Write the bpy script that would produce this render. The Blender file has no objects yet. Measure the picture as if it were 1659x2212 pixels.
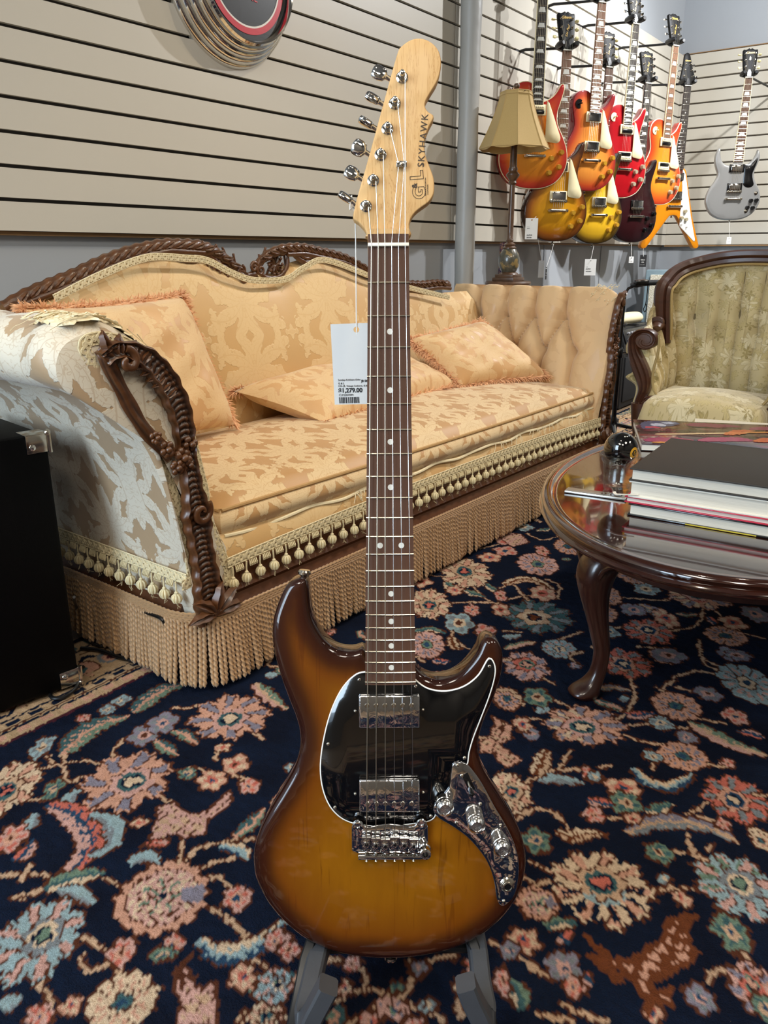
import bpy, bmesh, math, random
import numpy as np
from mathutils import Vector, Matrix, noise
from mathutils.geometry import delaunay_2d_cdt
random.seed(7)
RNG = np.random.default_rng(11)
PI = math.pi
SC = bpy.context.scene
COL = SC.collection

# ------------------------------------------------------------------ camera
TILT, ROLL, CAMH = 0.314881, -0.0018825, 0.90
AANG, WALLD, CORNER = 0.93369, 1.97312, 6.0597      # direction, distance and corner of the left wall
cam = bpy.data.cameras.new('camera')
cam.sensor_fit = 'HORIZONTAL'; cam.sensor_width = 36.0
cam.lens = 36.0 * 1712.74 / 1659.0
cam.clip_start = 0.02; cam.clip_end = 60
CAM = bpy.data.objects.new('camera', cam); COL.objects.link(CAM)
ct, st = math.cos(TILT), math.sin(TILT)
_R0 = Vector((1, 0, 0)); _F = Vector((0, ct, -st)); _U0 = Vector((0, st, ct))
_R = _R0*math.cos(ROLL) + _U0*math.sin(ROLL); _U = -_R0*math.sin(ROLL) + _U0*math.cos(ROLL)
CAM.matrix_world = Matrix(((_R.x, _U.x, -_F.x, 0), (_R.y, _U.y, -_F.y, 0), (_R.z, _U.z, -_F.z, CAMH), (0, 0, 0, 1)))
SC.camera = CAM
# the room frame: x along the left wall, y towards it (0 at its face), z up
UA = Vector((math.cos(AANG), math.sin(AANG), 0)); NA = Vector((-math.sin(AANG), math.cos(AANG), 0))
ROOM = Matrix.Translation(NA*WALLD) @ Matrix.Rotation(AANG, 4, 'Z')
def W(s, w, z): return ROOM @ Vector((s, -w, z))

# ------------------------------------------------------------------ world, lights, exposure
SC.view_settings.view_transform = 'Standard'; SC.view_settings.look = 'None'
SC.view_settings.gamma = 1.0; SC.view_settings.use_curve_mapping = False
SC.view_settings.exposure = 0.0
wd = bpy.data.worlds.new('world'); SC.world = wd; wd.use_nodes = True
wd.node_tree.nodes['Background'].inputs[0].default_value = (0.62, 0.80, 1.0, 1)
wd.node_tree.nodes['Background'].inputs[1].default_value = 2.2
def area(name, loc, target, size, power, col, sy=None):
    l = bpy.data.lights.new(name, 'AREA'); l.energy = power; l.color = col; l.size = size
    if sy: l.shape = 'RECTANGLE'; l.size_y = sy
    o = bpy.data.objects.new(name, l); COL.objects.link(o); o.location = loc
    o.rotation_euler = (Vector(target) - Vector(loc)).to_track_quat('-Z', 'Y').to_euler()
    return o
def spot(name, loc, target, power, col, angle=70, blend=.9, rad=.03):
    l = bpy.data.lights.new(name, 'SPOT'); l.energy = power; l.color = col; l.spot_size = math.radians(angle)
    l.spot_blend = blend; l.shadow_soft_size = rad
    o = bpy.data.objects.new(name, l); COL.objects.link(o); o.location = loc
    o.rotation_euler = (Vector(target) - Vector(loc)).to_track_quat('-Z', 'Y').to_euler()
    return o
WARM = (1.0, .84, .62); NEUT = (1.0, .92, .80); COOL = (.66, .83, 1.0); CLEAN = (.97, .98, 1.0)
# daylight through the shop window behind and to the left of the camera
area('daylight_window', W(-2.40, .75, 1.6), W(1.0, .9, .5), 1.4, 115, COOL, 2.2)
# unseen ceiling panels added as fill light
FILL_PANELS = [(-1.3, 1.7), (-1.3, 3.3), (0.6, 3.6), (2.6, 4.4)]
for i, (a, b) in enumerate(FILL_PANELS):
    area('fill_panel_light', W(a, b, 3.17), W(a, b, 0), .55, 32, NEUT, 1.1)
# track spots aimed at the wall of guitars, the sofa and the second wall
TRACK = [((2.6, 1.75, 3.05), (1.35, .35, .55), 62, WARM, 62), ((3.3, 2.0, 3.05), (2.3, .45, .5), 58, WARM, 60),
         ((5.0, 2.0, 3.05), (3.8, .0, 1.4), 300, CLEAN, 92), ((4.6, 1.9, 3.05), (5.9, .5, 1.35), 290, CLEAN, 115),
         ((4.3, 1.5, 3.05), (4.7, .1, .7), 230, CLEAN, 90), ((1.6, 1.9, 3.05), (.6, .0, 1.5), 12, NEUT, 80), ((0.6, 1.6, 3.05), (1.6, 1.5, 0), 60, WARM, 80)]
for a, b, p, c, ang in TRACK:
    spot('track_spot_light', W(*a), W(*b), p, c, ang)

# ------------------------------------------------------------------ helpers
def lin(h):
    h = h.lstrip('#'); v = [int(h[i:i+2], 16)/255 for i in (0, 2, 4)]
    return tuple(c/12.92 if c <= .04045 else ((c+.055)/1.055)**2.4 for c in v) + (1.0,)
class NT:
    def __init__(s, name):
        s.m = bpy.data.materials.new(name); s.m.use_nodes = True
        s.t = s.m.node_tree; s.b = s.t.nodes['Principled BSDF']
    def n(s, typ, **kw):
        x = s.t.nodes.new(typ)
        for k, v in kw.items():
            if k.startswith('i_'):
                key = k[2:]; key = int(key) if key.isdigit() else key.replace('_', ' ')
                x.inputs[key].default_value = v
            else: setattr(x, k, v)
        return x
    def l(s, a, b): s.t.links.new(a, b)
    def math(s, op, a, b=None, c=None):
        x = s.t.nodes.new('ShaderNodeMath'); x.operation = op
        for i, v in enumerate((a, b, c)):
            if v is None: continue
            if isinstance(v, (int, float)): x.inputs[i].default_value = v
            else: s.l(v, x.inputs[i])
        return x.outputs[0]
    def mix(s, f, a, b):
        x = s.t.nodes.new('ShaderNodeMix'); x.data_type = 'RGBA'
        for i, v in ((0, f), (6, a), (7, b)):
            if isinstance(v, (int, float)): x.inputs[i].default_value = v
            elif isinstance(v, tuple): x.inputs[i].default_value = v
            else: s.l(v, x.inputs[i])
        return x.outputs[2]
    def ramp(s, f, stops):
        x = s.t.nodes.new('ShaderNodeValToRGB'); e = x.color_ramp.elements
        e[0].position, e[0].color = stops[0]; e[1].position, e[1].color = stops[-1]
        for p, c in stops[1:-1]:
            q = e.new(p); q.color = c
        s.l(f, x.inputs[0]); return x.outputs[0]
    def noise(s, vec, scale, detail=2, rough=.5, dist=0):
        x = s.n('ShaderNodeTexNoise'); x.inputs['Scale'].default_value = scale; x.inputs['Detail'].default_value = detail
        x.inputs['Roughness'].default_value = rough; x.inputs['Distortion'].default_value = dist
        if vec is not None: s.l(vec, x.inputs['Vector'])
        return x.outputs['Fac']
    def bump(s, h, strength, dist=.002, prev=None):
        x = s.n('ShaderNodeBump'); x.inputs['Strength'].default_value = strength; x.inputs['Distance'].default_value = dist
        s.l(h, x.inputs['Height'])
        if prev is not None: s.l(prev, x.inputs['Normal'])
        s.l(x.outputs[0], s.b.inputs['Normal']); return x.outputs[0]
    def obj(s): return s.n('ShaderNodeTexCoord').outputs['Object']
    def uv(s): return s.n('ShaderNodeTexCoord').outputs['UV']
    def mapped(s, vec, scale=(1, 1, 1), rot=(0, 0, 0), loc=(0, 0, 0)):
        x = s.n('ShaderNodeMapping'); x.inputs['Scale'].default_value = scale; x.inputs['Rotation'].default_value = rot
        x.inputs['Location'].default_value = loc; s.l(vec, x.inputs['Vector']); return x.outputs[0]
    def set(s, **kw):
        for k, v in kw.items():
            s.b.inputs[{'base': 'Base Color', 'rough': 'Roughness', 'metal': 'Metallic', 'coat': 'Coat Weight', 'coatr': 'Coat Roughness',
                        'spec': 'Specular IOR Level', 'trans': 'Transmission Weight', 'sheen': 'Sheen Weight', 'ior': 'IOR'}[k]].default_value = v
        return s
def plain(name, col, rough=.5, metal=0., var=.12, vscale=40, bump=0., bscale=200, bdist=.001, **kw):
    """one colour with a little procedural wear and relief"""
    t = NT(name); c = lin(col); o = t.obj()
    f = t.noise(o, vscale, 3)
    d = tuple(v*(1-var) for v in c[:3]) + (1,); e = tuple(min(1, v*(1+var)) for v in c[:3]) + (1,)
    t.l(t.mix(f, d, e), t.b.inputs['Base Color']); t.set(rough=rough, metal=metal, **kw)
    if bump: t.bump(t.noise(o, bscale, 2), bump, bdist)
    return t.m
def wood(name, c1, c2, stretch=(30, 30, 3), rough=.35, coat=.3, bump=.15, c3=None):
    t = NT(name); v = t.mapped(t.obj(), stretch); f = t.noise(v, 1.0, 5, .65, .8); g = t.noise(t.obj(), 4, 2)
    col = t.mix(f, lin(c1), lin(c2))
    if c3: col = t.mix(t.math('MULTIPLY', g, .6), col, lin(c3))
    t.l(col, t.b.inputs['Base Color']); t.set(rough=rough, coat=coat, coatr=.12)
    if bump: t.bump(f, bump, .001)
    return t.m
def glassy(name, tint=(1, 1, 1, 1), amount=.12):
    t = NT(name); out = t.t.nodes['Material Output']
    tr = t.n('ShaderNodeBsdfTransparent'); tr.inputs[0].default_value = tint
    gl = t.n('ShaderNodeBsdfGlossy'); gl.inputs['Roughness'].default_value = .02
    fr = t.n('ShaderNodeLayerWeight'); fr.inputs[0].default_value = .5
    mx = t.n('ShaderNodeMixShader'); t.l(t.math('ADD', t.math('MULTIPLY', t.math('POWER', fr.outputs['Facing'], 4.), .55), amount*.2), mx.inputs[0])
    t.l(tr.outputs[0], mx.inputs[1]); t.l(gl.outputs[0], mx.inputs[2]); t.l(mx.outputs[0], out.inputs[0])
    return t.m

class MB:
    """collects shapes and links them as one mesh object"""
    def __init__(s): s.v = []; s.f = []; s.uv = {}; s.mi = []; s.cur = 0
    def add(s, vs, fs, uvs=None):
        o = len(s.v); s.v += [tuple(p) for p in vs]
        for f in fs: s.f.append(tuple(i+o for i in f)); s.mi.append(s.cur)
        if uvs is not None:
            for i, u in enumerate(uvs): s.uv[o+i] = (float(u[0]), float(u[1]))
        return s
    def box(s, c, d, bev=0., M=None, seg=2):
        bm = bmesh.new(); bmesh.ops.create_cube(bm, size=1)
        for v in bm.verts: v.co = Vector((v.co.x*d[0], v.co.y*d[1], v.co.z*d[2]))
        if bev: bmesh.ops.bevel(bm, geom=bm.edges[:], offset=min(bev, min(d)*.45), segments=seg, affect='EDGES', profile=.5)
        T = Matrix.Translation(Vector(c))
        if M is not None: T = T @ M
        bm.verts.index_update()
        s.add([T @ v.co for v in bm.verts], [[v.index for v in f.verts] for f in bm.faces]); bm.free(); return s
    def rings(s, rings, closed=False, cap=True, uvs=None, wrap=True):
        n = len(rings[0]); vs = [p for r in rings for p in r]; fs = []; m = len(rings)
        for i in range(m if closed else m-1):
            a, b = i*n, ((i+1) % m)*n
            for j in range(n if wrap else n-1):
                k = (j+1) % n; fs.append((a+j, a+k, b+k, b+j))
        if cap and not closed and wrap:
            fs.append(tuple(range(n-1, -1, -1))); fs.append(tuple(range((m-1)*n, m*n)))
        return s.add(vs, fs, uvs)
    def grid(s, P, uv=None, flip=False):
        m, n = len(P), len(P[0]); vs = [p for r in P for p in r]; fs = []
        for i in range(m-1):
            for j in range(n-1):
                q = (i*n+j, i*n+j+1, (i+1)*n+j+1, (i+1)*n+j); fs.append(q[::-1] if flip else q)
        return s.add(vs, fs, [u for r in uv for u in r] if uv else None)
    def tube(s, pts, r, n=8, closed=False, flat=1., up=None, cap=True):
        pts = [Vector(p) for p in pts]; m = len(pts); rr = r if hasattr(r, '__len__') else [r]*m
        rs = []; T0 = None; N = None
        for i, p in enumerate(pts):
            if closed: t = pts[(i+1) % m]-pts[i-1]
            else: t = pts[min(i+1, m-1)]-pts[max(i-1, 0)]
            t.normalize() if t.length > 1e-9 else None
            if N is None:
                N = Vector(up) if up else (Vector((0, 0, 1)) if abs(t.z) < .9 else Vector((1, 0, 0)))
            N = (N - t*N.dot(t)); N = N.normalized() if N.length > 1e-6 else t.orthogonal().normalized()
            B = t.cross(N)
            rs.append([p + (N*math.cos(a)*flat + B*math.sin(a))*rr[i] for a in [2*PI*k/n for k in range(n)]])
        return s.rings(rs, closed, cap)
    def lathe(s, prof, n=24, M=None, cap=True, sq=None):
        M = M or Matrix.Identity(4); rs = []
        for r, z in prof:
            rs.append([M @ Vector((r*math.cos(2*PI*k/n), r*math.sin(2*PI*k/n), z)) for k in range(n)])
        return s.rings(rs, False, cap)
    def ball(s, c, r, n=10, m=7, sc=(1, 1, 1)):
        rs = []
        for i in range(m+1):
            a = -PI/2 + PI*i/m; rs.append([Vector(c)+Vector((r*sc[0]*max(math.cos(a), .02)*math.cos(2*PI*k/n), r*sc[1]*max(math.cos(a), .02)*math.sin(2*PI*k/n), r*sc[2]*math.sin(a))) for k in range(n)])
        return s.rings(rs)
    def mesh(s, name, mats, smooth=True, angle=38):
        me = bpy.data.meshes.new(name); me.from_pydata(s.v, [], s.f); me.validate(clean_customdata=False)
        for m in (mats if isinstance(mats, (list, tuple)) else [mats]): me.materials.append(m)
        if len(set(s.mi)) > 1 and len(s.mi) == len(me.polygons): me.polygons.foreach_set('material_index', s.mi)
        if s.uv:
            ul = me.uv_layers.new(name='UVMap'); li = np.zeros(len(me.loops), 'i'); me.loops.foreach_get('vertex_index', li)
            a = np.zeros((len(s.v), 2), 'f')
            for k, u in s.uv.items(): a[k] = u
            ul.data.foreach_set('uv', a[li].ravel())
        if smooth:
            me.polygons.foreach_set('use_smooth', [True]*len(me.polygons)); me.set_sharp_from_angle(angle=math.radians(angle))
        me.update(); return me
    def build(s, name, mats, parent=None, smooth=True, angle=38, fix=True):
        me = s.mesh(name, mats, smooth, angle)
        if fix:
            bm = bmesh.new(); bm.from_mesh(me); bmesh.ops.recalc_face_normals(bm, faces=bm.faces[:]); bm.to_mesh(me); bm.free()
        return link(name, me, parent)
def link(name, me, parent=None, M=None):
    o = bpy.data.objects.new(name, me); COL.objects.link(o)
    if parent is not None: o.parent = parent
    if M is not None: o.matrix_local = M
    return o
def thing(name, label, cat, M=None, group=None):
    o = bpy.data.objects.new(name, None); COL.objects.link(o); o.empty_display_size = .05
    if M is not None: o.matrix_world = M
    o['label'] = label; o['category'] = cat
    if group: o['group'] = group
    return o
def tag(o, label, cat, group=None):
    o['label'] = label; o['category'] = cat
    if group: o['group'] = group
    return o
def struct(o): o['kind'] = 'structure'; return o
def stuff(o): o['kind'] = 'stuff'; return o
def catmull(P, k=6, closed=False):
    P = [Vector(p) for p in P]; n = len(P); out = []
    for i in range(n if closed else n-1):
        if closed: a, b, c, d = P[i-1], P[i], P[(i+1) % n], P[(i+2) % n]
        else: a, b, c, d = P[max(i-1, 0)], P[i], P[i+1], P[min(i+2, n-1)]
        for j in range(k):
            t = j/k; out.append(.5*((2*b) + (c-a)*t + (2*a-5*b+4*c-d)*t*t + (3*b-a-3*c+d)*t**3))
    if not closed: out.append(P[-1])
    return out
def resample(P, step, closed=False):
    P = [Vector(p) for p in P]; Q = P + [P[0]] if closed else P
    L = [0]
    for a, b in zip(Q, Q[1:]): L.append(L[-1]+(b-a).length)
    m = max(3, int(round(L[-1]/step))); out = []; k = 0
    for i in range(m if closed else m+1):
        t = L[-1]*i/m
        while k < len(L)-2 and L[k+1] < t: k += 1
        f = (t-L[k])/max(L[k+1]-L[k], 1e-9); out.append(Q[k].lerp(Q[k+1], f))
    return out
def polydist(pts, poly):
    pts = np.asarray(pts, float); a = np.asarray(poly, float); b = np.roll(a, -1, 0); best = np.full(len(pts), 1e9)
    for p, q in zip(a, b):
        d = q-p; t = np.clip(((pts-p)@d)/max(d@d, 1e-12), 0, 1); best = np.minimum(best, np.hypot(*(pts-p-t[:, None]*d).T))
    return best
def inside(pts, poly):
    x, y = np.asarray(pts, float).T; c = np.zeros(len(x), bool); a = np.asarray(poly, float); b = np.roll(a, -1, 0)
    for (x1, y1), (x2, y2) in zip(a, b):
        m = ((y1 > y) != (y2 > y)); xx = (x2-x1)*(y-y1)/((y2-y1) if abs(y2-y1) > 1e-12 else 1e-12)+x1; c ^= m & (x < xx)
    return c
def flat_solid(outline, zf, zb, r=.004, arch=0., step=.008, grid=.012, backr=None, rings=(.0, .12, .35, .65, 1.0), archw=.05):
    """rounded slab from a smooth closed outline; returns vertices, faces, distance to the edge"""
    poly = np.array([(p[0], p[1]) for p in resample([Vector((x, y, 0)) for x, y in outline], step, True)])
    if 0.5*np.sum(poly[:, 0]*np.roll(poly[:, 1], -1)-np.roll(poly[:, 0], -1)*poly[:, 1]) < 0: poly = poly[::-1].copy()
    n = len(poly); d = np.roll(poly, -1, 0)-np.roll(poly, 1, 0); d /= np.linalg.norm(d, axis=1)[:, None]
    nrm = np.c_[-d[:, 1], d[:, 0]]
    extra = []
    for k in rings[1:]:
        q = poly+nrm*(r*k); ok = inside(q, poly) & (polydist(q, poly) > r*k*.85); extra.append(q[ok])
    lo, hi = poly.min(0), poly.max(0); gx, gy = np.meshgrid(np.arange(lo[0], hi[0], grid), np.arange(lo[1], hi[1], grid)); g = np.c_[gx.ravel(), gy.ravel()]
    g = g[inside(g, poly)]; g = g[polydist(g, poly) > r+grid*.4]; extra.append(g)
    al = np.vstack([poly]+extra)
    res = delaunay_2d_cdt([Vector(p) for p in al], [], [list(range(n))], 1, 1e-7)
    P = np.array([(v.x, v.y) for v in res[0]]); T = [list(f) for f in res[2]]
    D = polydist(P, poly); D[D < 1e-6] = 0
    e = np.clip(r-D, 0, r); drop = r-np.sqrt(np.maximum(r*r-e*e, 0)); lift = arch*(1-np.exp(-(np.maximum(D-r, 0)/archw)**2)) if arch else 0
    Zf = zf-drop+lift; br = r if backr is None else backr; e2 = np.clip(br-D, 0, br); Zb = zb+(br-np.sqrt(np.maximum(br*br-e2*e2, 0)))
    m = len(P); V = [(x, y, z) for (x, y), z in zip(P, Zf)]+[(x, y, z) for (x, y), z in zip(P, Zb)]
    Fc = []
    for t in T:
        a, b, c = P[t[0]], P[t[1]], P[t[2]]
        if (b[0]-a[0])*(c[1]-a[1])-(b[1]-a[1])*(c[0]-a[0]) < 0: t = t[::-1]
        Fc.append(tuple(t)); Fc.append(tuple(i+m for i in t[::-1]))
    idx = {}
    for i, p in enumerate(P): idx[(round(p[0], 6), round(p[1], 6))] = i
    ring = [int(np.argmin(np.hypot(P[:, 0]-p[0], P[:, 1]-p[1]))) for p in poly]
    for i in range(n):
        a, b = ring[i], ring[(i+1) % n]
        if a != b: Fc.append((b, a, a+m, b+m))
    return V, Fc, np.r_[D, D]
def slab(name, outline, zf, zb, mats, parent, attr=False, **kw):
    V, Fc, D = flat_solid(outline, zf, zb, **kw); mb = MB(); mb.add(V, Fc)
    me = mb.mesh(name, mats, True, 50)
    if attr:
        at = me.attributes.new('edge', 'FLOAT', 'POINT'); at.data.foreach_set('value', D.astype('f'))
    return link(name, me, parent)
def smooth2(pts, k=5): return [(p.x, p.y) for p in catmull([Vector((a*.001, b*.001, 0)) for a, b in pts], k, True)]
def text(name, body, size, mat, parent, M, ext=.0002, bold=0., align='CENTER', shear=0., spacing=1.):
    c = bpy.data.curves.new(name, 'FONT'); c.body = body; c.size = size; c.extrude = ext; c.align_x = align; c.align_y = 'CENTER'
    c.offset = bold; c.shear = shear; c.space_character = spacing; c.resolution_u = 3
    o = bpy.data.objects.new(name, c); COL.objects.link(o)
    me = bpy.data.meshes.new_from_object(o); bpy.data.objects.remove(o); bpy.data.curves.remove(c)
    me.materials.clear(); me.materials.append(mat)
    return link(name, me, parent, M)
def frame(origin, x, y):
    x = Vector(x).normalized(); z = x.cross(Vector(y)).normalized(); y = z.cross(x)
    return Matrix(((x.x, y.x, z.x, origin[0]), (x.y, y.y, z.y, origin[1]), (x.z, y.z, z.z, origin[2]), (0, 0, 0, 1)))
def xf(loc=(0, 0, 0), rx=0, ry=0, rz=0, s=(1, 1, 1)):
    return Matrix.Translation(loc) @ Matrix.Rotation(rz, 4, 'Z') @ Matrix.Rotation(ry, 4, 'Y') @ Matrix.Rotation(rx, 4, 'X') @ Matrix.Diagonal((*s, 1))

# ------------------------------------------------------------------ shared materials
CHROME = plain('chrome', '#DDDDDB', .07, 1., .03, 60)
NICKEL = plain('nickel', '#CFC9BC', .16, 1., .06, 80)
STEEL = plain('fret_steel', '#D8D2C0', .22, 1., .05, 80)
BLACKPL = plain('black_plastic', '#0B0B0C', .22, 0, .1, 60, coat=.4)
BLACKMAT = plain('black_matte', '#121213', .6, 0, .2, 60, bump=.1)
WHITEPL = plain('white_plastic', '#EDEBE4', .35)
CREAMPL = plain('cream_plastic', '#EBDDB2', .35, 0, .05)
PAPER = plain('white_card', '#EEECE6', .7, 0, .04)
INK = plain('black_ink', '#16161A', .7)
# ------------------------------------------------------------------ the room
M_SLAT = plain('slatwall_laminate', '#C0BAAC', .42, 0, .03, 3, bump=.03, bscale=400)
M_SLATBACK = plain('slat_groove_shade', '#6E665C', .7)  # same beige as the slats, darkened: groove shade put into the colour
M_MDF = plain('raw_board_edge', '#8A6A44', .7)
M_GREY = plain('grey_wall_paint', '#999DA1', .75, 0, .03, 3, bump=.05, bscale=120)
M_CEIL = plain('ceiling_paint', '#8E8B86', .8)
M_FLOOR = wood('shop_floor_boards', '#6A5742', '#86705A', (2, 30, 30), .45, .2)
M_PIPE = plain('painted_pipe', '#A3A29D', .42, 0, .06, 6, bump=.35, bscale=25, bdist=.004)
S0, S1, W1, HC = -2.5, CORNER, 5.2, 3.25
def rbox(name, s0, s1, w0, w1, z0, z1, mat, parent=None, bev=0):
    b = MB(); b.box(((s0+s1)/2, -(w0+w1)/2, (z0+z1)/2), (s1-s0, w1-w0, z1-z0), bev)
    o = b.build(name, mat, parent)
    if parent is None: o.matrix_world = ROOM
    return o
struct(rbox('floor', S0-.2, S1+.2, -.2, W1+.2, -.10, -.012, M_FLOOR))
struct(rbox('ceiling', S0-.2, S1+.2, -.2, W1+.2, HC, HC+.1, M_CEIL))
T0 = CAMH+.0509                      # underside of the slat panels
NSL, PIT, TH = 16, .0762, .019
wall_a = struct(rbox('wall_left', S0-.2, S1+.2, -.2, -TH, -.012, HC, M_GREY))
wall_b = struct(rbox('wall_back', S1+TH, S1+.2, -TH, W1+.2, -.012, HC, M_GREY))
M_DARKW = plain('dark_wall_paint', '#77736E', .8)
struct(rbox('wall_right', S0-.2, S1+TH, W1, W1+.2, -.012, HC, M_DARKW))
# shop-front wall with its window behind the camera
wf = struct(rbox('wall_front', S0-.2, S0, -TH, .05, -.012, HC, M_DARKW))
for a in ((.05, 1.5, -.012, .35), (.05, 1.5, 2.85, HC), (1.5, W1, -.012, HC)):
    rbox('wall_section', S0-.2, S0, *a, M_DARKW, wf)
wn = struct(rbox('window_1', S0-.12, S0-.08, .05, 1.5, .35, 2.85, glassy('window_glass')))
for a in (.05, .77, 1.45): rbox('window_mullion', S0-.15, S0-.05, a, a+.05, .35, 2.85, BLACKMAT, wn)
def slat_mesh(L, axis):
    """one slat: flat face with eased edges, length along s (axis 0) or along w (axis 1)"""
    h = PIT-.009; b = MB()
    prof = [(-TH+.004, 0), (-.002, 0), (0, .002), (0, h-.002), (-.002, h), (-TH+.004, h)]
    rr = []
    for t in (0, L): rr.append([Vector((t, y, z)) if axis == 0 else Vector((-y, -t, z)) for y, z in prof])
    b.rings(rr); return b.mesh('slat', M_SLAT, False)
def slat_panel(wall, a0, a1, axis):
    me = slat_mesh(a1-a0, axis)
    for k in range(NSL):
        z = T0+k*PIT+.0045
        M = Matrix.Translation((a0, 0, z)) if axis == 0 else Matrix.Translation((S1, -a0, z))
        o = link('slat', me, wall, M)
slat_panel(wall_a, S0+.02, 3.138, 0); slat_panel(wall_a, 3.145, S1-.002, 0); slat_panel(wall_b, .004, W1-.3, 1)
def backing(wall, s0, s1, w0, w1): rbox('panel_backing', s0, s1, w0, w1, T0, T0+NSL*PIT, M_SLATBACK, wall)
backing(wall_a, S0, S1, -TH, -.0155); backing(wall_b, S1+.0155, S1+TH, 0, W1-.3)
struct(rbox('trim_1', S0, S1-.02, -TH, .0015, T0-.006, T0+.0035, M_MDF)); struct(rbox('trim_2', S1-.0015, S1+TH, .01, W1-.3, T0-.006, T0+.0035, M_MDF))
struct(rbox('trim_3', S0, S1-.02, -TH, .001, T0+NSL*PIT-.001, T0+NSL*PIT+.004, M_MDF)); struct(rbox('trim_4', S1-.001, S1+TH, .01, W1-.3, T0+NSL*PIT-.001, T0+NSL*PIT+.004, M_MDF))
struct(rbox('baseboard_left', S0, S1-.03, -TH, .0, -.012, .09, plain('baseboard_paint', '#8A8D92', .5)))
# panel joints of the lower wall
for s in (3.30, 4.15, 4.95): struct(rbox('trim_5', s, s+.006, -TH, -.014, .09, T0-.007, M_GREY))
# painted pipe column in front of the slat wall
b = MB(); pr = []
for k in range(41):
    z = -.012+(HC+.012)*k/40; pr.append((.043+.0012*math.sin(k*1.7)+.0008*math.sin(k*4.1), z))
b.lathe(pr, 28)
o = b.build('pipe_column', M_PIPE); o.matrix_world = Matrix.Translation(W(3.165, .075, 0))
tag(o, 'grey painted round steel pipe column standing against the slat wall', 'column')
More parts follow.
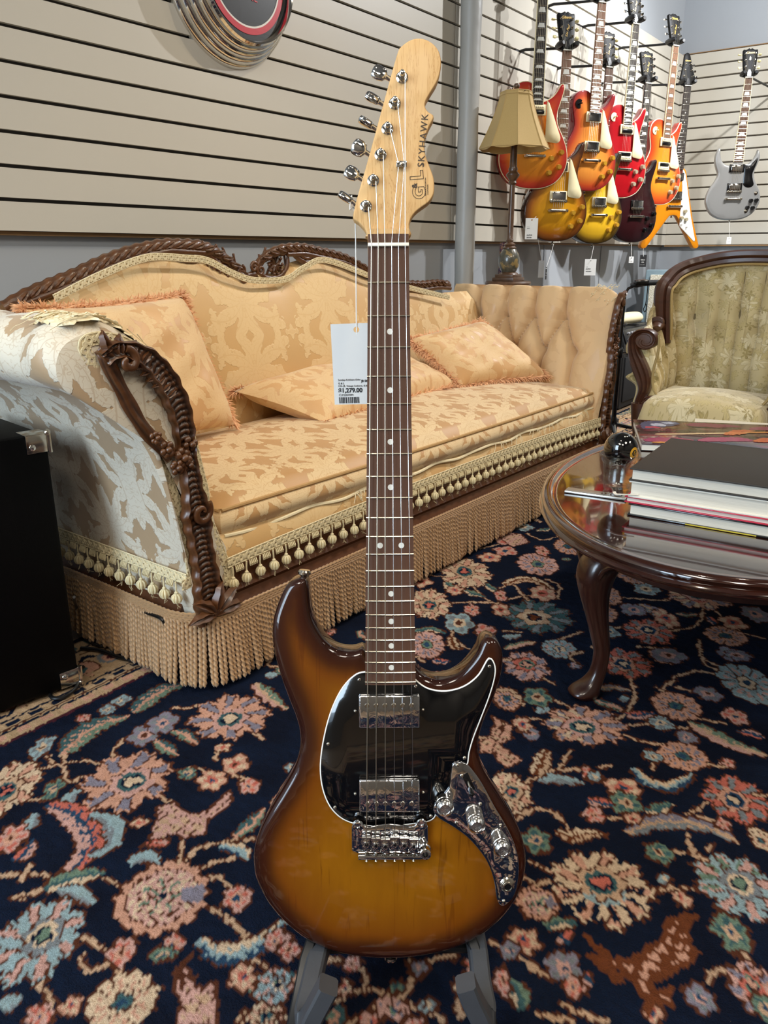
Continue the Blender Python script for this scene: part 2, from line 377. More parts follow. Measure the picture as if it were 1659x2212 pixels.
# glowing bodies of the added fill panels (out of the frame)
M_DIFF = NT('fill_panel_glow'); M_DIFF.b.inputs['Emission Color'].default_value = (1, .9, .76, 1); M_DIFF.b.inputs['Emission Strength'].default_value = 3.0
for i, (a, c) in enumerate(FILL_PANELS):
    t = thing('added_fill_panel', ['near', 'far', 'second near', 'second far'][i]+' rectangular fill light panel added on the ceiling, out of view', 'light', ROOM @ Matrix.Translation((a, -c, 3.24)))
    b = MB(); b.box((0, 0, -.02), (.66, 1.24, .03), .004); b.build('frame', WHITEPL, t)
    b = MB(); b.box((0, 0, -.037), (.6, 1.18, .004)); b.build('diffuser', M_DIFF.m, t)
RF=[[-46.4,120.9,8.0,8.8,0,0],[-31.6,141.7,8.2,8.5,0,0],[-32.8,93.8,6.8,7.1,1,0],[-67.2,119.0,5.4,8.0,0,1],[-48.0,86.0,6.0,7.4,0,2],[-33.4,76.4,4.3,4.4,2,1],[-60.7,105.9,2.5,3.5,4,0],[-21.7,93.4,2.2,2.5,4,0],[-31.2,120.9,2.7,3.0,4,1],[-27.7,125.5,2.7,2.9,4,1],[-47.5,135.0,2.9,3.7,4,2],[-44.8,139.2,3.0,3.9,4,2],[-58.7,118.5,1.4,3.1,4,3],[-65.9,131.0,2.0,3.7,4,4],[-57.7,144.4,1.6,2.4,4,4],[-55.9,147.8,1.7,2.0,4,4],[-36.1,122.9,1.6,1.8,4,3],[-31.0,130.9,1.5,1.4,4,1],[-24.1,119.4,1.9,2.0,4,0],[-40.8,109.9,1.4,1.1,4,1],[-28.9,85.4,1.4,1.8,4,0],[-29.9,83.7,1.8,1.2,4,3],[-35.8,84.0,1.9,2.2,4,0],[-18.7,79.9,1.8,1.9,4,1],[-61.6,141.2,1.4,1.2,4,0],[-14.9,85.7,1.9,1.8,4,0],[-14.2,78.6,2.5,2.8,0,2],[-15.0,74.4,2.4,1.7,0,1],[-43.0,74.5,1.7,1.5,4,0],[-39.6,75.9,1.3,1.3,4,1],[32.6,162.3,5.2,6.9,0,3],[55.7,163.8,6.0,7.2,0,4],[26.1,148.2,2.8,4.5,2,0],[32.8,148.8,3.1,3.9,4,3],[40.3,138.3,8.3,7.0,3,0],[66.0,167.1,3.5,4.0,2,0],[61.2,145.3,4.9,5.5,2,0],[80.0,154.4,5.7,8.9,2,2],[56.3,127.9,4.4,4.6,2,0],[61.2,115.4,5.4,6.5,0,4],[21.8,117.3,4.0,5.7,0,1],[42.3,118.7,3.4,2.7,4,1],[41.7,114.5,2.7,3.3,4,3],[24.5,105.2,2.4,3.0,4,3],[32.5,95.3,7.6,7.6,3,1],[52.8,95.6,6.0,6.7,3,2],[22.4,92.3,3.0,3.0,1,0],[43.4,102.5,2.2,2.4,4,3],[71.8,141.3,2.5,3.1,4,0],[47.6,78.2,3.1,4.2,3,3],[40.2,76.7,1.8,2.0,4,2],[23.8,81.4,2.5,2.7,4,2],[19.2,85.6,2.4,2.2,4,1],[48.4,87.0,2.4,3.5,4,3],[29.0,135.3,1.7,2.1,4,2],[27.8,138.4,1.7,2.8,4,1],[50.5,127.9,1.6,2.0,4,4],[59.2,134.0,2.0,2.2,4,2],[37.1,122.7,0.9,2.1,4,0],[38.1,121.7,1.1,1.5,4,4],[35.3,111.4,1.8,1.8,4,0],[41.7,110.5,1.4,1.3,4,1],[56.3,109.2,1.4,1.4,4,0],[43.6,93.2,1.3,1.6,4,1],[69.6,150.1,2.8,3.0,4,2],[81.8,167.9,2.9,3.7,4,2],[24.4,78.3,1.6,1.6,4,0],[63.9,125.7,1.3,1.4,4,0],[55.8,138.9,2.4,2.6,4,4],[42.4,97.0,1.0,1.1,4,4],[60.9,105.5,1.7,2.6,2,1],[47.6,75.2,1.3,2.1,4,3],[15.2,79.3,0.9,2.1,4,0],[33.5,74.6,1.3,1.2,4,1],[24.3,218.4,7.7,11.6,0,1],[46.9,225.2,6.1,9.1,2,3],[12.2,196.8,5.9,9.6,0,1],[40.1,188.6,9.1,10.0,0,5],[10.4,172.9,4.2,7.0,2,3],[41.1,248.6,5.8,6.9,4,0],[19.3,184.8,3.9,6.3,4,4],[61.4,202.4,4.2,7.0,2,0],[86.8,200.8,8.4,8.6,3,0],[66.3,179.7,6.1,7.1,0,4],[84.6,177.2,4.9,5.3,2,0],[42.0,170.6,4.1,4.7,2,2],[66.9,167.2,4.1,3.9,4,2],[73.5,216.5,4.6,8.0,2,0],[57.3,191.1,4.0,5.8,2,0],[44.1,203.2,3.8,5.3,4,1],[33.0,230.8,3.7,4.1,4,1],[38.6,236.4,3.8,4.3,4,0],[66.3,192.4,3.5,4.0,4,2],[89.5,184.5,3.3,4.4,4,1],[97.4,189.6,3.5,5.2,4,2],[25.4,179.8,2.7,4.2,4,0],[59.5,240.3,4.2,7.2,2,0],[48.0,259.7,3.8,4.2,4,4],[50.4,236.4,2.1,4.9,4,0],[20.0,205.6,2.4,3.4,4,1],[10.5,211.9,3.5,4.5,4,1],[73.1,187.1,2.8,6.1,4,1],[56.5,179.7,2.2,3.7,4,4],[83.3,167.1,3.1,2.8,4,2],[77.3,248.4,4.3,6.6,4,0],[97.1,218.0,3.9,3.6,4,1],[74.0,206.1,3.7,4.5,4,4],[104.9,203.7,3.6,4.9,4,0],[32.3,201.8,1.6,3.9,4,0],[31.0,192.6,2.3,4.1,4,1],[23.5,192.6,2.0,3.4,4,0],[1.0,75.4,2.0,1.5,2,3],[1.5,78.5,0.9,1.0,4,3],[4.4,81.2,1.3,1.2,4,2],[-4.3,82.0,1.3,1.1,4,0],[-5.0,78.2,1.0,1.0,4,1],[-1.9,73.8,1.2,0.9,4,0],[5.3,75.8,1.1,0.9,4,4],[11.6,81.5,1.1,1.3,4,0],[-13.0,84.2,1.6,1.5,4,0],[17.1,84.1,1.4,1.4,4,2],[9.7,78.4,0.9,1.2,4,1],[3.7,73.3,1.4,0.9,4,0]]
RL=[[[[-60.8,128.8],[-59.6,135.6],[-56.7,139.3],[-52.6,141.8]],2.5,0],[[[-51.9,143.1],[-50.2,148.4],[-47.6,152.7],[-43.2,154.8]],2.1,0],[[[-58.2,114.3],[-52.4,111.7],[-47.7,105.8],[-47.6,100.8],[-50.1,96.2]],2.1,1],[[[-49.8,111.7],[-45.7,109.9],[-43.8,105.8],[-44.9,103.1],[-46.7,101.9]],1.3,2],[[[-39.8,100.1],[-38.7,101.7],[-37.1,101.9],[-35.2,100.4]],0.7,3],[[[-51.1,94.8],[-48.3,96.9],[-45.0,97.9],[-42.8,98.6]],1.5,4],[[[-48.9,95.1],[-45.5,94.5],[-42.4,92.1]],0.8,3],[[[-25.9,85.7],[-22.6,83.7],[-18.9,84.0],[-16.0,86.5],[-14.1,89.2]],1.4,5],[[[-42.3,136.2],[-39.3,135.0],[-36.1,132.0]],1.0,0],[[[-44.6,133.8],[-42.3,130.9],[-39.0,128.2]],1.0,0],[[[-58.4,107.9],[-59.0,110.0],[-59.1,112.1]],0.8,3],[[[-54.8,114.8],[-54.8,117.1],[-53.6,118.0]],0.8,3],[[[-58.0,101.2],[-56.8,102.7],[-57.2,105.8]],0.7,1],[[[-24.5,106.2],[-22.5,109.0],[-20.5,113.3]],0.9,0],[[[-26.4,104.2],[-23.2,103.4],[-21.2,101.1]],0.8,5],[[[-28.7,154.8],[-24.5,149.0],[-20.3,144.3]],1.5,6],[[[-17.6,78.6],[-14.8,78.3],[-13.1,80.7]],0.8,0],[[[-48.1,75.0],[-47.5,76.4],[-46.5,77.1]],0.7,3],[[[-26.9,158.2],[-23.8,158.6]],0.5,3],[[[45.8,124.2],[47.1,120.2],[50.6,118.7],[56.4,122.6]],1.2,5],[[[61.7,138.9],[64.4,135.2],[67.8,131.1],[72.3,127.8]],1.7,6],[[[27.3,122.2],[29.1,125.3],[31.0,130.1]],1.3,7],[[[27.6,120.7],[31.5,121.2],[35.5,119.7]],0.7,3],[[[28.3,107.6],[30.2,106.0],[32.7,106.8],[36.3,106.6]],0.8,7],[[[22.5,88.2],[24.6,88.5],[27.1,88.8]],0.7,4],[[[15.9,79.0],[16.7,77.0],[17.4,75.1]],0.9,4],[[[44.7,148.1],[47.1,145.4],[49.6,143.0]],0.9,0],[[[35.0,115.0],[36.9,114.3],[39.3,114.3]],0.5,1],[[[44.1,112.7],[46.8,112.7],[49.6,114.5]],0.6,4],[[[49.4,142.1],[52.5,141.7],[55.7,142.6]],0.6,1],[[[39.4,106.8],[44.2,109.3],[49.2,109.7],[53.8,108.0],[56.7,104.7]],1.4,8],[[[44.4,152.3],[49.1,153.0],[53.2,151.6]],1.1,8],[[[26.1,80.3],[26.0,79.3]],0.7,1],[[[31.4,142.8],[33.0,144.1],[34.7,143.4]],0.6,3],[[[50.2,148.8],[52.0,147.4]],0.5,3],[[[25.4,80.3],[26.8,78.8]],0.6,1],[[[24.5,86.7],[25.2,85.6]],0.5,1],[[[29.1,210.2],[31.0,205.5],[32.8,201.0]],0.9,4],[[[33.9,208.6],[39.7,213.3],[44.4,211.7],[47.8,203.9]],1.6,7],[[[69.3,196.6],[71.6,191.1],[74.5,184.6]],1.5,8],[[[76.9,189.7],[79.5,189.1],[82.6,189.7]],0.9,0],[[[28.5,170.6],[33.0,172.8],[37.0,174.5]],0.9,6],[[[7.4,179.9],[11.9,181.1],[15.5,178.7]],0.9,4],[[[29.4,177.4],[31.5,176.8],[33.9,178.0]],0.8,3],[[[22.5,206.3],[25.2,202.6],[28.0,201.1]],0.8,4],[[[84.3,188.4],[84.6,183.3]],0.9,1],[[[16.5,177.5],[16.8,171.8],[19.1,170.6]],0.8,7],[[[11.5,165.3],[13.4,164.3],[15.5,164.8]],0.5,1],[[[44.7,148.1],[47.2,145.5],[49.9,143.8]],0.9,0],[[[18.0,211.8],[18.7,204.1]],1.0,4],[[[-14.2,79.2],[-12.9,79.6],[-11.4,80.2]],0.9,0],[[[-6.5,75.4],[-5.9,74.5],[-6.4,73.3]],0.8,0],[[[16.4,79.4],[17.1,77.0],[17.2,75.1]],1.0,4]]
RV=[[[-64.3,124.0],[-59.7,126.1],[-56.4,126.6],[-52.2,125.8]],[[-60.8,128.5],[-59.1,124.5],[-57.0,120.7],[-55.1,121.5],[-53.0,122.4]],[[-51.0,127.1],[-51.6,129.8],[-51.2,132.7],[-50.3,134.4]],[[-44.1,144.7],[-41.9,144.7],[-39.6,145.7]],[[-40.2,117.1],[-37.6,115.2]],[[-32.8,106.6],[-32.3,103.4],[-32.1,99.7]],[[-31.4,100.0],[-29.6,103.8],[-25.8,105.2],[-21.1,105.9]],[[-29.5,98.6],[-27.0,100.4],[-23.7,101.5]],[[-28.0,97.5],[-25.9,97.5],[-22.9,95.4]],[[-26.6,92.1],[-22.5,89.6],[-18.7,85.7]],[[-58.7,97.9],[-55.4,98.3],[-50.9,97.6]],[[-55.0,93.2],[-51.2,95.1],[-49.6,96.9]],[[-43.6,97.9],[-39.8,95.8]],[[-41.8,86.3],[-37.6,83.7],[-34.9,80.2]],[[-40.9,83.2],[-39.1,81.1],[-36.7,82.3]],[[-44.8,78.9],[-42.6,76.9],[-41.8,73.3]],[[-62.2,115.3],[-58.8,115.7]],[[-26.2,136.1],[-23.8,133.7]],[[-63.8,128.2],[-62.0,126.1]],[[-37.9,123.9],[-35.5,124.7],[-33.1,123.9]],[[-31.7,129.2],[-31.9,127.1]],[[-28.8,122.9],[-25.0,120.9]],[[-29.4,88.4],[-28.7,86.6]],[[-17.3,82.6],[-18.5,80.4]],[[-16.0,81.7],[-14.8,79.9]],[[-17.9,73.7],[-17.0,75.1],[-15.1,75.4]],[[-54.9,100.1],[-55.1,96.9]],[[54.9,157.1],[53.7,149.4],[50.5,143.4],[46.5,139.5]],[[34.6,158.3],[37.3,154.2]],[[47.1,137.7],[52.2,138.6],[56.7,137.6],[60.7,137.0]],[[47.6,134.7],[49.7,132.6],[53.4,131.8]],[[60.2,148.7],[61.2,153.0],[64.4,155.6]],[[64.4,156.7],[71.0,159.8],[75.9,157.4]],[[74.5,167.1],[74.2,162.1],[77.8,158.2]],[[24.6,119.5],[30.9,123.2],[36.8,123.7]],[[32.0,123.7],[35.5,129.6]],[[38.8,121.7],[40.9,119.2]],[[49.2,106.4],[48.8,102.1]],[[45.4,102.8],[48.7,102.1],[50.2,100.9]],[[39.6,94.9],[42.8,95.1],[46.9,95.1]],[[22.8,100.6],[25.8,98.3]],[[22.4,95.3],[23.7,96.5],[25.3,96.7]],[[37.6,110.6],[40.6,110.8]],[[48.6,82.1],[48.9,85.2]],[[40.9,78.2],[44.1,81.1],[46.0,79.0]],[[51.3,111.4],[55.7,114.5]],[[52.9,110.9],[55.6,109.7]],[[28.2,140.9],[32.7,140.2]],[[22.5,140.9],[24.0,139.0],[23.1,134.8]],[[58.8,125.7],[63.4,124.4]],[[22.2,110.2],[25.3,112.8],[28.9,111.9],[30.2,107.2]],[[36.0,147.8],[38.9,144.7]],[[63.4,140.7],[68.3,138.8]],[[39.7,124.2],[41.5,124.7]],[[50.9,102.8],[52.3,104.4]],[[14.7,85.6],[19.3,81.9],[21.6,79.8]],[[19.1,74.6],[23.0,73.6]],[[22.1,75.8],[27.2,73.6]],[[59.3,153.0],[60.5,150.8]],[[63.9,153.0],[67.3,150.1]],[[24.8,210.2],[27.4,201.1],[31.2,194.0]],[[17.5,196.8],[24.0,197.5],[31.0,196.7]],[[30.8,195.4],[33.2,191.2]],[[31.8,198.2],[37.6,201.0],[42.7,202.5]],[[33.1,207.0],[36.6,210.1],[38.8,201.0],[39.5,198.1]],[[47.2,213.3],[50.0,208.5],[47.5,199.5]],[[85.8,193.7],[79.6,183.3],[71.2,179.6]],[[55.8,164.1],[52.1,169.4],[50.1,171.6]],[[63.4,200.9],[69.6,199.4],[77.4,198.0]],[[87.6,193.7],[89.1,179.6]],[[17.9,187.4],[17.0,176.3],[20.1,170.6]],[[48.4,252.9],[52.3,246.5],[58.9,250.7]],[[47.9,230.7],[52.1,238.3]],[[71.7,208.4],[77.8,210.0]],[[77.0,174.9],[74.7,166.1],[77.1,162.0]],[[69.6,170.4],[61.1,171.6]],[[18.3,215.1],[12.0,216.8]],[[34.1,179.8],[29.8,179.8]],[[30.5,238.4],[37.3,242.4]],[[87.5,179.6],[93.5,176.0]],[[75.0,198.0],[80.8,200.8]],[[42.4,175.1],[49.4,179.7]],[[58.2,182.1],[61.5,182.1]],[[49.1,123.7],[50.8,126.8]],[[-8.3,82.6],[-4.3,82.0],[-2.5,80.2],[-2.6,77.7]],[[-6.6,76.3],[-4.1,77.7],[-1.5,78.0],[0.2,77.0]],[[0.2,77.0],[2.8,77.7],[3.5,79.7],[3.4,82.3]],[[-4.3,73.3],[-2.7,74.7],[-0.2,75.4]],[[2.3,76.3],[5.2,75.3],[7.4,73.5]],[[9.8,77.2],[9.1,75.8],[9.4,74.4]],[[5.8,82.6],[9.5,83.1]]]
RP=[[[[-38.9,113.4],[-36.2,114.7],[-34.2,112.5],[-31.3,111.2],[-27.0,118.0],[-26.6,114.3],[-29.6,110.3],[-29.5,107.0],[-32.7,106.2],[-35.0,107.4],[-36.1,105.4],[-37.7,105.0],[-38.3,108.2],[-38.3,110.3]],0],[[[-39.2,104.2],[-37.9,105.8],[-35.5,106.2],[-34.5,104.6],[-36.7,104.2]],2],[[[-26.4,83.7],[-26.6,81.8],[-25.5,79.9],[-23.5,78.1],[-22.2,79.1],[-21.1,75.9],[-21.2,73.3],[-25.4,73.3],[-25.8,76.4],[-27.1,78.4],[-27.5,80.7],[-26.5,79.4],[-26.0,78.4],[-25.5,78.9],[-26.9,81.0],[-27.0,82.6]],0],[[[27.8,86.7],[29.4,84.4],[31.2,82.5],[32.9,82.7],[35.9,84.1],[39.0,87.0],[40.8,89.4],[43.0,90.0],[44.5,90.0],[42.8,88.2],[42.2,85.8],[41.3,84.7],[42.6,83.8],[40.5,81.9],[36.6,80.0],[34.5,79.0],[34.3,77.7],[37.4,78.2],[36.3,77.0],[36.4,75.5],[34.3,76.2],[32.7,74.6],[33.1,76.7],[32.3,79.0],[31.7,80.0],[30.5,79.0],[28.8,81.1],[27.4,83.0],[28.0,83.6],[30.8,80.3],[31.7,80.8],[29.6,82.5]],1],[[[18.9,134.2],[21.0,134.8],[22.4,139.6],[21.9,141.5],[23.8,139.6],[22.7,134.8],[24.7,139.0],[25.6,137.8],[24.9,133.6],[22.3,131.9],[23.9,129.1],[25.9,126.9],[22.9,124.3],[21.2,126.4],[21.3,129.1],[18.3,129.1]],3],[[[39.4,246.5],[38.5,250.8],[46.2,252.9],[47.6,244.4],[41.3,240.4]],0]]
# ------------------------------------------------------------------ the rug (pattern knotted into a fine mesh)
PAL = {'navy': '#091222', 'navy2': '#0D1A2E', 'out': '#56301F', 'peach': '#CC9A82', 'cream': '#D6BC9E', 'pink': '#CA9E92', 'coral': '#C46C5C',
       'lav': '#85808E', 'grey': '#7E8488', 'teal': '#3F5F62', 'green': '#6C8270', 'lblue': '#93AAAE', 'blue': '#2A4660', 'tan': '#C6A486', 'brown': '#6B3A20', 'wine': '#4A2028', 'beige': '#BFA07C'}
PC = {k: np.array(lin(v)[:3]) for k, v in PAL.items()}
# petal, petal-edge, inner, centre, accent
FPAL = [('peach', 'lav', 'pink', 'teal', 'cream'), ('cream', 'peach', 'tan', 'teal', 'coral'), ('lblue', 'pink', 'grey', 'cream', 'green'),
        ('pink', 'lav', 'coral', 'green', 'peach'), ('coral', 'grey', 'peach', 'blue', 'cream'), ('teal', 'grey', 'tan', 'cream', 'brown')]
BPAL = [('pink', 'coral', 'peach'), ('peach', 'cream', 'coral'), ('lav', 'grey', 'pink'), ('green', 'teal', 'tan'), ('lblue', 'grey', 'cream')]
LPAL = [('teal', 'green', 'peach'), ('coral', 'pink', 'blue'), ('lblue', 'grey', 'lblue'), ('lblue', 'grey', 'lblue'), ('green', 'cream', 'teal'),
        ('cream', 'blue', 'lblue'), ('green', 'pink', 'tan'), ('cream', 'tan', 'brown'), ('lav', 'grey', 'tan')]
RS0, RS1, RW0, RW1 = -1.3, 5.1, .315, 3.9
def axis_lines(a, b, fa, fb, fine, coarse):
    L = list(np.arange(fa, fb, fine)); x = fb; st = fine
    while x < b: L.append(x); st = min(st*1.05, coarse); x += st
    L.append(b); x = fa; st = fine; P = []
    while x > a: st = min(st*1.12, coarse); x -= st; P.append(max(x, a))
    return np.array(sorted(set(P))+L)
gs = axis_lines(RS0, RS1, .25, 2.35, .0042, .012); gw = axis_lines(RW0, RW1, .40, 2.15, .0042, .03)
SS, WW = np.meshgrid(gs, gw, indexing='ij'); shp = SS.shape
XX = UA.x*SS+NA.x*(WALLD-WW); YY = UA.y*SS+NA.y*(WALLD-WW)
def vnoise(x, y, sc, seed):
    r = np.random.default_rng(seed); t = r.random((256, 256)); x = x*sc; y = y*sc
    xi = np.floor(x).astype(int); yi = np.floor(y).astype(int); fx = x-xi; fy = y-yi; fx = fx*fx*(3-2*fx); fy = fy*fy*(3-2*fy)
    g = lambda i, j: t[i % 256, j % 256]
    return (g(xi, yi)*(1-fx)+g(xi+1, yi)*fx)*(1-fy)+(g(xi, yi+1)*(1-fx)+g(xi+1, yi+1)*fx)*fy-.5
XC = (XX+(vnoise(XX, YY, 130, 1)+.5*vnoise(XX, YY, 60, 3))*.0075)*100; YC = (YY+(vnoise(XX, YY, 130, 2)+.5*vnoise(XX, YY, 60, 4))*.0075)*100   # cm, jittered by the knots
CR = np.empty(shp+(3,)); CR[:] = PC['navy']
q = vnoise(XX, YY, 14, 5)[..., None]; CR += (PC['navy2']-PC['navy'])*np.clip(.5+1.3*q, 0, 1)
OCC = np.zeros(shp, bool)
def win(x0, x1, y0, y1):
    m = (XC > x0) & (XC < x1) & (YC > y0) & (YC < y1)
    ii = np.where(m.any(1))[0]; jj = np.where(m.any(0))[0]
    if len(ii) == 0 or len(jj) == 0: return None
    return slice(ii[0], ii[-1]+1), slice(jj[0], jj[-1]+1)
def put(sl, mask, col):
    CR[sl][mask] = PC[col] if isinstance(col, str) else col
def seg_dist(X, Y, P):
    best = np.full(X.shape, 1e9); par = np.zeros(X.shape); side = np.zeros(X.shape); L = 0; tot = sum(math.dist(a, b) for a, b in zip(P, P[1:]))
    for a, b in zip(P, P[1:]):
        dx, dy = b[0]-a[0], b[1]-a[1]; l2 = dx*dx+dy*dy; t = np.clip(((X-a[0])*dx+(Y-a[1])*dy)/l2, 0, 1)
        ex, ey = X-a[0]-t*dx, Y-a[1]-t*dy; d = np.hypot(ex, ey); m = d < best; best[m] = d[m]; l = math.sqrt(l2)
        par[m] = ((L+t*l)/tot)[m]; side[m] = np.sign(dx*ey-dy*ex)[m]; L += l
    return best, par, side
def smoothp(P, k=6): return [(p.x, p.y) for p in catmull([Vector((x, y, 0)) for x, y in P], k)]
def vine(P, w=.30, col='tan'):
    P = smoothp(P); xs = [p[0] for p in P]; ys = [p[1] for p in P]; sl = win(min(xs)-3, max(xs)+3, min(ys)-3, max(ys)+3)
    if not sl: return
    d, t, s = seg_dist(XC[sl], YC[sl], P); wv = w*(1+.45*np.sin(t*40)*np.sin(t*13))
    put(sl, d < wv+.28, 'out'); put(sl, d < wv, col); OCC[sl] |= d < w+.5
def leaf(P, w, pal):
    a, b, c = LPAL[pal]; P = smoothp(P); xs = [p[0] for p in P]; ys = [p[1] for p in P]; sl = win(min(xs)-w-2, max(xs)+w+2, min(ys)-w-2, max(ys)+w+2)
    if not sl: return
    d, t, s = seg_dist(XC[sl], YC[sl], P); prof = np.sin(np.clip(t, .0, 1)**.8*PI)**.75*w+.15
    ser = 1+.28*np.abs(np.sin(t*PI*max(4, len(P)*.35)))-.12
    r = d/(prof*ser)
    put(sl, (d < prof*ser+.4) & (t > 0) & (t < 1), 'out'); m = (r < 1) & (t > 0) & (t < 1)
    put(sl, m & (s > 0), a); put(sl, m & (s <= 0), b); put(sl, m & (np.abs(np.sin(t*30+d*1.5)) < .35) & (r < .7) & (d > .4), c)
    put(sl, m & (d < .32), c); OCC[sl] |= m
def flower(x, y, rx, ry, kind, pal):
    R = max(rx, ry); sl = win(x-R*1.6, x+R*1.6, y-R*1.6, y+R*1.6)
    if not sl: return
    u = (XC[sl]-x)/rx; v = (YC[sl]-y)/ry; r = np.hypot(u, v); h = (int(x*7.3)+int(y*3.1)*17) % 97
    th = np.arctan2(v, u)+h*.21; k = .38/min(rx, ry)
    if kind == 4:
        a, b, c = BPAL[pal % 5]; n = 4+h % 3; e = .72+.28*np.abs(np.cos(th*n/2))
        put(sl, r < e+k*1.1, 'out'); put(sl, r < e, a); put(sl, (r < e*.82) & (np.cos(th*n) > .1), b); put(sl, r < .42, c); put(sl, r < .2, 'out' if h % 2 else 'blue'); OCC[sl] |= r < e; return
    a, b, c, ce, ac = FPAL[pal % 6]
    if kind in (0, 3):
        n = 7+h % 3; ax = th*1.0; cx, cy = .12*math.cos(h), .12*math.sin(h)
        e = .74+.26*np.abs(np.cos(ax*n/2))**.7+.05*np.sin(ax*n*3)
        put(sl, r < e+k, 'out'); put(sl, r < e, a)
        sw = np.sin(ax*n+2.2*r); put(sl, (r < e*.93) & (r > .42) & (sw > .35), b); put(sl, (r < e) & (r > .4) & (np.abs(sw-.35) < .16), 'out')
        if kind == 3:
            half = np.cos(ax-h) > .0
            put(sl, half & (r < e) & (r > .45) & (np.cos(ax*n*1.5) > .45) & (r < .85), ac if pal != 1 else 'navy2'); put(sl, half & (r < .46), 'lblue' if pal else 'coral')
        r2 = np.hypot(u-cx, v-cy); e2 = .44+.06*np.cos(ax*6)
        put(sl, r2 < e2+k*.7, 'out'); put(sl, r2 < e2, c); put(sl, (r2 < .31), ce); put(sl, (r2 < .22), 'navy2'); put(sl, (r2 < .15+.05*np.cos(th*5)), ac)
    elif kind == 1:
        e = .88+.12*np.abs(np.cos(th*8)); put(sl, r < e+k, 'out'); put(sl, r < e, a)
        put(sl, r < .78, 'out'); put(sl, r < .75, c); sp = np.sin(u*17+3*np.sin(v*9))*np.sin(v*15+2*np.cos(u*8))
        put(sl, (r < .72) & (sp > .35), 'cream'); put(sl, (r < .72) & (sp < -.45), 'out'); put(sl, (r < .5) & (np.sin(th*7) > .75), 'green')
        put(sl, (r < .9) & (r > .4) & (np.abs(np.angle(np.exp(1j*(np.arctan2(v, u)-.1)))) < .3), 'lav'); put(sl, r < .1, 'navy2')
    else:
        n = 12; e = .9+.1*np.abs(np.cos(th*n/2)); put(sl, r < e+k, 'out'); put(sl, r < e, a)
        put(sl, (r < e) & (r > .3) & (np.abs(np.cos(th*n/2)) < .17), 'out'); put(sl, (r < .78) & (r > .45) & (np.cos(th*n) > .5), b)
        put(sl, r < .34, 'out'); put(sl, r < .29, ce); put(sl, r < .16, 'blue')
    OCC[sl] |= r < 1
def animal(P, pal):
    a, b = [('pink', 'tan'), ('brown', 'peach'), ('coral', 'pink'), ('peach', 'tan')][pal]; xs = [p[0] for p in P]; ys = [p[1] for p in P]
    sl = win(min(xs)-2, max(xs)+2, min(ys)-2, max(ys)+2)
    if not sl: return
    pts = np.c_[XC[sl].ravel(), YC[sl].ravel()]; ins = inside(pts, P).reshape(XC[sl].shape); d = polydist(pts, P).reshape(ins.shape)
    put(sl, ins | (d < .35), 'brown' if pal == 1 else 'out'); put(sl, ins & (d > .12), a); q = np.sin(XC[sl]*1.7+YC[sl]*.9)*np.sin(YC[sl]*2.1)
    put(sl, ins & (d > .5) & (q > .1), b)
    if pal != 1: put(sl, ins & (d > .35) & (np.abs(np.sin(XC[sl]*2.4-YC[sl]*1.2)) < .2), 'out')
    OCC[sl] |= ins | (d < .5)
for P in RV: vine(P)
for P, w, pal in RL: leaf(P, max(w, .9), pal)
for f in RF: flower(*f)
for P, pal in RP: animal(P, pal)
# the rest of the field is filled the same way where the pattern list has nothing
rr = random.Random(5); tries = 0
while tries < 1500:
    tries += 1
    s = rr.uniform(-.9, 4.5); w = rr.uniform(.68, 3.4); X = (UA.x*s+NA.x*(WALLD-w)); Y = (UA.y*s+NA.y*(WALLD-w))
    i = min(np.searchsorted(gs, s), shp[0]-1); j = min(np.searchsorted(gw, w), shp[1]-1)
    R = rr.choice([2.2, 2.6, 3.2, 5.5, 6.5]) if tries < 500 else rr.choice([1.4, 1.8, 2.2])
    di = np.searchsorted(gs, s+R*.013)-np.searchsorted(gs, s-R*.013); dj = np.searchsorted(gw, w+R*.013)-np.searchsorted(gw, w-R*.013)
    if OCC[max(0, i-di//2):i+di//2+1, max(0, j-dj//2):j+dj//2+1].any(): continue
    k = rr.choice([0, 1, 2, 2, 3]) if R > 4 else 4
    if R < 3 and rr.random() < .5:
        a = rr.uniform(0, 6.28); L = R*1.7; leaf([(X*100-L*math.cos(a), Y*100-L*math.sin(a)), (X*100+.4*L*math.sin(a), Y*100-.4*L*math.cos(a)), (X*100+L*math.cos(a), Y*100+L*math.sin(a))], .8, rr.randrange(9))
    else: flower(X*100, Y*100, R, R, k, rr.randrange(6))
    if rr.random() < .5:
        a = rr.uniform(0, 6.28); L = R+rr.uniform(4, 9); vine([(X*100+R*math.cos(a), Y*100+R*math.sin(a)), (X*100+L*.6*math.cos(a+.5), Y*100+L*.6*math.sin(a+.5)), (X*100+L*math.cos(a), Y*100+L*math.sin(a))], .35)
# border bands round the edge
e = np.minimum(np.minimum(WW-RW0, RW1-WW), np.minimum(SS-RS0, RS1-SS)); al = np.where((WW-RW0 < SS-RS0) & (WW-RW0 < RS1-SS), SS, WW)
e = e+vnoise(XX, YY, 130, 9)*.006; bd = e < .285; CR[bd] = PC['beige']
for lo, hi, c in ((0, .02, 'navy'), (.055, .063, 'navy2'), (.077, .082, 'out'), (.205, .211, 'navy2'), (.234, .24, 'out'), (.277, .285, 'wine'), (.243, .25, 'navy2')): CR[(e >= lo) & (e < hi)] = PC[c]
ph = al/.16; lob = .145+.045*np.sin(ph*PI*2); m = bd & (np.abs(e-lob) < .006); CR[m] = PC['navy2']
fx = (al % .16)/.16-.5; d2 = np.hypot(fx*.16, e-.145); n6 = np.arctan2(e-.145, fx); CR[bd & (d2 < .036+.01*np.cos(n6*6))] = PC['out']; CR[bd & (d2 < .031+.01*np.cos(n6*6))] = PC['peach']; CR[bd & (d2 < .016)] = PC['teal']
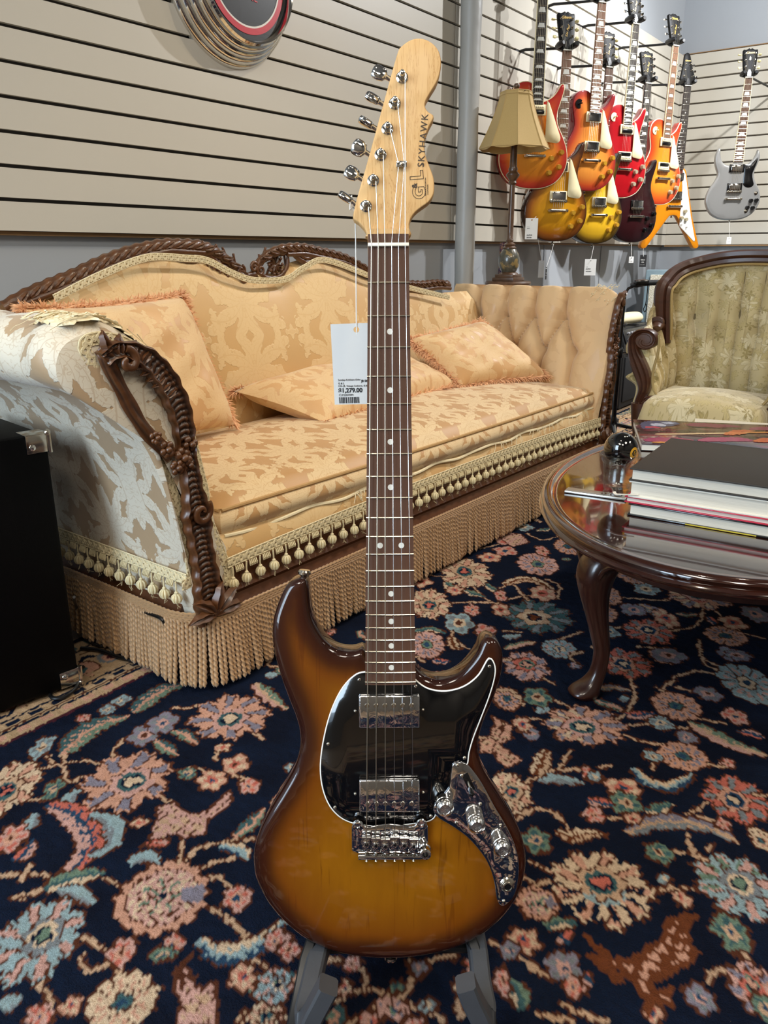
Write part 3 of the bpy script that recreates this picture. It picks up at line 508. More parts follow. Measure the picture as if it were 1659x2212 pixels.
fx = ((al+.08) % .16)/.16-.5; d2 = np.hypot(fx*.16, e-.145); CR[bd & (d2 < .03)] = PC['grey']; CR[bd & (d2 < .02)] = PC['peach']; CR[bd & (d2 < .009)] = PC['wine']
d3 = (al % .05)/.05; CR[bd & (e > .025) & (e < .05) & (np.abs(d3-.5) < .22)] = PC['teal']; CR[bd & (e > .252) & (e < .268) & (np.abs(d3-.5) < .25)] = PC['peach']; CR[bd & (e > .216) & (e < .23) & (np.abs(d3-.5) < .3)] = PC['navy2']
CR *= (1+.22*vnoise(XX, YY, 210, 21)+.12*vnoise(XX, YY, 40, 22))[..., None]
ZZ = -.0014+.0028*vnoise(XX, YY, 110, 31)
vs = np.stack([SS, -WW, ZZ], -1).reshape(-1, 3); a, b2 = shp
idx = np.arange(a*b2).reshape(a, b2); fq = np.stack([idx[:-1, :-1], idx[:-1, 1:], idx[1:, 1:], idx[1:, :-1]], -1).reshape(-1, 4)[:, ::-1]
me = bpy.data.meshes.new('floral_rug'); me.vertices.add(len(vs)); me.vertices.foreach_set('co', vs.astype('f').ravel())
me.loops.add(fq.size); me.loops.foreach_set('vertex_index', fq.astype('i').ravel()); me.polygons.add(len(fq)); me.polygons.foreach_set('loop_start', np.arange(0, fq.size, 4, dtype='i'))
me.update(calc_edges=True)
ca = me.color_attributes.new('knots', 'FLOAT_COLOR', 'POINT'); cc = np.ones((len(vs), 4), 'f'); cc[:, :3] = CR.reshape(-1, 3); ca.data.foreach_set('color', cc.ravel())
t = NT('wool_pile'); at = t.n('ShaderNodeAttribute', attribute_name='knots'); o_ = t.obj(); f_ = t.noise(o_, 330, 2); g_ = t.noise(o_, 900, 1)
t.l(t.mix(t.math('MULTIPLY', f_, .55), at.outputs['Color'], (.012, .010, .012, 1)), t.b.inputs['Base Color']); t.set(rough=1., spec=.03); t.bump(t.math('ADD', f_, t.math('MULTIPLY', g_, .5)), .7, .003)
me.materials.append(t.m); me.polygons.foreach_set('use_smooth', [True]*len(fq))
rug = thing('floral_rug', 'large navy blue wool rug with pink and cream flowers under the furniture', 'rug', ROOM)
pile = link('pile', me, rug)
b = MB(); b.box(((RS0+RS1)/2, -(RW0+RW1)/2, -.007), (RS1-RS0, RW1-RW0, .0085)); b.build('backing', plain('rug_backing', '#8A7358', .9), rug)
HB = [(-93.8, 295.3), (-104.3, 294.4), (-114.2, 287.6), (-122.2, 272.3), (-129.6, 251.0), (-131.1, 229.5), (-129.1, 210.3), (-122.6, 183.8), (-113.6, 157.1), (-105.7, 135.1), (-102.0, 115.5), (-103.2, 98.3), (-109.0, 78.6), (-122.5, 53.9), (-137.3, 29.1), (-149.8, 4.1), (-156.3, -16.0), (-157.8, -33.7), (-155.8, -51.4), (-148.9, -69.3), (-137.2, -89.8), (-120.5, -109.1), (-98.9, -127.3), (-69.9, -141.7), (-38.2, -149.1), (-1.6, -151.6), (35.0, -148.7), (71.6, -139.8), (100.8, -125.8), (125.0, -105.3), (142.9, -81.1), (152.3, -55.6), (154.5, -32.8), (151.8, -12.6), (143.1, 10.1), (128.5, 35.2), (112.8, 60.1), (103.1, 80.0), (99.4, 97.3), (99.8, 112.0), (105.1, 131.6), (114.4, 153.4), (121.3, 172.8), (125.4, 192.1), (125.7, 209.0), (121.6, 221.0), (115.0, 227.0), (106.2, 227.4), (101.1, 221.7), (95.5, 208.6), (83.3, 192.9), (69.4, 182.9), (52.4, 179.3), (38.0, 184.2), (29.8, 192.1), (25.7, 201.6), (19.0, 204.3), (-1.6, 204.4), (-22.1, 204.5), (-29.7, 215.0), (-41.6, 212.5), (-57.0, 214.1), (-70.7, 223.1), (-80.8, 237.3), (-86.7, 251.4), (-89.5, 269.1), (-90.8, 286.7)]
HPG = [(-28.7, 190.8), (-40.1, 186.6), (-51.9, 174.5), (-61.6, 157.2), (-68.9, 137.7), (-74.4, 115.8), (-78.0, 93.7), (-78.7, 74.0), (-75.8, 54.2), (-68.9, 36.7), (-58.3, 24.2), (-45.2, 17.1), (-27.2, 13.5), (-0.9, 12.6), (27.9, 15.7), (42.3, 18.1), (49.5, 23.6), (51.4, 33.6), (59.0, 42.3), (67.3, 58.4), (70.8, 80.6), (79.1, 84.2), (85.6, 84.2), (87.4, 97.7), (92.1, 114.9), (100.2, 136.8), (108.3, 158.7), (114.1, 178.0), (116.3, 192.5), (113.9, 202.1), (109.9, 206.0), (106.4, 201.7), (98.7, 187.7), (87.0, 176.9), (72.9, 170.5), (56.4, 168.6), (39.9, 172.4), (27.0, 182.3), (23.5, 188.1), (-0.0, 190.7)]
HCP = [(74.3, 87.2), (69.5, 84.7), (67.4, 71.2), (65.6, 57.6), (58.9, 48.9), (50.6, 40.3), (47.7, 31.6), (53.0, 22.8), (68.6, 12.8), (85.4, 0.2), (99.9, -16.3), (110.8, -34.0), (117.0, -54.2), (119.5, -72.0), (123.2, -81.0), (129.3, -82.3), (138.9, -72.1), (143.5, -56.9), (145.0, -34.1), (140.6, -11.4), (130.8, 11.2), (116.3, 36.2), (101.8, 63.6), (87.4, 83.4), (80.2, 87.1)]
HHS = [(-21.4, 661.4), (-22.3, 664.6), (-25.8, 670.0), (-31.3, 675.9), (-35.9, 678.8), (-37.2, 681.8), (-33.3, 698.9), (-18.6, 747.6), (-4.1, 797.3), (10.2, 845.4), (15.1, 853.1), (23.3, 858.7), (31.9, 860.7), (40.6, 859.1), (48.1, 854.5), (53.5, 847.2), (55.7, 836.9), (54.7, 827.6), (51.4, 817.3), (44.9, 806.9), (40.0, 798.6), (38.9, 793.4), (41.6, 788.2), (47.6, 784.4), (47.7, 780.6), (43.8, 773.5), (40.0, 764.1), (38.4, 754.7), (39.4, 744.1), (43.8, 732.5), (47.7, 721.9), (48.8, 712.3), (47.7, 703.8), (42.7, 696.4), (35.0, 691.1), (28.4, 685.8), (24.0, 679.4), (22.0, 670.8), (21.5, 661.2)]
HPOST = [(15.0, 821.6), (7.3, 795.7), (-0.4, 770.6), (-7.7, 744.4), (-15.5, 718.5), (-23.4, 692.5)]
HBTN = [(-7.2, 833.7), (-14.5, 808.5), (-23.0, 784.2), (-29.3, 757.1), (-37.3, 731.5), (-44.8, 706.7)]
HTREE = [(14.2, 733.7)]
HTXT = [(34.5, 736.8), (37.3, 778.8), (38.3, 700.1), (32.3, 732.0), (41.1, 703.8), (41.1, 721.9), (35.3, 732.9)]
HPICK = [(-1.4, 148.3), (-1.8, 51.6), (-35.1, 167.0), (32.5, 129.1), (-35.9, 71.2), (32.4, 32.0), (-25.9, 155.9), (23.3, 155.6), (-26.8, 43.1), (23.1, 42.9)]
HSCR = [(-34.4, 182.5), (28.1, 174.7), (109.8, 196.9), (-69.9, 108.8), (-63.1, 34.7), (-2.0, 26.9), (44.9, 24.1), (82.6, 92.0), (-39.4, 146.9), (36.3, 147.8), (-40.3, 51.0), (36.3, 52.3)]
HCPS = [(74.4, 83.9), (79.7, 72.0), (100.6, 38.8), (73.7, 17.0), (123.5, 13.7), (127.9, -76.6)]
HKN = [(59.6, 42.0), (94.7, 21.9), (123.6, -6.3)]
HKT = [(63.1, 34.0), (96.8, 15.5), (125.2, -15.3)]
HTOG = [(86.9, 64.6), (92.9, 46.7)]
HJACK = [(131.8, -57.0)]
HBR = [(-44.2, 21.1), (41.9, 20.6), (41.9, -16.0), (-44.5, -15.6), (-37.5, 16.7), (34.1, 19.0), (-36.2, -17.3), (32.5, -22.6), (-27.7, -3.0), (25.2, -1.7), (37.7, -10.5)]
HBTNS = [(-95.2, 296.9)]
HDIM = [(-21.2, 649.6), (21.3, 649.4), (-28.7, 178.8), (26.8, 178.5), (-27.7, 179.8)]
HSTAND = [(-80.3, -145.7), (-89.9, -177.2), (-101.5, -229.3), (-73.8, -188.8), (-98.8, -232.2), (102.0, -140.9), (105.0, -195.5), (86.0, -181.0), (110.6, -227.5)]
HM = [[0.99999, 0.00058, 0.00343], [-0.00347, 0.21687, 0.97619], [-0.00018, -0.9762, 0.21687], [0.00736, 0.73189, 0.27425]]
CRL = [(0.003, 0.795), (0.077, 0.825), (0.193, 0.86), (0.262, 0.886), (0.363, 0.917), (0.469, 0.936), (0.532, 0.938), (0.614, 0.934), (0.681, 0.911), (0.733, 0.878), (0.764, 0.847)]
CRR = [(0.821, 0.843), (0.817, 0.871), (0.849, 0.898), (0.89, 0.918), (0.952, 0.93), (1.038, 0.93), (1.105, 0.921), (1.247, 0.897), (1.388, 0.849), (1.541, 0.809), (1.693, 0.795), (1.822, 0.799), (1.907, 0.793)]
SBK = [(-0.012, 0.765), (0.11, 0.802), (0.245, 0.854), (0.389, 0.895), (0.511, 0.893), (0.593, 0.886), (0.677, 0.853), (0.767, 0.828), (0.905, 0.828), (0.992, 0.862), (1.104, 0.883), (1.376, 0.817), (1.604, 0.774), (1.845, 0.733)]
CLOOP = [(0.482, 0.923), (0.5, 0.901), (0.547, 0.884), (0.597, 0.888), (0.62, 0.918), (0.609, 0.932)]
CLOOP2 = [(0.964, 0.926), (0.992, 0.895), (1.041, 0.874), (1.08, 0.883), (1.104, 0.912)]
CINN1 = [(0.624, 0.905), (0.673, 0.872), (0.726, 0.848), (0.753, 0.842)]
CINN2 = [(0.832, 0.843), (0.869, 0.828), (0.921, 0.833), (0.954, 0.862), (0.96, 0.901)]
CARV = [(0.031, 0.179), (-0.005, 0.193), (0.029, 0.234), (0.006, 0.315), (-0.003, 0.388), (-0.011, 0.449), (-0.015, 0.498), (-0.041, 0.536), (-0.018, 0.545), (-0.027, 0.602), (-0.05, 0.658), (-0.081, 0.705), (-0.121, 0.736), (-0.158, 0.747), (-0.181, 0.739), (-0.063, 0.531), (-0.096, 0.568), (-0.125, 0.621), (-0.148, 0.671), (-0.163, 0.706), (-0.176, 0.731)]
BRD1 = [(-0.04, 0.253), (-0.016, 0.257), (-0.016, 0.309), (-0.026, 0.392), (-0.042, 0.454), (-0.059, 0.505), (-0.068, 0.521)]
BRD0 = [(-0.16, 0.676), (-0.175, 0.706), (-0.194, 0.732), (-0.2, 0.752), (-0.186, 0.761), (-0.158, 0.761), (-0.118, 0.749), (-0.072, 0.716), (-0.036, 0.664), (-0.005, 0.597), (0.012, 0.538), (0.024, 0.478), (0.032, 0.437), (0.033, 0.386), (0.048, 0.342), (0.068, 0.283), (0.08, 0.247), (0.072, 0.215)]
PIL1 = [(-0.029, 0.812), (0.425, 0.823), (0.492, 0.692), (0.513, 0.457), (0.257, 0.617)]
PIL2 = [(0.44, 0.561), (0.837, 0.572), (0.79, 0.424), (1.502, 0.467)]
PIL3 = [(1.239, 0.637), (1.684, 0.655), (2.387, 0.384), (1.519, 0.435)]
# ------------------------------------------------------------------ the sunburst guitar in front (frame: saddles at the origin, y up the neck, z out of the face; millimetre outlines)
HMAT = frame(HM[3], HM[0], HM[1])
def mm(p, z=0): return Vector((p[0]*.001, p[1]*.001, z))
t = NT('tobacco_burst'); at = t.n('ShaderNodeAttribute', attribute_name='edge'); o_ = t.obj()
n1 = t.noise(t.mapped(o_, (26, 5, 10)), 1.6, 4, .6, .6); n2 = t.noise(o_, 9, 2)
n3 = t.noise(t.mapped(o_, (70, 3.5, 10)), 1.3, 3, .6, 1.4); grain = t.mix(t.ramp(n3, [(0, (0, 0, 0, 1)), (.6, (0, 0, 0, 1)), (.66, (.45, .45, .45, 1)), (1, (.5, .5, .5, 1))]), t.mix(n1, lin('#9A620A'), lin('#7A4806')), lin('#4A2604')); grain = t.mix(t.math('MULTIPLY', n2, .4), grain, lin('#643604'))
e_ = t.math('ADD', at.outputs['Fac'], t.math('MULTIPLY', t.math('SUBTRACT', n2, .5), .016))
f_ = t.ramp(t.math('DIVIDE', e_, .085), [(0, (0, 0, 0, 1)), (.16, (.05, .05, .05, 1)), (.45, (.45, .45, .45, 1)), (1, (1, 1, 1, 1))])
rim = t.ramp(t.math('DIVIDE', e_, .03), [(0, lin('#200A06')), (.6, lin('#341207')), (1, lin('#5A2607'))])
t.l(t.mix(f_, rim, grain), t.b.inputs['Base Color']); t.set(rough=.5, coat=1., coatr=.03, spec=.05); M_BURST = t.m
t = NT('flame_maple'); v = t.mapped(t.obj(), (40, 4, 10)); n1 = t.noise(v, 1.4, 5, .6, 1.6)
ln = t.math('PINGPONG', t.math('MULTIPLY', n1, 9), .5)
t.l(t.mix(t.ramp(ln, [(0, (.55, .55, .55, 1)), (.12, (.15, .15, .15, 1)), (1, (0, 0, 0, 1))]), t.mix(n1, lin('#DCB782'), lin('#CBA068')), lin('#9E6A30')), t.b.inputs['Base Color']); t.set(rough=.5, coat=.12, coatr=.2, spec=.2); M_MAPLE = t.m
M_ROSE = wood('rosewood', '#341B10', '#50301C', (160, 9, 60), .7, 0, .2, '#5E3C26')
t = NT('black_laminate'); t.b.inputs['Base Color'].default_value = lin('#050506'); t.set(rough=.12, coat=1., coatr=.02); t.bump(t.noise(t.obj(), 30, 2), .04, .002); M_PGB = t.m
t = NT('polished_plate'); t.b.inputs['Base Color'].default_value = lin('#D5D4D6'); t.set(rough=.05, metal=1.); t.bump(t.noise(t.obj(), 45, 2, .5, 1.2), .12, .002); M_PLATE = t.m
t = NT('humbucker_cover'); t.b.inputs['Base Color'].default_value = lin('#D8D8DA'); t.set(rough=.06, metal=1.); t.bump(t.noise(t.obj(), 55, 2, .5, 2), .10, .003); M_COVER = t.m
PEARL = plain('pearl_dot', '#D6D4CB', .25, coat=.4); BONE = plain('bone_nut', '#E8E2D2', .4)
STRW = plain('wound_string', '#C9BFA8', .28, 1.); STRP = plain('plain_string', '#D9D7D2', .2, 1.)
def knurl(name, r, M_rim):
    t = NT(name); t.b.inputs['Base Color'].default_value = lin('#DAD8D4'); t.set(rough=.16, metal=1.)
    w = t.n('ShaderNodeTexChecker', i_Scale=900.); t.l(t.obj(), w.inputs['Vector']); t.bump(w.outputs['Fac'], .8, .0006); return t.m
KNURL = knurl('knurled_chrome', 1, 1)

def screw_mesh(r=.0021):
    b = MB(); b.lathe([(r, 0), (r, .0004), (r*.8, .0011), (r*.62, .0013)], 12)
    for a in (0, PI/2): b.box((0, 0, .00135), (r*1.05, r*.22, .0003), 0, Matrix.Rotation(a+.4, 4, 'Z'))
    return b.mesh('screw', NICKEL)
SCREW = screw_mesh()
hero = thing('electric_guitar', 'tobacco sunburst electric guitar with black pickguard standing upright in front', 'guitar', HMAT)
BT = -.010
body = slab('body', smooth2(HB, 4), BT, BT-.044, [M_BURST], hero, True, r=.009, step=.004, grid=.009, rings=(0, .1, .3, .6, 1.0))
pgo = smooth2(HPG, 3)
pg = slab('pickguard', pgo, BT+.0021, BT+.0003, [M_PGB], hero, r=.0005, step=.003, grid=.03, rings=(0, 1.0))
b = MB(); b.tube([Vector((x, y, BT+.0012)) for x, y in [(p.x, p.y) for p in resample([Vector((a, c, 0)) for a, c in pgo], .003, True)]], .0011, 6, True)
o = b.build('white_edge', WHITEPL, pg); o['label'] = 'thin white bevelled edge of the black pickguard'
for i, p in enumerate(HSCR[:8]): link('screw', SCREW, pg, xf(mm(p, BT+.002)))
cpl = slab('control_plate', smooth2(HCP, 3), BT+.0036, BT+.0012, [M_PLATE], hero, r=.0007, step=.003, grid=.014, rings=(0, .4, 1.0))
for p in HCPS: link('screw', SCREW, cpl, xf(mm(p, BT+.0034)))
def humbucker(c, poles_y, parent):
    b = MB(); b.box((c[0]*.001, c[1]*.001, BT+.0055), (.0675, .0378, .011), .0022, seg=3)
    cov = b.build('pickup_cover', M_COVER, parent); cov['label'] = 'shiny chrome pickup cover'
    b = MB(); b.lathe([(.0027, 0), (.0027, .0005), (.0023, .0009), (.0004, .0009)], 12); b.box((0, 0, .001), (.0046, .0006, .0003)); me = b.mesh('pole_screw', NICKEL)
    for k in range(6): link('pole_screw', me, cov, xf((HPICK[6][0]*.001+k*.0098, poles_y*.001, BT+.0108), rz=.5*k))
humbucker(HPICK[0], HPICK[6][1], hero); humbucker(HPICK[1], HPICK[8][1], hero)
for p in HSCR[8:]: link('screw', SCREW, pg, xf(mm(p, BT+.002), s=(.8, .8, 1.4)))
# neck, fingerboard, frets, dots
def fb_w(y): return .0425+(.0555-.0425)*(.6485-y)/(.6485-.179)
rs = []
for y in np.linspace(.186, .668, 30):
    w = fb_w(y)/2 if y < .6485 else fb_w(.6485)/2+.0004
    rs.append([Vector((w*math.cos(a)*1.0, y, -.0055+.0165*math.sin(a)*(1 if math.sin(a) < 0 else 0))) for a in np.linspace(PI, 2*PI, 14)])
b = MB(); b.rings(rs); b.build('neck', M_MAPLE, hero)
rs = []
for y in np.linspace(.1785, .6615, 40):
    w = fb_w(min(y, .649))/2; rs.append([Vector((x*w, y, -.0013*x*x)) for x in np.linspace(-1, 1, 9)]+[Vector((w, y, -.0062)), Vector((-w, y, -.0062))])
b = MB(); b.rings(rs); fb = b.build('fingerboard', M_ROSE, hero)
b = MB(); rr_ = []
for x in np.linspace(-.5, .5, 11): rr_.append([Vector((x, .00105*math.cos(a), .0011*math.sin(a)-.0013*4*x*x+.0001)) for a in np.linspace(0, 2*PI, 9)[:-1]])
b.rings(rr_); FRETM = b.mesh('fret', STEEL)
for i in range(1, 23):
    y = .648*2**(-i/12); link('fret', FRETM, fb, xf((0, y, .0), s=(fb_w(y)+.0004, 1, 1)))
b = MB(); b.lathe([(.0031, -.001), (.0031, .0002), (.0005, .0003)], 20); DOT = b.mesh('inlay_dot', PEARL)
for i in (3, 5, 7, 9, 12, 15, 17, 19, 21):
    y = .648*(2**(-i/12)+2**(-(i-1)/12))/2
    for x in ((-.0105, .0125) if i == 12 else (.0012,)): link('inlay_dot', DOT, fb, xf((x, y, -.00005)))
b = MB(); b.box((0, .650, -.0008), (.0428, .0035, .0075), .0006); b.build('nut', BONE, hero)
# headstock with its writing, tuners and string tree
HZ = -.012
hs = slab('headstock', smooth2(HHS, 4), HZ, HZ-.0145, [M_MAPLE], hero, r=.0015, step=.003, grid=.015, rings=(0, .5, 1.0))
for i, (p, q) in enumerate(zip(HPOST, HBTN)):
    P = mm(p, HZ); Q = mm(q, HZ-.012); b = MB()
    b.lathe([(.0062, 0), (.0062, .0008), (.0048, .0016), (.0047, .0030)], 18, Matrix.Translation(P)); b.lathe([(.0049, .0016), (.0053, .0022), (.0049, .0034), (.0032, .0036)], 6, Matrix.Translation(P))
    b.lathe([(.0029, .003), (.0029, .0085), (.0023, .0092), (.0029, .0098), (.0027, .0128), (.0016, .0134)], 14, Matrix.Translation(P))
    post = b.build('tuner', CHROME, hero)
    d = (Vector((Q.x, Q.y, 0))-Vector((P.x, P.y, 0))).normalized(); E_ = Vector((P.x, P.y, HZ-.019))
    b = MB(); b.tube([E_+d*.004, E_+d*.018, E_+d*.0195], [.0028, .0026, .0034], 10); b.box(E_-Vector((0, 0, .003)), (.015, .017, .009), .002); b.build('tuner_shaft', CHROME, post)
    ang = [.3, .9, 1.45, -.2, .4, 1.2][i]; M = frame(E_+d*.0265, d, Vector((-d.y, d.x, 0))*math.cos(ang)+Vector((0, 0, 1))*math.sin(ang))
    b = MB(); rr_ = []
    for x, k in ((-.0075, .45), (-.006, .8), (-.001, 1), (.004, 1), (.0068, .85), (.0078, .55)): rr_.append([M @ Vector((x, .0085*k*math.cos(a), .0042*(.6+.4*k)*math.sin(a))) for a in np.linspace(0, 2*PI, 17)[:-1]])
    b.rings(rr_); b.build('tuner_button', CHROME, post)
b = MB(); p = mm(HTREE[0], HZ); b.box(p+Vector((0, 0, .0045)), (.0105, .0062, .0012), .0004); b.box(p+Vector((-.0047, 0, .003)), (.0012, .0062, .004)); b.box(p+Vector((.0047, 0, .003)), (.0012, .0062, .004)); b.lathe([(.0022, 0), (.0022, .0045)], 10, Matrix.Translation(p))
tr = b.build('string_tree', CHROME, hero); link('screw', SCREW, tr, xf(p+Vector((0, 0, .005))))
M_LOGO = plain('headstock_ink', '#3A2A1A', .6)
def head_text(name, body, a, c, size, mat=M_LOGO, **kw):
    A, C_ = mm(a, HZ+.0002), mm(c, HZ+.0002); d = (C_-A).normalized(); return text(name, body, size, mat, hs, frame((A+C_)/2, d, Vector((-d.y, d.x, 0))), .0001, **kw)
head_text('model_lettering', 'SKYHAWK', (35.3, 739), (38.6, 778), .0098, bold=.00008, spacing=1.22)
def outline_text(name, body, a, c, size, mat, r):
    A, C_ = mm(a, HZ+.0002), mm(c, HZ+.0002); d = (C_-A).normalized(); cu = bpy.data.curves.new(name, 'FONT'); cu.body = body; cu.size = size; cu.align_x = 'CENTER'; cu.align_y = 'CENTER'; cu.fill_mode = 'NONE'; cu.bevel_depth = r; cu.bevel_resolution = 1; cu.resolution_u = 4; cu.offset = .0006
    o = bpy.data.objects.new(name, cu); COL.objects.link(o); me = bpy.data.meshes.new_from_object(o); bpy.data.objects.remove(o); bpy.data.curves.remove(cu); me.materials.clear(); me.materials.append(mat)
    return link(name, me, hs, frame((A+C_)/2, d, Vector((-d.y, d.x, 0))))
outline_text('maker_logo', 'G', (33.6, 698), (32.6, 714), .0175, M_LOGO, .00028); outline_text('maker_logo', 'L', (31.2, 716), (30.2, 731), .0185, M_LOGO, .00028)
head_text('maker_logo_ampersand', '&', (28.2, 709), (28.0, 717), .0075, bold=.0003)
head_text('small_print', 'MADE IN FULLERTON', (39.6, 702), (39.4, 722), .0019); head_text('small_print', 'CALIFORNIA', (41.8, 702), (41.7, 716), .0019)
head_text('registered_mark', '\u00ae', (36.4, 734), (36.6, 736), .004)
# bridge
br = thing('bridge', '', '', None); br.parent = hero; del br['label']; del br['category']
bz = BT+.0068
outl = [(-44.5, -14), (-44.5, 14), (-42.5, 20), (-37.5, 22.5), (-32.5, 20), (-30, 14.5), (-24, 14), (-15, 16), (-1.5, 17.5), (12, 16), (21, 14), (27, 14.5), (29, 20), (34, 22.8), (39, 20.5), (41.5, 14), (41.8, -12), (38, -17), (-38, -17)]
plate = slab('bridge_plate', [(x*.001, y*.001) for x, y in outl], bz, bz-.0028, [M_PLATE], br, r=.0007, step=.0025, grid=.012, rings=(0, .5, 1))
for c in (HBR[4], HBR[5]):
    b = MB(); b.lathe([(.0052, 0), (.0052, .0016), (.0042, .0026), (.0026, .0027), (.0024, .0008), (.0003, .0008)], 20, xf(mm(c, bz))); b.build('pivot_post', CHROME, br)
for i in range(6):
    x = (HBR[8][0]+(HBR[9][0]-HBR[8][0])*i/5)*.001; y0 = .004-.0012*(i % 3)
    b = MB(); b.box((x, y0-.006, bz+.0045), (.0098, .019, .006), .0014); b.tube([(x-.0049, y0+.0015, bz+.0072), (x+.0049, y0+.0015, bz+.0072)], .0021, 10)
    b.box((x, y0-.0085, bz+.0078), (.0052, .0095, .0012), .0005); sd = b.build('saddle', CHROME, br)
    b = MB(); b.lathe([(.0019, 0), (.0019, .0003)], 12, xf((x, y0-.0065, bz+.0084))); b.build('string_hole', BLACKPL, sd)
    b = MB()
    for dx in (-.0034, .0034): b.lathe([(.0010, 0), (.0010, .0008), (.0004, .0008)], 8, xf((x+dx, y0-.001, bz+.0075)))
    b.build('height_screw', NICKEL, sd)
    b = MB(); pts = []
    for k in range(40): pts.append((x+.0017*math.cos(k*1.1), y0-.0155-.006*k/39, bz+.0035+.0017*math.sin(k*1.1)))
    b.tube(pts, .00042, 5); b.tube([(x, y0-.015, bz+.0035), (x, -.0232, bz+.0035), (x, -.0242, bz+.0035)], [.0012, .0012, .0019], 8); b.build('intonation_spring', NICKEL, sd)
b = MB(); b.box((-.0015, -.0200, bz+.0016), (.0715, .0052, .0062), .0009); b.build('rear_flange', CHROME, br)
b = MB(); M = xf(mm(HBR[10], bz)) @ Matrix.Rotation(.0, 4, 'X'); b.lathe([(.0068, -.003), (.0068, .004), (.0058, .0048), (.0058, .0115), (.0064, .0122), (.0064, .0150), (.005, .016), (.0031, .016), (.0031, .009), (.0004, .009)], 22, M); arm_s = b.build('tremolo_socket', CHROME, br)
b = MB(); b.lathe([(.0030, 0), (.0030, .0004)], 14, xf(mm(HBR[10], bz+.0092))); b.build('socket_hole', BLACKPL, arm_s)
M_BRL = plain('engraved_line', '#6C6C70', .3, 1.); text('engraving', 'G&L', .0085, M_BRL, plate, xf((-.001, .0115, bz+.0001)), .0001)
# knobs, selector, jack, strap buttons
for p, q in zip(HKN, HKT):
    P = mm(p, BT+.0036); b = MB()
    b.lathe([(.0092, 0), (.0097, .0006), (.0097, .0088), (.0092, .0092)], 30, xf(P)); k0 = b.build('knob', KNURL, hero)
    b = MB(); b.lathe([(.0093, .0094), (.0097, .010), (.0097, .0168), (.0084, .0185), (.0060, .0205), (.0052, .0205), (.0050, .0198), (.0003, .0200)], 30, xf(P)); b.build('knob_cap', KNURL, k0)
P = mm(HTOG[0], BT+.0036); b = MB(); b.box(P, (.0075, .021, .0008), .0003, Matrix.Rotation(.42, 4, 'Z')); sw = b.build('pickup_selector', BLACKPL, hero)
d = (mm(HTOG[1])-mm(HTOG[0])).normalized(); b = MB(); b.tube([P, P+d*.004+Vector((0, 0, .008))], .0013, 8); b.build('selector_stem', NICKEL, sw)
b = MB(); A = P+d*.004+Vector((0, 0, .008)); D_ = (d*.45+Vector((0, 0, 1))).normalized(); b.tube([A, A+D_*.003, A+D_*.009, A+D_*.0105], [.0024, .0031, .0031, .0016], 12); b.build('selector_tip', BLACKPL, sw)
P = mm(HJACK[0], BT+.0036); b = MB(); b.lathe([(.0088, 0), (.0088, .0006), (.0076, .0014), (.0070, .0018)], 24, xf(P)); b.lathe([(.0074, .0012), (.0074, .0034), (.0062, .004)], 6, xf(P)); b.lathe([(.0056, .004), (.0056, .0055), (.0042, .0058), (.0038, .0052), (.0038, .0008), (.0002, .0008)], 24, xf(P)); jk = b.build('output_jack', NICKEL, hero)
b = MB(); b.lathe([(.0037, 0), (.0037, .0003)], 14, xf(P+Vector((0, 0, .0042)))); b.build('jack_hole', BLACKPL, jk)
def strap_button(P, d, parent):
    M = frame(P, Vector((d.y, -d.x, 0)), Vector((0, 0, 1))); b = MB(); b.lathe([(.0052, 0), (.0040, .002), (.0036, .006), (.0040, .0085), (.0068, .0105), (.0072, .013), (.0060, .0148), (.002, .0152)], 20, M @ Matrix.Rotation(0 if True else 0, 4, 'X')); return b.build('strap_button', NICKEL, parent)
def sb(P, d, parent):
    z = Vector(d).normalized(); x = z.orthogonal().normalized(); y = z.cross(x); M = Matrix(((x.x, y.x, z.x, P[0]), (x.y, y.y, z.y, P[1]), (x.z, y.z, z.z, P[2]), (0, 0, 0, 1)))
    b = MB(); b.lathe([(.0052, -.003), (.0042, .002), (.0036, .006), (.0042, .0080), (.0070, .0100), (.0074, .0126), (.0060, .0148), (.002, .0152)], 20, M); return b.build('strap_button', NICKEL, parent)
sb(mm((-97, 288), BT-.018), (.12, 1, .0), hero); sb(mm((-1, -150.5), BT-.022), (0, -1, 0), hero)
# strings
for i in range(6):
    xn = -.0175+.007*i; xs = (HBR[8][0]+(HBR[9][0]-HBR[8][0])*i/5)*.001; pst = mm(HPOST[5-i], HZ+.0092); r = (.00066, .00055, .00046, .00030, .00025, .00021)[i]
    top = [pst+Vector((.0026, 0, .0)), pst+Vector((.003, -.004, -.0005))]
    if i >= 3 and i <= 4: tp = mm(HTREE[0], HZ+.0035); top.append(Vector((tp.x-.003+(i-3)*.006, tp.y, tp.z)))
    b = MB(); b.tube(top+[Vector((xn, .6515, .0026)), Vector((xn, .648, .0026)), Vector((xs, .004, bz+.0095)), Vector((xs, -.0025, bz+.0085))], r, 6)
    b.build('string', STRW if i < 3 else STRP, hero)
    b = MB(); b.tube([pst+Vector((.0031*math.cos(a), .0031*math.sin(a), .0008*a/6.28-.001)) for a in np.linspace(0, 15, 40)], r, 5); b.build('string_winding', STRW if i < 3 else STRP, hero)
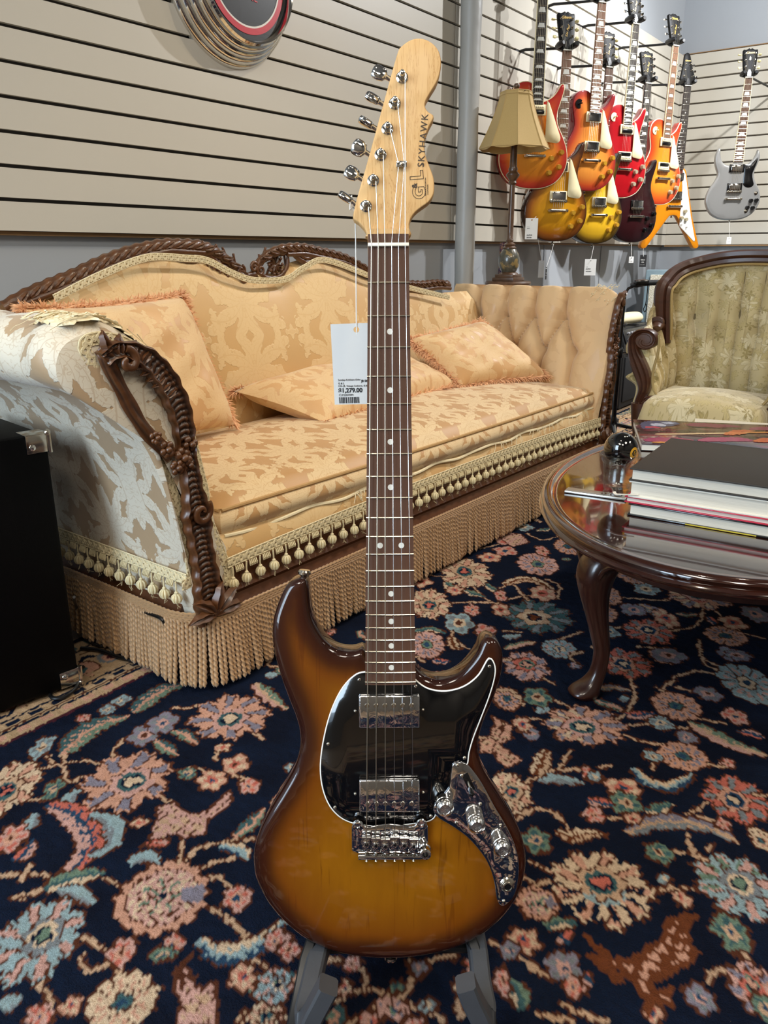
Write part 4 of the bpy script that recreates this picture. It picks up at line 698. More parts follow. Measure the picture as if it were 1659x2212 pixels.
# ------------------------------------------------------------------ the stand under it
M_STAND = plain('stand_rubber', '#3E4044', .42, 0, .1, 50, bump=.1, bscale=300); M_STANDB = plain('stand_black', '#0E0F11', .35, 0, .2, 30)
st_c = W(0, 0, 0); base = HMAT @ Vector((0, -.15, -.03)); base.z = 0
SM = Matrix.Translation(base)
gs_ = thing('guitar_stand', 'folding dark grey plastic stand holding the sunburst guitar by its lower edge', 'stand', SM)
SI = SM.inverted() @ HMAT
def hl(x, y, z): return SI @ Vector((x*.001, y*.001, z*.001))
def ground(p, z=.006): q = Vector(p); q.z = z; return q
def plate_sweep(name, pts, wd, th, mat, parent, side):
    """flat bar of given width (along the guitar's z) and thickness, following pts"""
    b = MB(); rs = []
    pts = [Vector(p) for p in pts]
    for i, p in enumerate(pts):
        tq = (pts[min(i+1, len(pts)-1)]-pts[max(i-1, 0)]).normalized(); sx = Vector((1, 0, 0)); sx = (sx-tq*sx.dot(tq)).normalized(); n = tq.cross(sx)
        w = wd[i]/2; h = th/2; c = .25*min(w, h)
        rs.append([p+sx*a+n*e for a, e in ((-h, -w+c), (-h+c, -w), (h-c, -w), (h, -w+c), (h, w-c), (h-c, w), (-h+c, w), (-h, w-c))])
    b.rings(rs); return b.build(name, mat, parent, angle=30)
for sgn in (-1, 1):
    x = 86*sgn
    back = hl(x*1.0, -60, -70); low = hl(x*1.06, -148, -62)
    fr = ground(hl(x*1.38, -150, 60)); bk = ground(hl(x*1.36, -150, -210))
    # broad side panel from the back rest to the ground
    leg = plate_sweep('side_frame', [hl(x*.96, -70, -62), hl(x*1.03, -128, -58), hl(x*1.16, -165, -40), (fr+hl(x*1.28, -190, -20))*.5, fr], [.03, .04, .075, .085, .05], .012, M_STANDB, gs_, sgn)
    plate_sweep('rear_leg', [hl(x*1.0, -110, -64), (bk+hl(x*1.05, -150, -75))*.5, bk], [.03, .03, .03], .012, M_STANDB, gs_, sgn)
    # ledge with its up-turned hook
    HP = [(-84, -112, -60), (-82, -142, -48), (-86, -152, -20), (-91, -163, 15), (-95.5, -175, 45), (-90, -172, 58), (-78, -147, 63), (-67, -124, 66)] if sgn < 0 else [(94, -112, -60), (99, -140, -48), (101, -152, -20), (100.5, -164, 15), (102, -173, 45), (97, -170, 58), (85, -144, 63), (77, -122, 66)]
    plate_sweep('support_arm', catmull([hl(*q) for q in HP], 5), [.026]*8+[.025]*28, .021, M_STAND, gs_, sgn)
b = MB(); b.tube([hl(-98, -172, -64), hl(98, -172, -64)], .006, 8); b.build('cross_bar', M_STANDB, gs_)
# ------------------------------------------------------------------ its price tag on a white thread
def price_tag(name, label, M, w, h, rows, mat=PAPER, string=None, hole=True, ink=INK, group=None):
    """M: tag frame with the hole at the origin, y up"""
    t = thing(name, label, 'price tag', M, group)
    o_ = [(-w/2, -h+.006), (-w/2, .006), (w/2, .006), (w/2, -h+.006)]; th = .0006; b = MB(); n = 16; hr = .0034
    outer = [Vector((-w/2, .007, 0)), Vector((w/2, .007, 0)), Vector((w/2, -.007, 0)), Vector((-w/2, -.007, 0))]
    q0 = math.atan2(.007, w/2); AN = sorted([2*PI*k/12+.01 for k in range(12)]+[q0, PI-q0, PI+q0, 2*PI-q0]); ring = [Vector((hr*math.cos(a), hr*math.sin(a), 0)) for a in AN]
    sq = []
    for k in range(n):
        a = AN[k]; c_, s_ = math.cos(a), math.sin(a); q = min(w/2/max(abs(c_), 1e-6), .007/max(abs(s_), 1e-6)); sq.append(Vector((c_*q, s_*q, 0)))
    up = Vector((0, 0, th)); b.rings([ring, sq, [p+up for p in sq], [p+up for p in ring]], True, False)
    b.box((0, (-.007-h+.007)/2, th/2), (w, h-.014, th)); cd = b.build('card', mat, t, angle=20)
    for k, (tx, x, y, s, bo) in enumerate(rows):
        if tx == '|':
            b = MB(); xx = x; r_ = random.Random(3)
            while xx < x+s: wv = r_.choice((.0005, .0009, .0014)); b.box((xx+wv/2, y, th+.0001), (wv, bo, .0002)); xx += wv+r_.choice((.0004, .0008))
            b.build('barcode', ink, cd, False)
        elif tx == '#':
            b = MB(); b.box((x, y, th+.0001), (s, bo, .0002), .0); b.build('sticker', PAPER, cd, False)
        else: text('lettering', tx, s, ink, cd, xf((x, y, th+.0003)), .0001, bold=bo, align='LEFT')
    if string:
        Mi = M.inverted(); b = MB(); b.tube(catmull([Mi @ Vector(p) for p in string], 5), .0007, 5); b.build('thread', PAPER, t)
    return t
TAGD = .9045
def cam_pt(px, py, d): return Vector((0, 0, CAMH))+_F*d+_R*((px-829.5)/1712.74*d)-_U*((py-1106)/1712.74*d)
M_TAG = plain('shaded_white_card', '#C8C7C4', .6, 0, .03)  # white card; its shade is put into this greyer colour
th_ = cam_pt(770, 712, TAGD); hb = HMAT @ mm(HBTN[5], HZ-.018)
tm = frame(th_, (.985, -.17, .045), (.0, .05, 1.0))
price_tag('price_tag', 'large white price tag hanging on a thread behind the sunburst guitar neck', tm, .060, .092,
          [('Sunday-Kirkham-Elder', -.0245, -.0565, .0030, 0), ('G & L', -.0245, -.0605, .0030, .00004), ('JB SKYHAWK', .003, -.0582, .0036, .0001), ('USA JB, Vintage Sunburst, 8.5lbs', -.0245, -.0636, .0028, 0), ('$1,279.00', -.0247, -.0688, .0072, .00025), ('CLF2207099', -.0245, -.0740, .0034, 0), ('|', -.0245, -.0800, .024, .007)],
          M_TAG, [hb+Vector((.006, 0, .002)), hb+Vector((.004, -.003, -.012)), th_+Vector((0, 0, .12)), th_+Vector((0, -.001, .006)), th_+Vector((.0005, .001, -.002))])
# ------------------------------------------------------------------ the sofa (frame: x along its front, y back to the wall, z up)
SOFA = Matrix.Translation(W(1.0, .745, 0)) @ Matrix.Rotation(AANG-.027, 4, 'Z')
SL = 2.06                                        # between the two front posts
def damask(name, ground, motif, P=.26, thr=.5, gloss=.42, soft=.03, bump=.5, vein=True, aux=None, seed=0.):
    """woven damask: mirrored leaf-like figures in UV metres"""
    t = NT(name); u = t.uv(); s = t.n('ShaderNodeSeparateXYZ'); t.l(u, s.inputs[0])
    x = t.math('PINGPONG', t.math('ADD', s.outputs[0], 50.*P), P*.5); y = t.math('PINGPONG', t.math('ADD', s.outputs[1], 50.*P+seed), P*.72)
    cb = t.n('ShaderNodeCombineXYZ'); t.l(x, cb.inputs[0]); t.l(y, cb.inputs[1]); cb.inputs[2].default_value = seed
    n1 = t.noise(cb.outputs[0], 3.4/P, 3, .55, .5); n0 = t.noise(cb.outputs[0], 12./P, 2, .6)
    def plume(cx, cy, sx, sy, k, ph, amp):
        dx = t.math('DIVIDE', t.math('SUBTRACT', x, P*cx), P*sx); dy = t.math('DIVIDE', t.math('SUBTRACT', y, P*cy), P*sy)
        r = t.math('SQRT', t.math('ADD', t.math('MULTIPLY', dx, dx), t.math('MULTIPLY', dy, dy))); th = t.math('ARCTAN2', dx, dy)
        lo = t.math('ABSOLUTE', t.math('SINE', t.math('ADD', t.math('MULTIPLY', th, k), t.math('ADD', t.math('MULTIPLY', r, 1.4), ph))))
        lo = t.math('ADD', t.math('MULTIPLY', lo, amp), .47); lo = t.math('ADD', lo, t.math('MULTIPLY', t.math('SUBTRACT', n0, .5), .95))
        return t.math('SUBTRACT', lo, r), th, r
    f1, th, r = plume(0, .30, .38, .40, 4.5, .4, .50); f2, th2, r2 = plume(.5, .66, .32, .36, 4.0, .9, .50); f3, _a, _b = plume(.34, .10, .12, .18, 2., .2, .3)
    f4 = t.math('MULTIPLY', t.math('SUBTRACT', n1, thr+.13), 3.)
    f1 = t.math('MAXIMUM', f1, f2); f2 = t.math('MAXIMUM', f3, f4)
    sm = t.n('ShaderNodeMapRange', interpolation_type='SMOOTHSTEP'); t.l(t.math('MAXIMUM', f1, f2), sm.inputs[0]); sm.inputs[1].default_value = -soft; sm.inputs[2].default_value = soft
    m = sm.outputs[0]
    vn = t.math('ABSOLUTE', t.math('SINE', t.math('ADD', t.math('MULTIPLY', th, 7.), t.math('MULTIPLY', r, 5.)))); vl = t.math('LESS_THAN', vn, .14)
    weave = t.noise(u, 900, 1); blot = t.noise(u, 5, 3)
    g = t.mix(t.math('MULTIPLY', blot, .5), lin(ground), tuple(v*.86 for v in lin(ground)[:3])+(1,)); c = t.mix(m, g, lin(motif))
    if vein: c = t.mix(t.math('MULTIPLY', t.math('MULTIPLY', t.math('MAXIMUM', vl, t.math('LESS_THAN', t.math('ABSOLUTE', t.math('SUBTRACT', t.noise(cb.outputs[0], 16./P, 1), .5)), .018)), m), .42), c, lin(ground))
    if aux: c = t.mix(t.math('MULTIPLY', t.math('GREATER_THAN', t.noise(u, 13, 2), .58), .45), c, lin(aux))
    t.l(c, t.b.inputs['Base Color']); rg = t.math('ADD', t.math('MULTIPLY', m, .22), gloss); t.l(rg, t.b.inputs['Roughness']); t.set(sheen=.25, spec=.45)
    h = t.math('ADD', t.math('MULTIPLY', m, 1.), t.math('MULTIPLY', weave, .25)); h = t.math('SUBTRACT', h, t.math('MULTIPLY', t.math('MULTIPLY', vl, m), .5)); t.bump(h, bump, .0018)
    return t.m
M_DAM = damask('gold_damask', '#D2AA70', '#DDBD88', .36); M_DAMS = damask('side_damask', '#B29674', '#D6CCB8', .25, gloss=.40)
M_DAMC = damask('seat_damask', '#C2955E', '#DEC294', .22, .47); M_TUFT = damask('tufted_damask', '#D6B284', '#D9B789', .3, bump=.08, vein=False)
M_PILLOW = damask('peach_damask', '#D4A772', '#DEBC8A', .20, .5, bump=.35)
M_FRAY = plain('frayed_lining', '#E6D8B4', .9, 0, .12, 60, bump=.5, bscale=250); M_WELT = plain('welt_cord', '#B9935F', .7, 0, .1, 60)
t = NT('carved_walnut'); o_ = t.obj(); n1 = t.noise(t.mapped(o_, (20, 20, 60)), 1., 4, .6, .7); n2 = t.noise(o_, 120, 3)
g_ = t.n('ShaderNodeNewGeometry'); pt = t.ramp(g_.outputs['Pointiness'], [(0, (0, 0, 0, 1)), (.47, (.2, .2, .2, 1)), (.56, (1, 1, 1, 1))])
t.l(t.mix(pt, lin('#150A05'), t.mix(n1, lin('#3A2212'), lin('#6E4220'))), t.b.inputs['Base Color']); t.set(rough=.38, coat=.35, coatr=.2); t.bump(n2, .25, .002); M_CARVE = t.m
M_RAIL = wood('sofa_rail_walnut', '#3A1F10', '#6B3F20', (4, 60, 60), .42, .25, .3)
M_BRAID = plain('gimp_braid', '#DCCDA6', .75, 0, .18, 120, bump=.6, bscale=500); M_TASS = plain('tassel_silk', '#DDCEA4', .6, 0, .2, 150, bump=.6, bscale=600)
M_CORD = plain('bullion_cord', '#A8835A', .5, 0, .22, 200, bump=.4, bscale=900, sheen=.3)
sofa = thing('carved_sofa', 'antique carved sofa in gold damask with tassels and long bullion fringe', 'sofa', SOFA)
def V2(p, y): return Vector((p[0], y, p[1]))
# arms: rolled section carried from front to back
ARM = [(.0, .16), (-.012, .22), (-.022, .30), (-.045, .42), (-.075, .52), (-.12, .61), (-.165, .665), (-.192, .692), (-.225, .692), (-.258, .715), (-.268, .755), (-.252, .795), (-.21, .818), (-.155, .820),
       (-.105, .795), (-.06, .752), (-.025, .70), (.0, .64), (.022, .57), (.04, .50), (.058, .43), (.075, .36), (.085, .28), (.085, .18)]
ARM = [(x, z if z < .4 else .4+(z-.4)*.935) for x, z in ARM]
armp = [(p.x, p.y) for p in catmull([Vector((x, z, 0)) for x, z in ARM], 3)]
def arm_mesh(mirror, tuft=False):
    n = 120 if tuft else 30; P = []; UVs = []; L = [0]
    pr = [(p.x, p.y) for p in resample([Vector((x, z, 0)) for x, z in armp], .007 if tuft else .012)]
    for a, c in zip(pr, pr[1:]): L.append(L[-1]+math.dist(a, c))
    C = Vector((-.09, .5))
    for k in range(n+1):
        y = .0+(.74 if mirror else .65)*k/n; ease = 1-.10*max(0, 1-k/(n*.09))**2; row = []; uv = []
        for (x, z), l in zip(pr, L):
            nx, nz = x, z
            if k < n*.09 and z > .3: nx = -.09+(x+.09)*ease; nz = .55+(z-.55)*(ease if z > .55 else 1)
            if not tuft and z > .66:       # gathers of the roll
                g = .006*math.sin(y*38+.6)*min(1, (z-.66)*14); nx += g*(-1 if x < -.15 else .3); nz += g*.6
            d = 0
            if tuft and x > -.2:
                s_ = y/.74; d = tuft_depth(s_, z); nz -= d*.45*(1 if z > .66 else .1)
            row.append(Vector(((SL-nx*(.28 if nx < 0 else 1.)+d*.9) if mirror else nx, y, nz if not mirror or nz < .4 else .4+(nz-.4)*.95))); uv.append((y, l))
        P.append(row); UVs.append(uv)
    b = MB(); b.grid(P, UVs, mirror)
    # rounded front face
    fr = P[0]; c = Vector((SL+.02 if mirror else -.075, .004, .55)); m = len(fr); cap = []; uvc = []
    for r in (1, .9, .6, .25, 0):
        cap.append([p.lerp(c, 1-r)+Vector((0, -.016*math.sqrt(max(0, 1-r*r)), 0)) for p in fr]); uvc.append([((p.x), (p.z)) for p in cap[-1]])
    b.grid(cap, uvc); return b
# tufting of the right arm: creases in (distance to the front 0..1, height)
TB1 = [(.28, .672), (.47, .672), (.65, .672), (.83, .672)]; TB2 = [(.19, .53), (.375, .53), (.56, .53), (.74, .53), (.92, .53)]
# expressed front->back; the photograph shows five puffs along the top
TSEG = [((x, .672), (x+.01, .86)) for x, z in TB1]
for x, z in TB1:
    for x2, z2 in TB2:
        if abs(x-x2) < .16: TSEG.append(((x, z), (x2, z2)))
TSEG += [((x, .53), (x, .40)) for x, z in TB2]
def tuft_depth(s, z, segs=TSEG, btn=TB1+TB2, W_=.72, A=.060):
    p = Vector((s*W_, z)); d = 9
    for a, c in segs:
        a = Vector((a[0]*W_, a[1])); c = Vector((c[0]*W_, c[1])); e = c-a; t_ = max(0, min(1, (p-a).dot(e)/e.dot(e))); d = min(d, (p-a-e*t_).length)
    q = min((p-Vector((x*W_, zz))).length for x, zz in btn)
    puff = min(1, d/.055); return A*(1-math.sqrt(max(0, 1-(1-puff)**2)))*.95+.034*math.exp(-(q/.024)**2)
def tuft_depth_front(s, z): return tuft_depth(s, z)
la = arm_mesh(False).build('left_arm', M_DAMS, sofa); la['label'] = 'rolled sofa arm in silvery damask with a torn top'
ra = arm_mesh(True, True).build('right_arm', M_TUFT, sofa); ra['label'] = 'deep-buttoned rolled sofa arm'
b = MB()
for x, z in TB1+TB2[1:-1]:
    y = .02+.63*(1-(1-x)) if False else .02+.63*(1-x)
# torn lining on the left arm
rr = random.Random(3); b = MB()
arcl = resample([Vector((x, z, 0)) for x, z in armp], .008); top_i = [i for i, p in enumerate(arcl) if p.y > .70 and p.x > -.235 and p.x < -.05]
G = []
for i in top_i:
    p = arcl[i]; q = arcl[i+1]; n_ = Vector((-(q.y-p.y), q.x-p.x, 0)).normalized(); f = (i-top_i[0])/(len(top_i)-1); row = []
    for j in range(15):
        g = j/14; hw = (.085+.03*math.sin(f*9)+.02*math.sin(f*23))*math.sin(min(1, f*.9+.08)*PI)**.4; y = .062+(g-.5)*1.3*hw+.008*math.sin(i*1.9+j); lift = (.003+.007*abs(math.sin(i*1.37+j*.9)*math.sin(j*1.31)))*min(1, 6*g, 6*(1-g))-.002
        row.append(Vector((p.x+n_.x*lift, y, p.y+n_.y*lift)))
    G.append(row)
b.grid(G)
for k in range(40):
    i = rr.choice(top_i); y = .06+rr.uniform(-.06, .07); pts = []
    for q_ in range(5):
        ii = min(len(arcl)-2, max(1, i+q_*rr.choice((-1, 1)))); p = arcl[ii]; pts.append(Vector((p.x, y+rr.uniform(-.008, .008)+.004*q_, p.y+.006+.004*rr.random())))
    b.tube(catmull(pts, 3), rr.choice((.001, .0018, .003)), 5, flat=.5)
stuff(b.build('torn_lining', M_FRAY, la))
rr = random.Random(8); b = MB()
for k in range(40):
    y = rr.uniform(.0, .10); x = rr.uniform(-.20, -.05); zz = max(z for xx, z in armp if abs(xx-x) < .02 and z > .6); zz = .4+(zz-.4)*.95; d = Vector((rr.uniform(-.4, .4), rr.uniform(-1, -.2), rr.uniform(.1, .9))); x = SL-.28*x-SL; b.tube([(SL+x, y, zz-.004), Vector((SL+x, y, zz))+d*.012, Vector((SL+x, y, zz))+d*.02+Vector((0, 0, -.006))], .0011, 4)
stuff(b.build('frayed_edge', M_FRAY, ra))
# back with its serpentine top
def crest_z(x):
    P = SBK; 
    if x <= P[0][0]: return P[0][1]
    for a, c in zip(P, P[1:]):
        if a[0] <= x <= c[0]: f = (x-a[0])/(c[0]-a[0]); f = f*f*(3-2*f)*.5+f*.5; return a[1]+(c[1]-a[1])*f
    return P[-1][1]
P = []; UVs = []
for i in range(91):
    x = -.02+(SL+.04)*i/90; zt = min(crest_z(x), .9)+.012; row = []; uv = []
    for j in range(31):
        v = j/30; z = .30+(zt-.30)*v; bul = .045*math.sin(min(1, v*1.05)*PI)**.6*(1-.25*v); y = .585+.055*v-bul+.012*math.sin(v*PI)*math.cos(x*3)
        e = min(1, (1-v)*9); y += (1-e)**2*.03; row.append(Vector((x, y, z))); uv.append((x, z))
    P.append(row); UVs.append(uv)
b = MB(); b.grid(P, UVs)
Q = [[Vector((p.x, .668, p.z-.003)) for p in r] for r in P]; b.grid(Q, UVs, True); b.grid([[r[-1], q[-1]] for r, q in zip(P, Q)], [[(u[-1][0], u[-1][1])]*2 for u in UVs])
b.build('back', M_DAM, sofa)
# carved crest rail
CRL = [(x, z-.017) for x, z in CRL]; CRR = [(x, z-.017) for x, z in CRR]
crest = thing('crest_rail', '', ''); crest.parent = sofa; del crest['label']; del crest['category']
def carved_sweep(pts, r, y, name, parent, ribs=60, amp=.28, taper=(.8, .8), step=.005, n=12, mat=None, flat=.85, groove=0.):
    P = resample(catmull([V2(p, y) if len(p) == 2 else Vector(p) for p in pts], 8), step); m = len(P); rad = []
    for i in range(m):
        f = i/(m-1); rr_ = r*(taper[0]+(1-taper[0])*min(1, f*5))*(taper[1]+(1-taper[1])*min(1, (1-f)*5)); rad.append(rr_)
    b = MB(); rs = []; N = Vector((0, -1, 0))
    for i, p in enumerate(P):
        tq = (P[min(i+1, m-1)]-P[max(i-1, 0)]).normalized(); Nn = (N-tq*N.dot(tq)).normalized(); B = tq.cross(Nn); row = []
        for k in range(n):
            a = 2*PI*k/n; w = 1+amp*math.sin(i*step*ribs*6.28/ .9+math.sin(a)*2.6+a*1.0)*(.5+.5*math.cos(a))+groove*math.cos(5*a+i*.05); row.append(p+(Nn*math.cos(a)*flat+B*math.sin(a))*rad[i]*w)
        rs.append(row)
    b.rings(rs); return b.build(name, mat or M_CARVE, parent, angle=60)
carved_sweep(CRL, .021, .652, 'crest_moulding', crest, 26, .16, (.8, .5)); carved_sweep(CRR, .021, .652, 'crest_moulding', crest, 26, .16, (.5, .8))
carved_sweep([(x, z-.014) for x, z in CRL[:8]], .010, .640, 'crest_bead', crest, 8, .05); carved_sweep([(x, z-.014) for x, z in CRR[4:]], .010, .640, 'crest_bead', crest, 8, .05)
def leafpiece(b, base, ang, L, w, y, curl=.3, th=.006):
    """one carved acanthus leaf lying on the frame"""
    rs = []; n = 9; p = Vector((base[0], y, base[1])); a = ang
    for i in range(n):
        f = i/(n-1); ww = w*math.sin(min(1, f*.93+.07)*PI)**.7*(1+.18*math.sin(f*18)); d = Vector((math.cos(a), 0, math.sin(a))); s = Vector((-math.sin(a), 0, math.cos(a)))
        lift = -th*math.sin(f*PI)
        rs.append([p+s*ww+Vector((0, .002, 0)), p+s*ww*.5+Vector((0, lift*.9, 0)), p+Vector((0, lift*.35, 0)), p-s*ww*.5+Vector((0, lift*.9, 0)), p-s*ww+Vector((0, .002, 0)), p+Vector((0, .006, 0))])
        p = p+d*L/(n-1); a += curl/(n-1)
    b.rings(rs)
rr = random.Random(4); b = MB()
for C_, sg in ((CRL, 1), (CRR, -1)):
    Q = resample(catmull([V2(p, 0) for p in C_], 6), .035)
    for i in range(1, len(Q)-1):
        tq = (Q[i+1]-Q[i-1]); a = math.atan2(tq.z, tq.x)+(0 if sg > 0 else PI)
        if (C_ is CRR and i < 3): continue
        leafpiece(b, (Q[i].x, Q[i].z-.004), a+.28*sg, .040, .0085, .634, .25*sg, .006)
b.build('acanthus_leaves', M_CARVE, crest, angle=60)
for L_, r_ in ((CLOOP, .0085), (CLOOP2, .0085)):
    carved_sweep(L_, r_, .645, 'crest_loop', crest, 40, .15, (1, 1)); carved_sweep([(x, z+.012) for x, z in L_[1:-1]], .0055, .640, 'crest_loop', crest, 40, .1, (.7, .7))
for L_ in (CINN1, CINN2): carved_sweep(L_, .0075, .645, 'crest_scroll', crest, 40, .15, (.8, .6))
def spiral(c, r0, turns, a0, y, r, sgn=1, nn=26): return [(c[0]+r0*(1-.86*f)*math.cos(a0+sgn*turns*6.28*f), y, c[1]+r0*(1-.86*f)*math.sin(a0+sgn*turns*6.28*f)) for f in np.linspace(0, 1, nn)]
for c, a0, sg in ((( .752, .852), 1.2, -1), ((.833, .853), 2.2, 1), ((.806, .862), 0, 1), (CRL[-1], 1.5, 1)):
    carved_sweep(spiral(c, .016, 1.5, a0, .640, .004, sg), .0052, 0, 'crest_scroll', crest, 10, .05, (1, .5), .003, 8)
carved_sweep([(.764, .845), (.782, .836), (.80, .838), (.821, .845)], .011, .648, 'crest_moulding', crest, 20, .15)
b = MB()
for base, n in (((.665, .888), 7), ((.70, .868), 6), ((.905, .868), 10), ((.64, .905), 4)):
    for k in range(n):
        a = 6.28*k/n+.3; leafpiece(b, base, a, .034, .0062, .650, .5, .006)
        q = (base[0]+.030*math.cos(a+.35), base[1]+.030*math.sin(a+.35)); b.ball((q[0], .646, q[1]), .0052, 8, 5)
b.build('berry_sprays', M_CARVE, crest, angle=60)
b = MB()
for (x0, x1, z0, z1) in ((.635, .742, .845, .915), (.845, .958, .838, .915)):
    for k in range(7):
        f = k/6; b.box((x0+(x1-x0)*f, .657, z0+(z1-z0)*(.5+.35*math.sin(k*2.1))), (.006, .006, (z1-z0)*.6), .001, Matrix.Rotation(.6*math.sin(k), 4, 'Y'))
b.build('openwork_stems', M_CARVE, crest)
# braid along the top of the back and along the posts
def ribbon_braid(pts, w, name, parent, n=Vector((0, -1, 0)), closed=False, amp=.0045, wave=.021, rcord=.0021):
    P = resample(catmull([Vector(p) for p in pts], 6), .003); b = MB(); m = len(P); fl = []
    for i, p in enumerate(P):
        tq = (P[min(i+1, m-1)]-P[max(i-1, 0)]).normalized(); s = tq.cross(n).normalized(); fl.append((p, tq, s))
    b.grid([[p-s*w/2, p-s*w*.46+n*.0022, p+s*w*.46+n*.0022, p+s*w/2] for p, tq, s in fl])
    for ph, off in ((0, -.16), (PI, .16)):
        for k in (-1, 0, 1): b.tube([p+s*(w*off*.6+amp*math.sin(i*.003/wave*2*PI+ph)+k*rcord*1.05)+n*(.0036) for i, (p, tq, s) in enumerate(fl)], rcord*.62, 5)
    for e in (-.48, .48): b.tube([p+s*w*e+n*(.0022+.0008*math.sin(i*2.0)) for i, (p, tq, s) in enumerate(fl)], .0019, 5)
    return b.build(name, M_BRAID, parent)
ribbon_braid([(x, .606, z-.004) for x, z in SBK[1:]], .017, 'braid_trim', sofa)
ribbon_braid([(x, -.004, z) for x, z in BRD0], .021, 'braid_trim', sofa)
ribbon_braid([(x, .0, z) for x, z in BRD1[::-1]], .021, 'braid_trim', sofa)
ribbon_braid([(-.148, -.002, .70), (-.12, -.002, .655), (-.095, -.002, .60), (-.078, -.002, .555)], .019, 'braid_trim', sofa)
# carved posts of the arms
def acanthus_strip(pts, hw, th, name, parent, pitch, sg):
    """hollowed leaf moulding: raised lips, ribbed hollow, scalloped edge"""
    P = resample(catmull([Vector(p) for p in pts], 8), .0022); m = len(P); b = MB(); rs = []; xs = np.linspace(-1, 1, 21); N = Vector((0, -1, 0))
    for i, p in enumerate(P):
        tq = (P[min(i+1, m-1)]-P[max(i-1, 0)]).normalized(); B = tq.cross(N).normalized(); f = i/(m-1); L = i*.0022; w = hw(f)*(1+.07*math.sin(L/.034*6.28)); row = []
        for x in xs:
            a = abs(x); lip = .62*math.exp(-((a-.80)/.15)**2); hol = -.30*(1-a*a); rib = .30*max(0, 1-a/.72)**.5*abs(math.sin(L/pitch*PI+a*1.6)) if a < .72 else .10*math.sin(L/.009+x*4)
            vein = .5*math.exp(-((x*sg-.30)/.10)**2)*(.6+.4*math.sin(L/.02)); row.append(p+B*(w*x)+N*(th*(.55+lip+hol+rib+.5*vein)*(1-.55*a**6)))
        row += [p+B*w*.9-N*.01, p-B*w*.9-N*.01]; rs.append(row)
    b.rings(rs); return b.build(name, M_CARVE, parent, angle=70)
def post(mx):
    f = (lambda x: SL-x*(.30 if x < 0 else 1.)) if mx else (lambda x: x)
    t_ = thing('arm_post', '', ''); t_.parent = sofa; del t_['label']; del t_['category']; yb = -.012
    m2 = lambda P: [(f(x), yb+dy, z) for x, z, dy in P]
    sg = -1 if mx else 1
    acanthus_strip(m2([(.022, .160, 0), (.012, .215, -.004), (.010, .26, -.006), (.004, .32, -.004), (-.002, .39, -.006), (-.010, .45, -.010), (-.014, .50, -.008), (-.014, .545, -.004)]), lambda f: .040-.022*f**.7+.010*math.exp(-((f-.62)/.10)**2), .016, 'lower_post', t_, .0125, sg)
    acanthus_strip(m2([(-.014, .530, 0), (-.019, .60, -.004), (-.042, .66, -.008), (-.074, .706, -.010), (-.112, .733, -.012), (-.150, .742, -.010), (-.176, .728, -.006)]), lambda f: .021+.008*math.sin(min(1, f*1.15)*PI)-.006*f, .015, 'upper_limb', t_, .0125, sg)
    carved_sweep(m2([(-.048, .532, 0), (-.088, .572, -.002), (-.120, .622, -.003), (-.143, .672, -.003), (-.160, .712, -.003), (-.168, .738, -.004), (-.150, .748, -.006)]), .0125, 0, 'outer_limb', t_, 12, .12, (1.2, .9), .004, 20, flat=.7, groove=.16)
    carved_sweep([(f(-.135+.0+.022*(1-.8*q)*math.cos(1.6-5.6*q)), yb-.018-.006*q, .722+.022*(1-.8*q)*math.sin(1.6-5.6*q)) for q in np.linspace(0, 1, 22)], .0085, 0, 'scroll', t_, 10, .06, (1, .6), .003, 10)
    carved_sweep([(f(.004+.026*(1-.85*q)*math.cos(.6-7*q)), yb-.014-.006*q, .405+.026*(1-.85*q)*math.sin(.6-7*q)) for q in np.linspace(0, 1, 28)], .0075, 0, 'scroll', t_, 10, .06, (1, .6), .003, 10)
    b = MB(); rr = random.Random(5)
    for c, r in (((-.030, .525), .020), ((-.066, .548), .017), ((-.010, .548), .016), ((-.046, .508), .016), ((-.088, .575), .013), ((-.018, .508), .014)):
        for k in range(7):
            a = 6.28*k/7+rr.random(); b.ball((f(c[0]+r*.62*math.cos(a)), yb-.016+rr.uniform(-.003, .003), c[1]+r*.62*math.sin(a)), r*.42, 8, 5, (1, .8, 1))
        b.ball((f(c[0]), yb-.022, c[1]), r*.42, 8, 5)
    b.build('rose_cluster', M_CARVE, t_, angle=70)
    b = MB()
    for k in range(5):
        a = PI/2+(k-2)*.62; leafpiece(b, (f(.022), .172), a if not mx else PI-a, .075, .014, yb-.020, .7*(1 if k > 2 else -1), .012)
    for k in range(4): leafpiece(b, (f(-.16+.018*k), .735-.01*k), (2.2-.35*k) if not mx else PI-(2.2-.35*k), .045, .010, yb-.012, -.8, .012)
    for k in range(6): leafpiece(b, (f(-.03-.012*k), .66+.012*k), (-2.4) if not mx else PI+2.4, .034, .006, yb-.014, -.5, .006)
    b.build('acanthus_leaves', M_CARVE, t_, angle=60)
    b = MB(); b.box((f(.03), .05, .09), (.06, .06, .15), .012); b.build('foot_block', M_CARVE, t_)
post(False); post(True)
